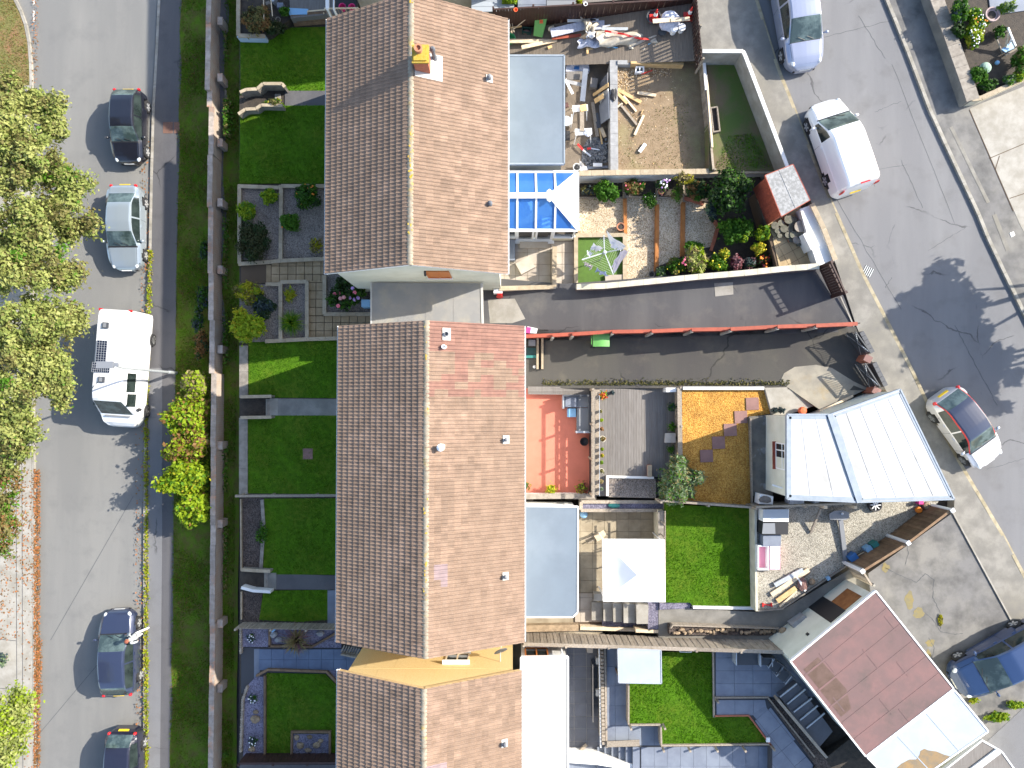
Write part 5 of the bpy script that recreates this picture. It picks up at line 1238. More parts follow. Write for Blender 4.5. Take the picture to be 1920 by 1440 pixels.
sleeper('upper orange sleeper, beside the brick-edged gravel',(1282,379),(1280.5,480),3.05,2.7,.17,group=GS)
for k,(a,b,z,lb)in enumerate((((1086,370),(1170,371),2.56,'grey board edging the lowest flower bed'),((1174,368),(1222,370),2.74,'grey board edging the second flower bed'),((1236,370),(1262,371),2.92,'grey board edging the third flower bed'),((1172.5,345),(1172.5,371),2.74,'grey board edging between the two lower flower beds'),((1234,345),(1233.5,380),2.92,'grey board edging between the middle flower beds'),((1282,340),(1282,378),3.1,'grey board edging beside the grassy flower bed'))):
 sleeper(lb,a,b,z,z-.3,.07,'timber','edging_board','edging')
def brickrow(label,pts,z,m='redbrick'):
 t=Thing('brick_edging',label,'edging',(*P(*pts[0],z).xy,z-.2));q=[P(u,v,z)for u,v in pts]
 for a,b in line_pts(q,.22):
  d=(b-a).normalized()*.005;mb=MB();mb.bar((a.x+d.x,a.y+d.y,z-.12),(b.x-d.x,b.y-d.y,z-.12),.13,.24+rnd.uniform(-.02,.02));t.part('brick',mb,M[m])
brickrow('short red brick edging at the head of the upper gravel',[(1283,371),(1301,375),(1320,382)],3.16)
brickrow('angled red brick edging between upper gravel and the shrubs',[(1337,408),(1347,425),(1340,450),(1333,470)],3.16)
BF=struct('patio',MB().prism(PX([(930,450),(1080,450),(1080,540),(930,545)],2.40),2.0,2.40),M['joint'])
pave(BF,[(938,452),(1077,452),(1077,538),(938,541)],2.40,.56,.56,[M['buff']],0,(967,539),.014,.03)
wall('pale rendered wall between the buff patio and the drive',[(936,541),(1039,538),(1040,462)],2.95,2.1,.16,'cream2','tanstone',.8)
mb=MB();q=P(985,497,2.8);mb.box((q.x,q.y,2.62),(.75,.6,.36),R(28));single('storage_box','pale box standing askew on the sunlit buff patio','box',mb,M['buff'])
mb=MB();a=P(955,470,2.6);mb.box((a.x,a.y,2.6),(.55,1.0,.4));single('low_bench','grey bench against the wall on the buff patio','bench',mb,M['slate_pave'])
mb=MB();a=P(1001,460,2.5);mb.box((a.x,a.y,2.5),(1.35,.3,.17));single('door_step','pale slab step below the conservatory doors','step',mb,M['buff'])
slab('artificial_turf',[(1083,443),(1170,442),(1170,534),(1083,536)],2.55,.5,M['artgrass'])
wall('tan coping round the square of artificial turf',[(1080,536),(1080,441.5),(1171.5,440.5),(1171.5,524)],2.74,2.3,.14,'tanstone','tanstone',.8)
mb=MB();mb.prism(PX([(1135,515),(1171,514),(1172,534),(1136,535)],2.8),2.4,2.7);single('paved_step','pale paved step at the corner of the artificial turf','step',mb,M['buff'])
t=Thing('garden_wall','cream capped dark wall climbing along the north edge of the drive','wall',(*PD(1300,525).xy,2.5))
pp=[(1081,538),(1136,536),(1230,527),(1310,519),(1395,512),(1470,504),(1536,499)]
q=[]
for u,v in pp:
 z=3.0
 for _ in range(8):z=zdrv(P(u,v,z).x)+.62
 q.append(P(u,v,z))
for a,b in zip(q[:-1],q[1:]):
 mb=MB();mb.bar((a.x,a.y,a.z-.5),(b.x,b.y,b.z-.5),.2,.9);t.part('wall_body',mb,M['conc'])
for a,b in line_pts(q,.6):d=(b-a)*.008;mb=MB();mb.bar(a+d,b-d,.26,.06);t.part('coping_stone',mb,M['cream2'])
YP=struct('patio',MB().prism(PX([(1418,360),(1500,350),(1560,500),(1460,512),(1440,440)],4.2),3.0,4.2),M['joint'])
pave(YP,[(1418,370),(1497,380),(1552,494),(1462,508),(1447,440)],4.2,.47,.47,[mat('sand_paving',(.42,.32,.18),(.36,.26,.14),2,bump=.25,rv=.07)],R(-62),(1512,478),.016,.03)
wall('white street-side wall of the paved corner with tan coping',[(1522,382),(1545,430),(1566,488)],5.0,3.9,.17,'whitewall','tanstone',.7)
mb=MB();mb.prism(PX([(1500,392),(1521,384),(1563,489),(1533,499),(1514,440)],4.8),4.0,4.8);single('white_bench','long white rendered ledge along the street wall of the paved corner','ledge',mb,M['whitewall'])
mb=MB();a,b=P(1512,436,4.9),P(1527,466,4.9);mb.bar((a.x,a.y,4.55),(b.x,b.y,4.55),.42,.9);single('white_cabinet','white cabinet against the street wall by the stacked pots','cabinet',mb,M['whitewall'])
t=Thing('garden_shed','red timber shed with mottled grey felt roof by the street wall','shed',(*P(1475,357,5).xy,4.2))
rp=PX([(1434.5,328.5),(1487,308),(1519,375),(1465,406)],5.95)
cxy=sum((Vector(p)for p in rp),Vector((0,0)))/4
mb=MB();mb.prism(rp,5.88,5.95);t.part('roof',mb,M['shedfelt'])
ins=[p+(cxy-p).normalized()*.1 for p in rp];N=4
for i in range(4):
 a,b=ins[i],ins[(i+1)%4];L=(b-a).length;k=max(1,round(L/.14))
 for j in range(k):
  p,r=a.lerp(b,j/k),a.lerp(b,(j+1)/k);d=(r-p)*.03;mb=MB();mb.bar((p.x+d.x,p.y+d.y,5.04),(r.x-d.x,r.y-d.y,5.04),.025,1.68);t.part('board',mb,M['redwood'])
mb=MB()
for i in range(4):a,b=rp[i],rp[(i+1)%4];mb.bar((a.x,a.y,5.9),(b.x,b.y,5.9),.03,.11)
t.part('fascia',mb,M['redwood'])
mb=MB();a,b=rp[0].lerp(rp[1],.5),rp[3].lerp(rp[2],.5);mb.bar((a.x,a.y,5.955),(b.x,b.y,5.955),.04,.014);t.part('felt_seam',mb,M['shedfelt'])
#gates and the red fence between the drives
t=Thing('drive_gate','dark brown timber gate with open square top at the north drive','gate',(*P(1568,525,5).xy,4.4))
A,B=P(1558,492,5.7),P(1584,548,5.7);d=(B-A);d.z=0;L=d.length;ang=math.atan2(d.y,d.x)
for i in range(12):
 k=(i+.5)/12;mb=MB();mb.box((lerp(A.x,B.x,k),lerp(A.y,B.y,k),4.97),(L/12-.008,.025,1.0),ang);t.part('board',mb,M['darkwood'])
for z,h in((5.48,.07),(5.72,.07),(4.6,.1)):mb=MB();mb.bar((A.x,A.y,z),(B.x,B.y,z),.06,h);t.part('rail',mb,M['darkwood'])
for i in range(7):k=i/6;mb=MB();mb.box((lerp(A.x,B.x,k),lerp(A.y,B.y,k),5.6),(.05,.05,.25),ang);t.part('upright',mb,M['darkwood'])
for k in(-.01,1.01):mb=MB();mb.box((lerp(A.x,B.x,k),lerp(A.y,B.y,k),5.1),(.12,.12,1.45),ang);t.part('post',mb,M['darkwood'])
t=Thing('gate_leaf','second dark gate leaf standing open along the red fence','gate',(*P(1590,608,5).xy,4.4))
A,B=P(1549,610,5.5),P(1612,606,5.5);d=B-A;ang=math.atan2(d.y,d.x);L=Vector((d.x,d.y)).length
for i in range(10):k=(i+.5)/10;mb=MB();mb.box((lerp(A.x,B.x,k),lerp(A.y,B.y,k),4.95),(L/10-.01,.025,1.0),ang);t.part('board',mb,M['darkwood'])
for z in(5.5,4.7):mb=MB();mb.bar((A.x,A.y,z),(B.x,B.y,z),.06,.08);t.part('rail',mb,M['darkwood'])
t=Thing('red_fence','red-stained timber fence stepping along between the two drives','fence',(*PD(1300,615).xy,3))
ks=[(983,629.5),(1036,627.5),(1073,625.5),(1148,621),(1222,620),(1297,617),(1370,616),(1458,611.5),(1530,609.5),(1608,606)]
for i in range(len(ks)-1):
 (ua,va),(ub,vb)=ks[i],ks[i+1];za=zdrv(PD(ua,va).x)+1.5;a=P(ua,va,za);b=P(ub,vb,za);L=(b-a).length;n=max(2,round(L/.16));ang=math.atan2(b.y-a.y,b.x-a.x)
 me=MB().box((0,0,0),(L/n-.008,.02,1.55)).mesh('board',M['redwood'])
 for k in range(n):q=a.lerp(b,(k+.5)/n);t.piece('board',me,(q.x,q.y+(.008 if k%2 else 0),za-.79),(0,0,ang))
 mb=MB();mb.bar((a.x,a.y-.02,za-.01),(b.x,b.y-.02,za-.01),.16,.04);t.part('capping',mb,M['redwood'])
 mb=MB();mb.bar((a.x,a.y-.06,za-.5),(b.x,b.y-.06,za-.5),.05,.08);t.part('rail',mb,M['redwood'])
 mb=MB();mb.box((a.x+.03,a.y-.1,za-.8),(.1,.1,1.5));t.part('post',mb,M['conc_pale'])
GI='pair of ironwork drive gates'
for(a,b,lb)in(((1604,622),(1633,662),'black iron drive gate beside the red fence end'),((1622,681),(1650,725),'black iron drive gate beside the silver garage')):
 A,B=P(*a,5.5),P(*b,5.5);d=B-A;ang=math.atan2(d.y,d.x);L=Vector((d.x,d.y)).length;t=Thing('iron_gate',lb,'gate',((A.x+B.x)/2,(A.y+B.y)/2,4.45),GI)
 for z in(4.6,5.0,5.5):mb=MB();mb.bar((A.x,A.y,z),(B.x,B.y,z),.05,.05);t.part('rail',mb,M['iron'])
 for i in range(13):k=i/12;mb=MB();mb.box((lerp(A.x,B.x,k),lerp(A.y,B.y,k),5.02),(.02,.02,.98));t.part('bar',mb,M['iron'])
 for i in range(6):
  k=(i+.5)/6;q=A.lerp(B,k);mb=MB();Mr=Matrix.Rotation(ang,3,'Z')@Matrix.Rotation(R(90),3,'X')
  mb.lathe((q.x,q.y,4.8),[(.13,-.01),(.15,-.01),(.15,.01),(.13,.01)],12,Mr);t.part('scroll',mb,M['iron'])
 mb=MB();mb.bar((A.x,A.y,4.62),(B.x,B.y,5.48),.035,.035);mb.bar((A.x,A.y,5.48),(B.x,B.y,4.62),.03,.03);t.part('brace',mb,M['steel'])
 mb=MB();n_=Vector((-d.y,d.x)).normalized();o=n_*(-.5 if n_.x<0 else.5)
 t.part('back_panel',MB().bar((A.x-d.normalized().y*.0,A.y,4.95),(B.x,B.y,4.95),.012,.5),M['darkgrey'])
for(a,b,lb)in(((1616,622),(1637,661),'row of dark blocks at the pavement before the first iron gate'),((1640,680),(1662,724),'row of dark blocks at the pavement before the second iron gate')):
 A,B=P(*a,4.95),P(*b,4.95);t=Thing('block_row',lb,'blocks',((A.x+B.x)/2,(A.y+B.y)/2,4.5),'dark block rows before the iron gates')
 for i in range(5):p,q=A.lerp(B,i/5+.006),A.lerp(B,(i+1)/5-.006);mb=MB();mb.bar((p.x,p.y,4.75),(q.x,q.y,4.75),.2,.36);t.part('block',mb,M['darkgrey'])
for(u,v,lb)in((1632,672,'brick gate pier with pale cap between the two iron gates'),(1648,733,'brick gate pier touching the silver garage corner')):
 q=P(u,v,5.5);t=Thing('gate_pier',lb,'pier',(q.x,q.y,4.4));mb=MB();mb.box((q.x,q.y,4.8),(.30,.26,.9),R(-28));t.part('pier_body',mb,M['redbrick']);mb=MB();mb.box((q.x,q.y,5.28),(.34,.30,.06),R(-28));t.part('cap',mb,M['redslab'])
#terracotta patio and grey deck
slab('terracotta_patio',[(930,724),(1112,726),(1112,930),(930,930)],2.42,.5,M['terracotta_floor'])
t=Thing('deck_bench','grey decking bench along the top of the terracotta patio','bench',(*P(1050,732,2.7).xy,2.42))
for i in range(5):
 mb=MB();a,b=P(990,726+i*3,2.85),P(1109,727+i*3,2.85);mb.bar((a.x,a.y,2.82),(b.x,b.y,2.82),.066,.04);t.part('plank',mb,M['deck'])
mb=MB();q=PX([(990,727),(1109,728),(1109,738),(990,737)],2.8);mb.prism(q,2.42,2.78);t.part('base',mb,M['timber'])
DK=struct('deck',MB().prism(PX([(1108,728),(1272,728),(1272,930),(1108,930)],3.16),2.2,3.16),M['black'])
for i in range(30):
 ua,ub=1124+i*4.95,1124+(i+1)*4.95;mb=MB();mb.prism(PX([(ua+.15,729),(ub-.15,729),(ub-.15,894 if ub>1140 else 930),(ua+.15,894 if ub>1140 else 930)],3.2),3.15,3.2+rnd.uniform(-.002,.002));DK.part('plank',mb,M['deck'])
t=Thing('deck_railing','timber railing between the terracotta patio and the grey deck','railing',(*P(1115,830,3.5).xy,2.9))
A,B=P(1113,730,3.95),P(1113,930,3.95)
for z,w,h in((4.0,.13,.05),(3.55,.12,.05)):mb=MB();mb.bar((A.x,A.y,z),(B.x,B.y,z),w,h);t.part('rail',mb,M['timber'])
mb=MB();mb.bar((A.x+.22,A.y,3.5),(B.x+.22,B.y,3.5),.22,.05);t.part('pot_shelf',mb,M['timber'])
for k in(0,.33,.66,1):q=A.lerp(B,k);mb=MB();mb.box((q.x-.03,q.y,3.25),(.1,.1,1.7));t.part('post',mb,M['timber'])
mb=MB();mb.bar(P(1124,742,4.15),P(1124,930,4.15),.02,.02);
for k in(742,836,928):mb.tube([P(1124,k,4.15),(P(1124,k,4.15).x,P(1124,k,4.15).y,3.0)],.012,6)
single('washing_wire','thin wire stretched along the deck railing','wire',mb,M['steel'])
def pot(label,u,v,z,r,h,m='terra',soil='soil',plant=None,cat='plant pot',name='plant_pot',group=None,seed=0):
 q=P(u,v,z+h);t=Thing(name,label,cat,(q.x,q.y,z),group)
 mb=MB();mb.lathe((q.x,q.y,z),[(r*.68,0),(r*.92,h*.82),(r,h*.84),(r,h),(r*.84,h),(r*.8,h*.85)],16);t.part('pot',mb,M[m]if isinstance(m,str)else m)
 mb=MB();mb.lathe((q.x,q.y,z+h*.84),[(r*.85,0),(0,.015)],14);t.part('soil',mb,M[soil])
 if plant:
  pm,ph,pr,n=plant;rg=np.random.default_rng(seed+int(u));
  p,d,k=crownpoints([(q.x,q.y,z+h+ph*.45,pr,pr,ph*.55)],n,rg,.2);p-=np.array(t.L)
  mats=[M[x]for x in pm];t.part('foliage',leafmesh('foliage',p,d,.06,mats,rg.integers(0,len(mats),n),rg,up=.4),None)
 return t
PG='little pots along the deck railing'
for u,v,r,m,pl,lb in((1126,771,.085,'whitewall',('lf_olive',),'small pale pot nearest the top of the railing row'),(1127.5,788,.085,'lf',('lf_lime',),'small pot with bright green tuft second along the railing'),(1128,804,.09,'terra',('lf_brown',),'small terracotta pot third along the railing'),(1130,823,.15,'cream2',('lf_olive','lf_brown'),'large round pot halfway along the railing'),(1129,842,.085,'lf',('lf_lime',),'small lime tuft pot just below the large railing pot'),(1129,854,.1,'terra',('lf_yellow',),'pot with yellow plant below the lime tuft'),(1128,867,.09,'lf',('lf_lime','lf_mid'),'pot with rounded green plant on the lower railing'),(1128,883,.12,'cream2',('lf_olive',),'second largest pot near the lower end of the railing'),(1127,903,.1,'terra',('lf_straw',),'terracotta pot with dry plant near the railing end'),(1127.5,917,.095,'greystone',('lf_bluegreen','lf_grey'),'last pot with grey-green plant at the railing end')):
 pot(lb,u,v,3.53,r,.2,'plasticpot' if m=='lf' else m,plant=(pl,.14,r*.85,60),group=PG)
pot('black pot of red and orange flowers at the head of the deck',1131,742,3.2,.17,.26,'black',plant=(('lf_mid','fl_red','fl_orange','lf_lime'),.3,.2,170))
pot('small dark pot beside the red flowers on the deck',1148,736,3.2,.1,.2,'darkgrey',plant=(('lf_bluegreen',),.16,.1,60))
t=Thing('corner_sofa','grey L-shaped garden sofa on the terracotta patio','sofa',(*P(1090,775,2.7).xy,2.42))
def pbox(pts,z0,z1):return MB().prism(PX(pts,z1),z0,z1)
t.part('seat',pbox([(1057,742),(1107,742),(1107,764),(1057,764)],2.5,2.84),M['midgrey']);t.part('seat',pbox([(1082,765),(1107,765),(1107,809),(1082,809)],2.5,2.84),M['midgrey'])
t.part('backrest',pbox([(1057,740),(1107,740),(1107,743.5),(1057,743.5)],2.42,3.1),M['darkgrey']);t.part('backrest',pbox([(1104,744),(1108,744),(1108,810),(1104,810)],2.42,3.1),M['darkgrey'])
t.part('armrest',pbox([(1080,808),(1108,808),(1108,812),(1080,812)],2.42,2.98),M['steel']);t.part('armrest',pbox([(1055,741),(1058,741),(1058,766),(1055,766)],2.42,2.98),M['steel'])
t.part('cushion',pbox([(1060,744),(1081,744),(1081,763),(1060,763)],2.84,2.93),M['slate_pave'])
mb=pbox([(1064,766),(1080,766),(1080,782),(1064,782)],2.42,2.75);single('blue_crate','blue crate in front of the grey garden sofa','crate',mb,M['pblue'])
q=P(1095.5,828,2.75);t=Thing('fire_bowl','round black fire bowl below the grey sofa','fire bowl',(q.x,q.y,2.42))
mb=MB();mb.lathe((q.x,q.y,2.42),[(.1,.0),(.12,.1),(.19,.25),(.205,.33),(.185,.33),(.12,.2),(0,.18)],18);t.part('bowl',mb,M['black'])
for a in range(3):mb=MB();x,y=q.x+.14*math.cos(a*2.1),q.y+.14*math.sin(a*2.1);mb.box((x,y,2.5),(.03,.03,.18));t.part('leg',mb,M['black'])
for u,v,lb,ms in((983,911,'planter with green plant at the house end of the terracotta patio',('lf_mid','lf_green')),(1033,917,'planter with bright yellow-green plant on the terracotta patio',('lf_lime','lf_yellow')),(1090,914,'planter with green plant and red edge beside the deck',('lf_mid','lf_red','lf_lime'))):
 pot(lb,u,v,2.42,.2,.26,'redbrick' if u>1050 else 'fl_yellow' if u>1000 else 'terra',plant=(ms,.34,.3,200),seed=3)
wall('weathered white wall along the foot of the terracotta patio',[(978,931),(1060,930),(1118,932)],3.05,2.2,.2,'whitewall','stone',.9)
wall('white edging round the small gravel bed on the deck',[(1139,930),(1139,894),(1226,896)],3.4,2.9,.1,'whitewall',None)
slab('gravel_bed',[(1141,896),(1230,898),(1230,934),(1141,932)],3.3,.4,M['g_grey'])
wall('short brick pier wall beside the pale round bush',[(1218,872),(1218,894)],3.5,2.9,.16,'redbrick','tanstone',.3)
fence('weathered pale boarded fence between deck and golden gravel',(1274,727),(1276,872),4.12,2.9,.15,'timber',.006,1.7,cap=True,side=-1,capw=.2)
mb=pbox([(1247,812),(1267,812),(1267,830),(1246,830)],3.66,3.72);mb.box((P(1256,821,3.3).x,P(1256,821,3.3).y,3.42),(.3,.3,.5));single('side_table','small pink-topped table against the pale boarded fence','table',mb,M['buff'])
mb=pbox([(1249,727),(1268,727),(1268,735),(1249,735)],3.18,3.9);single('white_cabinet','white cabinet at the head of the grey deck','cabinet',mb,M['white'])
pot('leafy pot by the pale fence near the white cabinet',1258,763,3.2,.14,.3,'plasticpot',plant=(('lf_green','lf_bluegreen'),.3,.22,130));pot('leafy pot by the pale fence above the pink-topped table',1259,800,3.2,.14,.3,'plasticpot',plant=(('lf_mid','lf_green'),.3,.22,130));pot('leafy pot by the pale fence below the pink-topped table',1257,843,3.2,.13,.3,'plasticpot',plant=(('lf_green',),.3,.2,130))
slab('golden_gravel',[(1279,731),(1434,731),(1448,775),(1411,781),(1410,948),(1279,942)],4.0,1.6,M['g_gold'])
for k,(u,v,lb)in enumerate(((1411,757,'pink-grey stepping stone nearest the concrete path'),(1389.5,782,'second stepping stone from the concrete path'),(1369.5,806,'middle stepping stone of the diagonal row'),(1347.5,830,'fourth stepping stone from the concrete path'),(1325,855,'last stepping stone of the diagonal row, furthest from the path'))):
 q=P(u,v,4.05);mb=MB();mb.box((q.x,q.y,4.01),(.58,.56,.07),R(2));single('stepping_stone',lb,'stepping stone',mb,M['redslab'],group='stepping stones across the golden gravel')
wall('white edging along the top of the golden gravel',[(1281,728),(1433,728)],4.2,3.2,.14,'whitewall',None)
slab('concrete_path',[(1434,727),(1482,726),(1530,760),(1476,778),(1448,778)],4.2,.6,M['conc_pale'])
slab('concrete_path',[(1405,781),(1449,778),(1449,930),(1410,930)],4.19,.6,mat('wet_concrete',(.16,.145,.12),(.09,.085,.075),1.2,bump=.3,big=(.30,.30,.31),bigscale=.8,biglo=.58,bighi=.62))
sleeper('pale timber rail between the concrete aprons',(1538,772),(1600,742),4.6,4.2,.1,'palewood','timber_rail','rail')
sleeper('narrow board edging between golden gravel and wet concrete',(1408,784),(1411,944),4.3,4.1,.05,'timber','edging_board','edging')
q=P(1507,770,4.6);mb=MB();mb.lathe((q.x,q.y,4.28),[(.1,0),(.17,.08),(.175,.24),(.13,.3),(0,.31)],14);single('orange_bucket','round orange-red tub beside the silver garage','tub',mb,M['orange'])
for u,lb in((1452,'black pot with silver plant at the concrete path, on the left'),(1464,'black pot with silver plant at the concrete path, on the right')):pot(lb,u,769,4.26,.13,.22,'black',plant=(('lf_bluegreen',),.2,.15,80),group='pair of black pots at the concrete path')
wall('grey raised trough between the deck and the gazebo patio',[(1089,956),(1090,941),(1248,941),(1246,957),(1089,957)],3.3,2.3,.1,'stone','timber',1.2)
slab('gravel_bed',[(1092,943),(1244,943),(1244,955),(1092,955)],3.16,.5,M['g_slate'])
mb=MB();q=P(1152,948,3.3);mb.ball((q.x,q.y,3.2),(.3,.14,.1),10,5);single('green_hose','coiled green hose lying in the raised trough','hose',mb,M['teal'])
fence('thin weathered boarded fence dividing the golden gravel from the green lawn',(1240,939),(1418,952),4.75,3.8,.16,'timber',.004,1.9,cap=True,side=1,capw=.09)
fence('boarded fence behind the silver garage yard with white objects behind it',(1418,951),(1606,944),5.3,4.2,.16,'timber',.004,1.9,cap=True,side=1,capw=.08)
GP=struct('patio',MB().prism(PX([(1076,955),(1236,955),(1236,1112),(1128,1112),(1128,1180),(1076,1180)],2.42),2.0,2.42),M['joint'])
pave(GP,[(1080,957),(1232,957),(1232,1111),(1080,1111)],2.42,.58,.58,[M['yard']],0,(1088,1111),.012,.03)
pave(GP,[(1078,1112),(1129,1112),(1129,1166),(1078,1166)],2.42,.58,.58,[M['buff']],0,(1088,1166),.012,.03)
wall('tan retaining wall between gazebo patio and green lawn',[(1239,957),(1240,1130)],3.7,2.3,.2,'cream2','stone',.8)
mb=MB()
for v in(984,1008,1046,1100,1128):q=P(1247,v,4.6);mb.tube([(q.x,q.y,3.6),(q.x,q.y,4.55)],.03,6)
for z in(4.5,4.1):a,b=P(1247,958,z),P(1247,1130,z);mb.bar((a.x,a.y,z),(b.x,b.y,z),.04,.06)
single('post_and_rail','weathered post and rail along the gazebo side of the green lawn','fence',mb,M['timber'])
t=Thing('gazebo','square white canvas gazebo with pyramid roof','gazebo',(*P(1189,1072,3).xy,2.45))
qd=PX([(1130,1012),(1246.5,1012.5),(1247.5,1129),(1131,1128)],4.75);c=sum((Vector(p)for p in qd),Vector((0,0)))/4;ap=(c.x,c.y,5.55)
for i in range(4):
 a,b=qd[i],qd[(i+1)%4];mb=MB();n=8
 def rf(s,r,a=a,b=b):
  e=a.lerp(b,s);x,y=lerp(e.x,ap[0],r),lerp(e.y,ap[1],r);sag=-.10*math.sin(math.pi*r)*(1-.4*abs(2*s-1));return(x,y,lerp(4.75,ap[2],r)+sag)
 mb.grid(rf,8,8);t.part('roof_panel',mb,M['canvas'],smooth=True)
 mb=MB();mb.quad((a.x,a.y,4.75),(b.x,b.y,4.75),(b.x,b.y,4.5),(a.x,a.y,4.5));t.part('valance',mb,M['canvas'])
 p=a.lerp(c,.06);mb=MB();mb.box((p.x,p.y,3.6),(.05,.05,2.3));t.part('leg',mb,M['white'])
t=Thing('folding_chair','folded timber chair lying on the gazebo patio','chair',(*P(1110,1008,2.6).xy,2.45))
for a,b in(((1096,1012),(1136,995)),((1102,1018),(1138,1000))):mb=MB();mb.bar(P(*a,2.62),P(*b,2.72),.05,.04);t.part('leg',mb,M['timber'])
mb=MB();a,b=P(1117,1010,2.75),P(1135,999,2.8);mb.bar(a,b,.32,.03);t.part('seat',mb,M['palewood'])
q=P(1095.5,966,2.9);mb=MB();mb.ball((q.x,q.y,2.62),.19,14,9);single('blue_ball','pale blue ball at the corner of the gazebo patio','ball',mb,M['pblue'])
for k,(ua,ub,lb)in enumerate(((1109,1130,'lowest'),(1131,1149,'second'),(1149.5,1167,'middle'),(1169,1192,'fourth'),(1193,1216,'topmost'))):
 z=2.66+k*.24;mb=MB();mb.prism(PX([(ua,1129+k),(ub,1130+k),(ub-1,1163+k*1.7),(ua+.5,1163+k*1.7)],z),z-.5,z);single('paved_step',f'{lb} broad pale slab of the steps below the gazebo','step',mb,M['conc_pale'],group='pale slab steps below the gazebo')
slab('slate_strip',[(1128,1158),(1215,1162),(1216,1180),(1130,1178)],2.62,.6,M['g_slate'])
slab('slate_strip',[(1215,1128),(1243,1128),(1241,1180),(1215,1180)],3.5,.8,M['g_slate'])
slab('slate_strip',[(1237,1128),(1298,1129),(1293,1141),(1237,1143)],3.62,.8,M['g_slate'])
mb=pbox([(1114,1113),(1129,1113),(1129,1127),(1113,1127)],2.42,2.9);single('planter_box','small stone planter box at the gazebo corner','planter',mb,M['conc_pale'])
lawn([(1249,946),(1414,953),(1416,1138),(1300,1138),(1294,1130),(1249,1130)],3.74,420,.05,mats=('grass_bright','grass_blade'),seed=51,wts=[.6,.4])
wall('white low edging along the bottom of the green lawn',[(1300,1139),(1418,1141)],3.86,3.4,.12,'whitewall',None)
def zal(x):return interp(x,[6.5,12.5,15.5],[3.5,4.0,4.3])
mb=MB();al=[(1238,1143),(1300,1144),(1420,1148),(1470,1140),(1598,1056),(1640,1090),(1480,1215),(1238,1200)]
mb.prism([P(u,v,3.9).xy for u,v in al],lambda x,y:zal(x)-.8,lambda x,y:zal(x));struct('alley',mb,M['conc'])
sleeper('pale sleeper edging below the slab steps',(1088,1178),(1190,1181),2.8,2.3,.16,'palewood','sleeper','sleeper');sleeper('pale sleeper edging beside the slate strip',(1192,1183),(1262,1185),3.5,2.9,.14,'palewood','sleeper','sleeper')
wall('mossy stone strip along the foot of the grey extension',[(984,1179),(1085,1177)],2.75,2.2,.3,'boulder',None)
slab('side_ground',[(976,1155),(1130,1155),(1130,1192),(976,1192)],2.4,.5,M['yard'])
slab('rock_strip',[(1255,1172),(1462,1178),(1462,1192),(1255,1190)],3.95,.7,M['bark'])
t=Thing('sunken_planter','long narrow trough of rocks beside the board fence','planter',(*P(1370,1184,4).xy,3.8))
mb=MB();wallrun(mb,[(1258,1178),(1262,1173),(1461,1179),(1461,1195)],3.7,4.15,.05);t.part('frame',mb,M['timber'])
rgk=random.Random(2)
for i in range(26):u=1262+i*7.5+rgk.uniform(-2,2);q=P(u,1182+rgk.uniform(-3,5),4.0);mb=MB();mb.ball((q.x,q.y,4.0),(rgk.uniform(.07,.16),rgk.uniform(.06,.12),.08),7,5,.25,rgk);t.part('rock',mb,M['boulder'])
fence('long silvery board fence running from the terrace end to the red garage',(982,1208),(1476,1223),(4.12,5.6),(2.4,4.0),.155,'timber',.012,1.9,cap=True,side=1,capw=.16,rails=(.25,.75))
slab('gravel_yard',[(1416,948),(1490,944),(1760,940),(1740,962),(1598,1056),(1470,1140),(1419,1146)],4.3,1.0,M['g_pale'])
wall('pale board edging between green lawn and gravel yard',[(1416.5,955),(1419,1146)],4.45,3.5,.1,'cream2',None)
wall('thin grey edging along the alley side of the gravel yard',[(1421,1146),(1466,1142),(1594,1057)],4.4,4.0,.06,'stone',None)
GF='brown board panels along the forecourt'
fence('long brown fence panel from the street post down to the middle post',(1783,957),(1703,1018),5.95,4.25,.12,'timber_warm',.004,2.6,side=-1,capw=.1,group=GF,postm='conc_pale')
fence('long brown fence panel from the middle post to the alley corner',(1703,1018),(1618,1071),5.95,4.25,.12,'timber_warm',.004,2.6,side=-1,capw=.1,group=GF,postm='conc_pale')
fence('short brown fence panel closing the alley beside the red garage',(1618,1071),(1636,1099),5.95,4.25,.12,'timber',.004,2.6,side=-1,capw=.07,group=GF,postm='conc_pale')
for u,v,lb in((1786,957,'white fence post cap nearest the street'),(1703,1018,'white fence post cap in the middle of the panels'),(1617,1071,'white fence post cap at the alley corner')):
 q=P(u,v,6.02);mb=MB();mb.box((q.x,q.y,6.02),(.17,.17,.08),R(35));mb.box((q.x,q.y,5.1),(.12,.12,1.75),R(35));single('fence_post',lb,'fence post',mb,M['white'],group='white capped posts of the brown panels')
#dark tiled yard and blue-grey terraces of the bottom garden
DT=struct('tiled_yard',MB().prism(PX([(1060,1200),(1128,1206),(1128,1420),(1060,1420)],2.41),2.0,2.41),M['grout'])
pave(DT,[(1062,1205),(1123,1210),(1123,1408),(1062,1408)],2.41,.585,.585,[M['slate_tile']],0,(1076.5,1390),.014,.012,'floor_tile')
slab('step_landing',[(1064,1400),(1125,1380),(1205,1402),(1205,1460),(1064,1460)],2.415,.5,M['slate_pave'])
wall('white wall at the bottom edge below the dark tiles',[(1066,1424),(1120,1428),(1200,1441)],3.3,2.2,.3,'whitewall',None)
t=Thing('sleeper_wall','retaining wall of upright timber sleepers beside the dark tiled yard','retaining wall',(*P(1129,1310,3).xy,2.4))
for i in range(26):
 q=P(1128.5+i*.13,1216+i*7.1,3.62);mb=MB();mb.box((q.x,q.y,3.0+.02*(i%2)),(.14,.12,1.28));t.part('sleeper',mb,M['timber'])
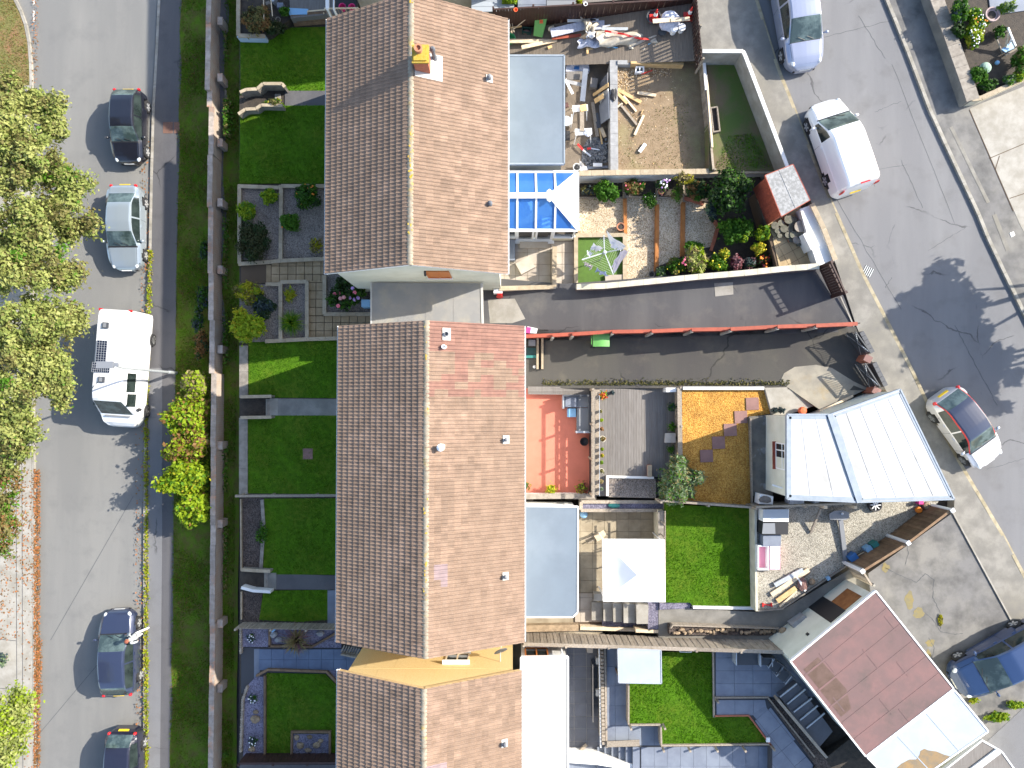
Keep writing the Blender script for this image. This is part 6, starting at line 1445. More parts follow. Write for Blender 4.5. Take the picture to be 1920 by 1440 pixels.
for u,w in((1134.5,.09),(1123.5,.05)):
 mb=MB();a,b=P(u,1214,3.55),P(u+3,1402,3.55);mb.bar((a.x,a.y,3.5),(b.x,b.y,3.5),w,.12);t.part('rail',mb,M['timber' if u>1130 else 'whitewall'])
t=Thing('sleeper_wall','short retaining wall of sleepers above the blue-grey steps','retaining wall',(*P(1165,1394,3).xy,2.9))
mb=MB();mb.bar(P(1138,1396,3.7),P(1199,1394,3.7),.22,.07);mb.bar(P(1138,1391,3.72),P(1199,1388,3.72),.05,.05);t.part('capping',mb,M['timber'])
for i in range(9):q=P(1141+i*6.8,1395,3.6);mb=MB();mb.box((q.x,q.y,3.1),(.17,.14,1.1));t.part('sleeper',mb,M['timber'])
steps('blue-grey steps climbing to the right at the bottom edge',1120,1200,1401,1446,2.42,3.4,6,'slate_pave')
TP=struct('paving',MB().prism(PX([(1136,1208),(1182,1208),(1182,1362),(1242,1362),(1242,1500),(1200,1500),(1200,1398),(1136,1392)],3.4),2.3,3.4),M['joint_grey'])
pave(TP,[(1138,1212),(1178,1212),(1178,1388),(1138,1388)],3.4,.6,.9,[M['slate_pave']],0,(1178,1360),.01,.03)
pave(TP,[(1178,1360),(1238,1362),(1238,1400),(1200,1400),(1198,1388),(1178,1388)],3.4,.6,.9,[M['slate_pave']],0,(1178,1360),.01,.03)
TP2=struct('paving',MB().prism(PX([(1200,1398),(1445,1396),(1560,1440),(1560,1560),(1200,1560)],3.41),2.5,3.41),M['joint_grey'])
pave(TP2,[(1202,1401),(1441,1398),(1441,1452),(1202,1452)],3.41,.6,.9,[M['slate_pave']],0,(1202,1436),.01,.03)
lawn([(1180,1222),(1336,1224),(1340,1343),(1404,1343),(1443,1395),(1240,1397),(1238,1361),(1180,1359)],3.86,460,.06,mats=('grass_bright','grass_blade'),seed=52,wts=[.75,.25])
GE='low board edging of the bright lawn'
for pts,lb in(([(1179,1225),(1179,1359)],'board edging at the canopy side of the bright lawn'),([(1179,1360),(1239,1359.5)],'short board edging at the inner corner of the bright lawn'),([(1239.5,1360),(1240.5,1397)],'upright board edging above the bottom paving corner'),([(1240,1398.5),(1445,1396)],'long board edging along the bottom of the bright lawn'),([(1337.5,1222),(1339,1345)],'board edging between bright lawn and the seating terrace'),([(1339,1343),(1404,1342),(1446,1398)],'brick-brown edging round the far corner of the bright lawn'),([(1340,1308.5),(1440,1308),(1528,1420)],'dark edging along the foot of the seating terrace')):
 mb=MB();wallrun(mb,pts,3.3,3.98 if lb[0]!='d' else 4.1,.07);single('board_edging',lb,'edging',mb,M['timber' if 'brown' not in lb else 'redbrick'],group=GE)
GT_='short timber posts along the lawn edging'
for i,(u,v,lb)in enumerate(((1182,1363,'short post at the inner corner of the bright lawn'),(1243,1404,'first short post from the left along the bottom paving'),(1292,1404,'second short post along the bottom paving'),(1343,1404,'third short post along the bottom paving'),(1395,1404,'last short post along the bottom paving'),(1344,1313,'short post at the foot of the seating terrace'),(1449,1402,'short post at the far lawn corner'),(1245,1362,'short leaning post beside the inner paving'))):
 q=P(u,v,4.1);mb=MB();mb.box((q.x,q.y,3.9),(.09,.09,.9),.3);single('short_post',lb,'post',mb,M['timber'],group=GT_)
UP=struct('paving',MB().prism(PX([(1340,1208),(1470,1215),(1560,1330),(1440,1308),(1340,1308)],4.0),3.0,4.0),M['joint_grey'])
pave(UP,[(1342,1212),(1470,1215),(1530,1306),(1342,1306)],4.0,.84,.58,[M['slate_pave']],0,(1342,1306),.012,.03)
UP2=struct('paving',MB().prism(PX([(1340,1309),(1438,1309),(1530,1430),(1540,1560),(1445,1560),(1446,1398),(1404,1342),(1340,1343)],3.9),3.0,3.9),M['joint_grey'])
pave(UP2,[(1343,1312),(1434,1312),(1440,1341),(1343,1341)],3.9,.84,.7,[M['slate_pave']],0,(1343,1341),.012,.03)
pave(UP2,[(1408,1341),(1440,1320),(1524,1430),(1524,1500),(1448,1500),(1448,1398)],3.9,.9,.7,[M['slate_pave']],R(-51),(1440,1330),.012,.03)
slab('slate_strip',[(1438,1310),(1462,1312),(1560,1440),(1532,1440)],4.02,.8,M['bark'])
slab('slate_strip',[(1525,1440),(1600,1380),(1700,1480),(1640,1600),(1525,1600)],4.0,.8,M['soil'])
t=Thing('slate_platform','dark blue-grey ramp with five pale battens along the red garage','ramp',(*P(1510,1340,4.4).xy,4.0))
mb=MB();mb.prism(PX([(1462,1306),(1495,1281),(1562,1372),(1535,1404)],4.45),4.0,4.42);t.part('base',mb,M['slate_tile'])
for(a,b)in(((1462,1307),(1494,1281.5)),((1476,1320),(1510,1292)),((1488,1335),(1522,1309)),((1500,1350),(1533,1323)),((1512,1365),(1546,1337))):
 mb=MB();mb.bar(P(*a,4.47),P(*b,4.47),.06,.05);t.part('batten',mb,M['steel'])
mb=MB();mb.bar(P(1455,1308,4.55),P(1546,1416,4.55),.12,.5);t.part('edge_board',mb,M['timber'])
t=Thing('garden_canopy','pale grey square canopy roof over the corner of the bright lawn','canopy',(*P(1199,1250,4).xy,3.4))
q=PX([(1158.5,1216.5),(1239.5,1219),(1240.5,1281.5),(1160,1280)],4.9);mb=MB();mb.prism(q,4.82,4.9);t.part('roof',mb,M['paleroof']);c=sum((Vector(p)for p in q),Vector((0,0)))/4
mb=MB()
for i in range(4):mb.bar((q[i].x,q[i].y,4.87),(q[(i+1)%4].x,q[(i+1)%4].y,4.87),.04,.1)
t.part('edge_trim',mb,M['alu'])
for p in q:k=p.lerp(c,.1);mb=MB();mb.box((k.x,k.y,4.1),(.07,.07,1.45));t.part('post',mb,M['timber_warm'])
t=Thing('garden_sofa','dark two-seat garden sofa with pale frame against the board fence','sofa',(*P(1402,1236,4.3).xy,4.03))
t.part('seat',pbox([(1383,1226),(1424,1226),(1424,1247),(1383,1247)],4.2,4.42),M['darkgrey']);t.part('backrest',pbox([(1383,1221),(1424,1221),(1424,1226),(1383,1226)],4.2,4.75),M['darkgrey'])
for u in(1381,1425):t.part('armrest',pbox([(u-1,1223),(u+1,1223),(u+1,1248),(u-1,1248)],4.03,4.62),M['steel'])
GC='dark garden chairs beside the red garage'
for u,v,r_,lb in((1434,1236,0,'dark garden chair next to the two-seat sofa'),(1452,1247,-35,'dark garden chair in the terrace corner by the garage'),(1467,1264,-40,'dark garden chair nearest the battened ramp')):
 q=P(u,v,4.4);t=Thing('garden_chair',lb,'chair',(q.x,q.y,4.03),GC);a=R(r_);Mz=Matrix.Rotation(a,3,'Z')
 mb=MB();mb.box((q.x,q.y,4.42),(.5,.48,.07),a);t.part('seat',mb,M['darkgrey'])
 o=Mz@Vector((0,.24,0));mb=MB();mb.box((q.x+o.x,q.y+o.y,4.7),(.5,.05,.55),a);t.part('backrest',mb,M['darkgrey'])
 for s in(-1,1):
  o=Mz@Vector((s*.26,0,0));mb=MB();mb.box((q.x+o.x,q.y+o.y,4.62),(.035,.5,.03),a);t.part('armrest',mb,M['steel'])
  for k in(-1,1):o=Mz@Vector((s*.24,k*.22,0));mb=MB();mb.box((q.x+o.x,q.y+o.y,4.25),(.03,.03,.45),a);t.part('leg',mb,M['steel'])
#vehicles
def paint(name,c,metal=.0,rough=.28,coat=1.0):return mat(name,c,rough=rough,metal=metal,coat=coat)
PAINT={'black':paint('black_paint',(.010,.011,.018)),'silver':paint('silver_paint',(.30,.35,.39),.35),'navy':paint('navy_paint',(.032,.042,.082),.2),
'dblack':paint('blue_black_paint',(.014,.015,.03)),'greyblue':paint('grey_blue_paint',(.29,.32,.42),.35),'white':paint('white_paint',(.80,.80,.80),0,.3),
'pearl':paint('pearl_paint',(.62,.61,.63),.2),'blue':paint('blue_paint',(.022,.05,.13),.25),'darkroof':paint('dark_blue_roof_paint',(.022,.03,.06))}
STY={
'hatch':dict(zt=[(0,.52),(.03,.68),(.10,.80),(.245,.95),(.27,.97),(.43,1.38),(.55,1.46),(.78,1.42),(.86,1.33),(.965,.98),(.99,.86),(1,.60)],zb=[(0,.50),(.1,.68),(.25,.86),(.5,.93),(.8,.98),(.95,.95),(1,.58)],
w=[(0,.62),(.025,.78),(.07,.90),(.16,.97),(.3,1),(.75,1),(.9,.95),(.96,.88),(1,.72)],wr=[(0,.72),(.2,.82),(.27,.84),(.43,.74),(.7,.73),(.86,.70),(.97,.74),(1,.7)],ws=(.265,.43),rf=(.43,.85),rw=(.85,.965),sw=(.29,.88),pil=(.33,.585,.80),wheels=(.18,.80)),
'sedan':dict(zt=[(0,.50),(.03,.66),(.10,.78),(.25,.92),(.275,.94),(.42,1.33),(.53,1.42),(.70,1.38),(.76,1.30),(.875,1.02),(.96,.99),(.985,.9),(1,.62)],zb=[(0,.48),(.1,.68),(.25,.84),(.5,.92),(.8,.97),(.95,.93),(1,.58)],
w=[(0,.58),(.025,.76),(.07,.89),(.16,.97),(.3,1),(.75,1),(.9,.94),(.96,.84),(1,.66)],wr=[(0,.72),(.2,.82),(.275,.84),(.42,.73),(.68,.71),(.76,.68),(.88,.78),(1,.7)],ws=(.27,.42),rf=(.42,.755),rw=(.755,.875),sw=(.30,.83),pil=(.335,.575,.76),wheels=(.185,.80)),
'mpv':dict(zt=[(0,.56),(.03,.74),(.09,.88),(.20,1.02),(.225,1.05),(.40,1.50),(.52,1.60),(.82,1.57),(.92,1.48),(.98,1.08),(1,.62)],zb=[(0,.52),(.1,.74),(.25,.94),(.5,1.0),(.85,1.04),(.96,1.0),(1,.6)],
w=[(0,.64),(.025,.8),(.07,.91),(.16,.97),(.3,1),(.8,1),(.93,.96),(.98,.88),(1,.76)],wr=[(0,.72),(.18,.82),(.225,.85),(.40,.77),(.7,.76),(.9,.74),(1,.72)],ws=(.22,.40),rf=(.40,.91),rw=(.91,.98),sw=(.26,.93),pil=(.30,.57,.80),wheels=(.18,.80)),
'van':dict(zt=[(0,.58),(.03,.78),(.09,.93),(.19,1.08),(.215,1.12),(.36,1.66),(.45,1.80),(.9,1.79),(.965,1.74),(.985,1.3),(1,.62)],zb=[(0,.54),(.1,.76),(.25,1.0),(.5,1.05),(.9,1.08),(.97,1.05),(1,.6)],
w=[(0,.62),(.025,.8),(.07,.92),(.16,.98),(.3,1),(.9,1),(.97,.97),(.99,.93),(1,.86)],wr=[(0,.72),(.18,.82),(.22,.86),(.36,.82),(.7,.84),(.97,.83),(1,.8)],ws=(.21,.36),rf=(.36,.965),rw=None,sw=(.24,.44),pil=(.28,.44,.44),wheels=(.18,.78)),
}
STY['suv']=dict(STY['mpv'])
def car(label,front,rear,z,W,Hh,style,pm,group=None,roofm=None,frame=None,rimm='rim',fz=.6,cat='car',name='parked_car',plate=('plate_w','plate_y'),darkrim=False):
 S=STY[style];pf,pr=P(*front,z+fz),P(*rear,z+fz);d=pf-pr;d.z=0;L=d.length;c=(pf+pr)/2;rz=math.atan2(d.y,d.x)
 t=Thing(name,label,cat,(c.x,c.y,z),group,rz)
 k=Hh/max(p[1]for p in S['zt']);hw=W/2
 GS_=np.linspace(0,1,401);T_={}
 for key in('zt','zb','w','wr'):
  y=np.interp(GS_,[p[0]for p in S[key]],[p[1]for p in S[key]]);kk=13 if key=='zt' else 21;yp=np.concatenate([2*y[0]-y[kk:0:-1],y,2*y[-1]-y[-2:-kk-2:-1]]);g_=np.exp(-.5*(np.arange(-kk,kk+1)/(kk/2.2))**2);T_[key]=np.convolve(yp,g_/g_.sum(),'valid')
 T_['w']*=1-.30*np.clip(1-GS_/.075,0,1)**2.2-.22*np.clip(1-(1-GS_)/.06,0,1)**2.2
 f=lambda key,s:float(np.interp(s,GS_,T_[key]))
 st=sorted(set([i/56 for i in range(57)]+[.003,.007,.012,.02,.028,.97,.985,.993,.997]+[S['ws'][0],S['ws'][1],S['rf'][1]]+([S['rw'][1]]if S['rw']else[])+list(S['pil'])))
 def ring(s):
  x=L/2-s*L;w=hw*f('w',s);zt=f('zt',s)*k;zb=min(f('zb',s)*k,zt-.01);wr=min(hw*f('wr',s),w*.97);hgt=zt-zb
  cb=min(1,max(0,hgt/.3));ze=zb+hgt*(.80 if cb>.6 else.55)
  return[(x,w*.90,.20),(x,w*.985,.30),(x,w,.48*k),(x,w,(zb+.48*k)*.5),(x,w*.99,zb-.05),(x,w*.965,zb),
(x,lerp(w*.955,wr,.5)+.015*cb,lerp(zb,ze,.5)),(x,wr+.008,ze),(x,wr*.955,lerp(ze,zt,.62)),(x,wr*.86,lerp(ze,zt,.9)),(x,wr*.6,zt),(x,wr*.3,zt+.008),(x,0,zt+.012)]
 rings=[ring(s)for s in st];nr=len(rings[0])
 full=[[(x,y,zz)for x,y,zz in r]+[(x,-y,zz)for x,y,zz in reversed(r[:-1])]for r in rings];nf=len(full[0])
 parts={}
 def put(key,quad):
  parts.setdefault(key,MB()).add(quad,[(0,1,2,3)])
 wx=[L/2-s*L for s in S['wheels']];wrd=.315*k**.5
 for i in range(len(st)-1):
  sm=(st[i]+st[i+1])/2
  for j in range(nf-1):
   q=[full[i][j],full[i][j+1],full[i+1][j+1],full[i+1][j]]
   jj=j if j<nr-1 else nf-2-j;side='l' if j<nr-1 else 'r'
   cx_=sum(p[0]for p in q)/4;cz_=sum(p[2]for p in q)/4
   key='body'
   if jj<=3 and any((cx_-x)**2+(cz_-.31)**2<(wrd+.07)**2 for x in wx):continue
   if jj in(5,6)and S['sw'][0]<sm<S['sw'][1]:
    zt,zb=f('zt',sm),f('zb',sm)
    if(zt-zb)>.16 and not any(abs(sm-p)<.010 for p in S['pil'][1:2]):key='side_window_'+side+('0' if sm<S['pil'][1]else '1')
   elif jj>=7:
    if S['ws'][0]<sm<S['ws'][1]:key='windscreen' if jj>=8 else('pillar' if frame else 'body')
    elif S['rf'][0]<=sm<=S['rf'][1]:key='roof' if(jj>=8 or not frame)else 'pillar'
    elif S['rw']and S['rw'][0]<sm<S['rw'][1]:key='rear_window' if jj>=8 else('pillar' if frame else 'body')
    elif.035<sm<S['ws'][0]-.012 and jj>=8:key='bonnet'
    elif sm<S['ws'][0]and sm>S['ws'][0]-.012:key='cowl'
   put(key,q)
 for e in(0,len(st)-1):parts['body'].add(full[e],[tuple(range(nf))if e else tuple(range(nf-1,-1,-1))])
 mm={'body':pm,'bonnet':pm,'roof':roofm or pm,'pillar':frame or pm,'cowl':M['black'],'windscreen':M['carglass'],'rear_window':M['carglass']}
 for key,mb in parts.items():
  nm='side_window' if key.startswith('side')else key
  if key=='bonnet':mb.v=[(x,y*.985,zz+.006)for x,y,zz in mb.v]
  t.part(nm,mb,M['sideglass']if nm=='side_window' else mm[key],smooth=True,local=True)
 mb=MB();mb.box((0,0,.45),(L*.86,W*.84,.42));t.part('underbody',mb,M['black'],local=True)
 for x in wx:
  for s in(-1,1):
   mb=MB();Mr=Matrix.Rotation(R(90)*-s,3,'X');y=s*(hw-.10)
   mb.lathe((x,y,.31),[(wrd*.62,.085),(wrd*.9,.09),(wrd,.05),(wrd,-.09),(wrd*.6,-.1)],20,Mr);tyre=t.part('wheel',mb,M['tyre'],local=True)
   mb=MB();mb.lathe((x,y,.31),[(wrd*.64,.088),(wrd*.6,.075),(wrd*.2,.06),(wrd*.16,.085),(0,.09)],20,Mr)
   t.part('rim',mb,M['darkgrey'],tyre,local=True)
   mb=MB()
   for a in range(5):
    an=a*2*math.pi/5+.3;p=Mr@Vector((math.cos(an)*wrd*.12,math.sin(an)*wrd*.12,.09));q=Mr@Vector((math.cos(an)*wrd*.62,math.sin(an)*wrd*.62,.088));mb.bar((x+p.x,y+p.y,.31+p.z),(x+q.x,y+q.y,.31+q.z),.07,.02,up=(0,s,0))
   t.part('spoke',mb,M[rimm],tyre,local=True)
 def sx(s):return L/2-s*L
 for s in(-1,1):
  w=hw*f('w',.05);zz=f('zt',.06)*k
  mb=MB();mb.ball((sx(.066),s*w*.80,zz-.075),(.19,.11,.075),10,6);t.part('headlight',mb,M['lamp'],local=True)
  w=hw*f('w',.965);zz=(1.02 if style in('mpv','suv')else 1.15 if style=='van' else.88)*k
  mb=MB();mb.ball((sx(.972 if style!='van' else.985),s*w*(.90 if style!='van' else.97),zz),(.08,.09,.10)if style!='van' else(.05,.05,.28),10,6);t.part('tail_light',mb,M['redlamp'],local=True)
  sm_=S['ws'][0]+.055;zz=f('zb',sm_)*k+.06
  mb=MB();mb.ball((sx(sm_),s*(hw+.10),zz),(.07,.10,.07),10,6);mb.bar((sx(sm_),s*(hw-.05),zz-.03),(sx(sm_),s*(hw+.06),zz-.02),.05,.03);t.part('mirror',mb,pm if not frame else M['chrome'],local=True)
  for q in(.5,.70)if style!='van' else(.47,):
   mb=MB();mb.box((sx(q),s*(hw*1.0+.008),f('zb',q)*k-.10),(.16,.03,.03));t.part('door_handle',mb,pm,local=True)
  mb=MB()
  for q in S['pil'][1:2]+((.33,.80)if style!='van' else(.25,)):mb.box((sx(q),s*(hw-.001),.62),(.008,.012,.5))
  t.part('door_gap',mb,M['black'],local=True)
 mb=MB();mb.box((sx(0)-.005,0,.48),(.03,.50,.11));t.part('number_plate',mb,M[plate[0]],local=True)
 mb=MB();mb.box((sx(1)+.012,0,.74 if style in('hatch','sedan')else.8),(.03,.50,.11),M=Matrix.Rotation(R(25),3,'Y'));t.part('number_plate',mb,M[plate[1]],local=True)
 mb=MB();mb.box((sx(.012),0,.36),(.1,hw*1.1,.12));t.part('grille',mb,M['black'],local=True)
 for s,y in((-1,-.02),(1,.38)):
  a=S['ws'][0];mb=MB();zz=f('zt',a+.005)*k+.03;z2=f('zt',a+.035)*k+.035
  mb.bar((sx(a+.004),y+.25-.3,zz),(sx(a+.03),y-.35,z2),.02,.015);t.part('wiper',mb,M['black'],local=True)
 return t
GL='cars parked along the lower road'
car('black hatchback parked at the top of the lower road, facing down the picture',(241,306.5),(243,169),0,1.68,1.46,'hatch',PAINT['black'],GL)
car('silver-blue saloon parked between the black hatchback and the white motorhome',(236,507),(237,347),0,1.78,1.42,'sedan',PAINT['silver'],GL)
car('navy hatchback parked facing up the picture with a person beside its bonnet',(222,1143),(226,1303),0,1.80,1.50,'hatch',PAINT['navy'],GL)
car('blue-black hatchback cut off by the bottom edge of the lower road',(232,1518),(235,1366),0,1.74,1.48,'hatch',PAINT['dblack'],GL)
GU='cars parked along the upper street'
car('grey-blue people carrier parked at the top of the upper street',(1511,129),(1476,-66),ZS,1.80,1.62,'mpv',PAINT['greyblue'],GU)
car('silver-white small car with dark roof and red window frames by the silver garage',(1858,867),(1764,738),ZS,1.72,1.48,'hatch',PAINT['pearl'],GU,PAINT['darkroof'],M['red'],rimm='midgrey')
car('dark blue car parked nose-in beside the red-roofed garage',(1792,1284),(1962,1188),ZS+.08,1.84,1.56,'mpv',PAINT['blue'],GU)
v=car('white panel van with red tail lamps parked on the upper street',(1547,186),(1606,358),ZS,1.80,1.84,'van',PAINT['white'],None,cat='van',name='panel_van',fz=.9)
mb=MB();mb.box((-v.L.x*0-2.02,0,1.80),(.06,.42,.05));v.part('brake_light',mb,M['redlamp'],local=True)
#white motorhome
pf,pr=P(220,801,.9),P(223,584,1.6);d=pf-pr;d.z=0;L=d.length;c=(pf+pr)/2;c.x=-19.34
t=Thing('motorhome','white motorhome with two dark solar panels on its roof','motorhome',(c.x,c.y,0),None,math.atan2(d.y,d.x))
hw=.92;HM=2.6
TOP=[(-L/2,2.30),(-L/2+.05,2.46),(-L/2+.2,2.56),(-L/2+.5,HM),(L/2-2.0,HM),(L/2-1.65,HM-.03),(L/2-1.42,HM-.10),(L/2-1.30,HM-.20),(L/2-.66,1.42),(L/2-.52,1.33),(L/2-.25,1.20),(L/2-.08,1.02),(L/2-.01,.82),(L/2,.62)]
tz=lambda x:float(np.interp(x,[p[0]for p in TOP],[p[1]for p in TOP]))
pw=lambda x:float(np.interp(x,[-L/2,-L/2+.08,-L/2+.2,L/2-1.3,L/2-.7,L/2-.3,L/2-.1,L/2-.02,L/2],[.93,.98,1,1,.985,.90,.76,.62,.52]))
xs=sorted(set([p[0]for p in TOP]+list(np.linspace(-L/2+.3,L/2-2.1,8))+list(np.linspace(L/2-1.3,L/2,12))));rings=[]
for x in xs:
 T,w=tz(x),pw(x);half=[]
 for zf_,yf in((.42,.95),(.75,1.0),(1.05,1.0)):half.append((w*hw*yf,min(zf_,T-.04)))
 yt=lambda zz:w*hw*float(np.interp(zz,[1.05,1.6,2.3,2.6],[1.0,.94,.83,.78]))
 for f_ in(.35,.7,.92):zz=lerp(min(1.05,T-.03),T,f_);half.append((yt(zz)if T>1.1 else w*hw*(1-.1*f_),zz))
 half+=[(half[-1][0]-.09,T-.012),(half[-1][0]*.5,T+.012),(0,T+.016)]
 rings.append([(x,y,zz)for y,zz in half]+[(x,-y,zz)for y,zz in reversed(half[:-1])])
nf=len(rings[0]);body=MB();wsb=MB()
for i in range(len(xs)-1):
 xm=(xs[i]+xs[i+1])/2
 for j in range(nf-1):
  (wsb if(L/2-1.3<xm<L/2-.66 and 6<=j<=nf-8)else body).add([rings[i][j],rings[i][j+1],rings[i+1][j+1],rings[i+1][j]],[(0,1,2,3)])
body.add(rings[0],[tuple(range(nf-1,-1,-1))]);body.add(rings[-1],[tuple(range(nf))])
t.part('body',body,PAINT['white'],local=True,smooth=True);t.part('windscreen',wsb,M['carglass'],local=True,smooth=True)
mb=MB();mb.bar((L/2-.56,-.62,1.40),(L/2-.56,.62,1.40),.07,.03);t.part('scuttle',mb,M['midgrey'],local=True)
for(x,y,lx,ly)in((-.80,-.32,1.02,.48),(-.02,-.28,.46,.84)):
 mb=MB();mb.box((x,y,HM+.05),(lx,ly,.03));sp=t.part('solar_panel',mb,M['solar'],local=True)
 nx,ny=(9,4)if lx>ly else(4,9)
 mb=MB()
 for i in range(nx+1):mb.box((x-lx/2+lx*i/nx,y,HM+.067),(.012,ly,.006))
 for i in range(ny+1):mb.box((x,y-ly/2+ly*i/ny,HM+.068),(lx,.012,.006))
 t.part('cell_grid',mb,M['alu'],sp,local=True)
for(x,y,s)in((-2.05,-.22,.28),(.55,-.20,.28)):mb=MB();mb.box((x,y,HM+.06),(s,s,.1));t.part('roof_vent',mb,M['darkgrey'],local=True);mb=MB();mb.box((x,y-.02,HM+.115),(s*.7,s*.5,.012));t.part('vent_slat',mb,M['midgrey'],local=True)
mb=MB();mb.tube([(.6,-.3,HM+.03),(.85,-.55,HM+.03),(1.0,-.62,HM+.0)],.012,6);t.part('cable',mb,M['darkgrey'],local=True)
for s in(1,-1):
 for x,lx,z0,z1 in((.62,.92,1.62,2.22),(1.48,.62,1.5,2.12)):
  mb=MB();y0_,y1_=hw*float(np.interp(z0,[1.05,1.6,2.3],[1.0,.94,.83])),hw*float(np.interp(z1,[1.05,1.6,2.3],[1.0,.94,.83]))
  mb.bar((x-lx/2,s*(y0_+y1_)/2,(z0+z1)/2),(x+lx/2,s*(y0_+y1_)/2,(z0+z1)/2),.05,math.hypot(y1_-y0_,z1-z0),up=(0,s*(z1-z0)*0+s*(y1_-y0_),(z1-z0)));t.part('side_window',mb,M['sideglass'],local=True)
 mb=MB();mb.ball((L/2-.22,s*hw*.66,.98),(.14,.12,.09),10,6);t.part('headlight',mb,M['lamp'],local=True)
 mb=MB();mb.box((-L/2+.03,s*(hw-.2),2.3),(.1,.14,.12));t.part('tail_light',mb,M['redlamp'],local=True)
 mb=MB();mb.ball((L/2-.95,s*(hw+.10),1.35),(.08,.11,.14),10,6);t.part('mirror',mb,M['black'],local=True)
 for x in(-L/2+1.25,L/2-.85):
  mb=MB();Mr=Matrix.Rotation(R(90)*-s,3,'X');mb.lathe((x,s*(hw-.07),.33),[(.2,.1),(.30,.1),(.33,.05),(.33,-.1),(.2,-.1)],20,Mr);wl=t.part('wheel',mb,M['tyre'],local=True)
  mb=MB();mb.lathe((x,s*(hw-.07),.33),[(.21,.1),(.18,.07),(.06,.07),(.05,.1),(0,.1)],16,Mr);t.part('rim',mb,M['rim'],wl,local=True)
#street lamp over the motorhome
bs=P(327,699,.3);t=Thing('street_lamp','grey street lamp on the verge leaning its arm over the motorhome','street lamp',(bs.x,bs.y,.1))
hd=P(197,684,5.9);hx=P(216,684,5.85)
mb=MB();mb.tube([(bs.x,bs.y,0),(bs.x,bs.y,.9)],.085,10);mb.tube([(bs.x,bs.y,.9),(bs.x-.02,bs.y,3.2),(bs.x-.04,bs.y,5.2)],[.065,.055,.045],10);t.part('column',mb,M['steel'])
mb=MB();mb.tube([(bs.x-.04,bs.y,5.15),(lerp(bs.x,hx.x,.3),lerp(bs.y,hx.y,.3),5.6),tuple(hx)],[.04,.032,.03],8);t.part('arm',mb,M['steel'])
mb=MB();dd=(hd-hx);dd.z=0;dd.normalize();ang=math.atan2(dd.y,dd.x);mb.box((hd.x,hd.y,5.88),(.72,.30,.12),ang);mb.box((hx.x,hx.y,5.87),(.3,.16,.1),ang);t.part('lantern',mb,M['midgrey'])
mb=MB();mb.box((hd.x,hd.y,5.81),(.6,.24,.03),ang);t.part('lens',mb,M['lamp'])
#trees
def tree(label,base,zb,lobes_px,leaf,n,mats,seed,trunk_r=.16,group='street trees along the lower road',name='street_tree',wts=None,shell=.35):
 """lobes_px: (u, v, z, radius_px_u, radius_px_v, rz)"""
 rg=np.random.default_rng(seed);b=P(*base,zb);t=Thing(name,label,'tree',(b.x,b.y,zb),group);L=[]
 for u,v,z,ru,rv,rz in lobes_px:
  c=P(u,v,z);s=(CAMH-z)/F;L.append((c.x,c.y,z,ru*s,rv*s,rz))
 big=L;S=[]
 for(x,y,z,rx,ry,rz)in L:
  for i in range(int(7+7*rx*ry)):
   d=rg.normal(size=3);d/=np.linalg.norm(d);d[2]=abs(d[2])*.8-.1;q=rg.uniform(.35,1.0);r=rg.uniform(.28,.62);S.append((x+d[0]*rx*q,y+d[1]*ry*q,z+d[2]*rz*q,r*rg.uniform(.8,1.5),r*rg.uniform(.8,1.5),r*.5))
 p,d,k=crownpoints(S,n,rg,.15,-.6)
 q=p*np.array([1.15,1.15,1.4]);f=np.sin(q[:,0]*2.3+seed)*np.sin(q[:,1]*2.7)+np.sin(q[:,0]*5.1+q[:,2]*2)*np.sin(q[:,1]*4.3+1)+.6*np.sin(q[:,2]*6+q[:,0]*3)
 keep=rg.random(len(p))<np.clip(.8+.32*f,.15,1);p,d,k=p[keep],d[keep],k[keep]
 mi=np.where(rg.random(len(p))<.65,rg.choice(len(mats),len(S),p=np.array(wts)/sum(wts))[k],rg.choice(len(mats),len(p),p=np.array(wts)/sum(wts)))if wts else(k+rg.integers(0,2,len(p)))%len(mats)
 t.part('crown',leafmesh('crown',p-np.array(t.L),d,leaf,[M[m]for m in mats],mi,rg,up=.5),None)
 mb=MB();top=max(l[2]for l in L);cx=sum(l[0]for l in L)/len(L);cy=sum(l[1]for l in L)/len(L);fk=(lerp(b.x,cx,.4),lerp(b.y,cy,.4),zb+(top-zb)*.42)
 mb.tube([(b.x,b.y,zb-.3),(lerp(b.x,cx,.1),lerp(b.y,cy,.1),zb+.8),fk],[trunk_r*1.5,trunk_r,trunk_r*.8],10);t.part('trunk',mb,M['trunk'])
 mb=MB()
 for l in L:
  m=(lerp(fk[0],l[0],.5)+rg.normal()*.15,lerp(fk[1],l[1],.5)+rg.normal()*.15,lerp(fk[2],l[2],.6));mb.tube([fk,m,(l[0],l[1],l[2]+.1)],[trunk_r*.55,trunk_r*.35,.02],7)
  for i in range(7):
   a=rg.uniform(0,6.28);r=rg.uniform(.5,.95);mb.tube([m,(lerp(m[0],l[0],.6),lerp(m[1],l[1],.6),lerp(m[2],l[2],.7)),(l[0]+math.cos(a)*l[3]*r,l[1]+math.sin(a)*l[4]*r,l[2]+rg.uniform(-.4,.5)*l[5])],[trunk_r*.22,trunk_r*.16,.012],5)
 t.part('limb',mb,M['trunk']);return t
TM=('lf_tree','lf_tree2','lf_mid','lf_olive')
tree('big yellow-green street tree nearest the top left corner',(-20,330),ZPV,[(20,250,5.6,70,62,1.4),(85,205,5.0,52,34,.9),(60,300,5.8,78,55,1.5),(20,190,5.0,50,34,1.0),(-30,300,6.2,70,80,1.5),(110,250,4.9,28,32,.8),(95,330,4.9,46,34,.9)],.10,30000,TM,5,.2,wts=(.42,.32,.04,.22))
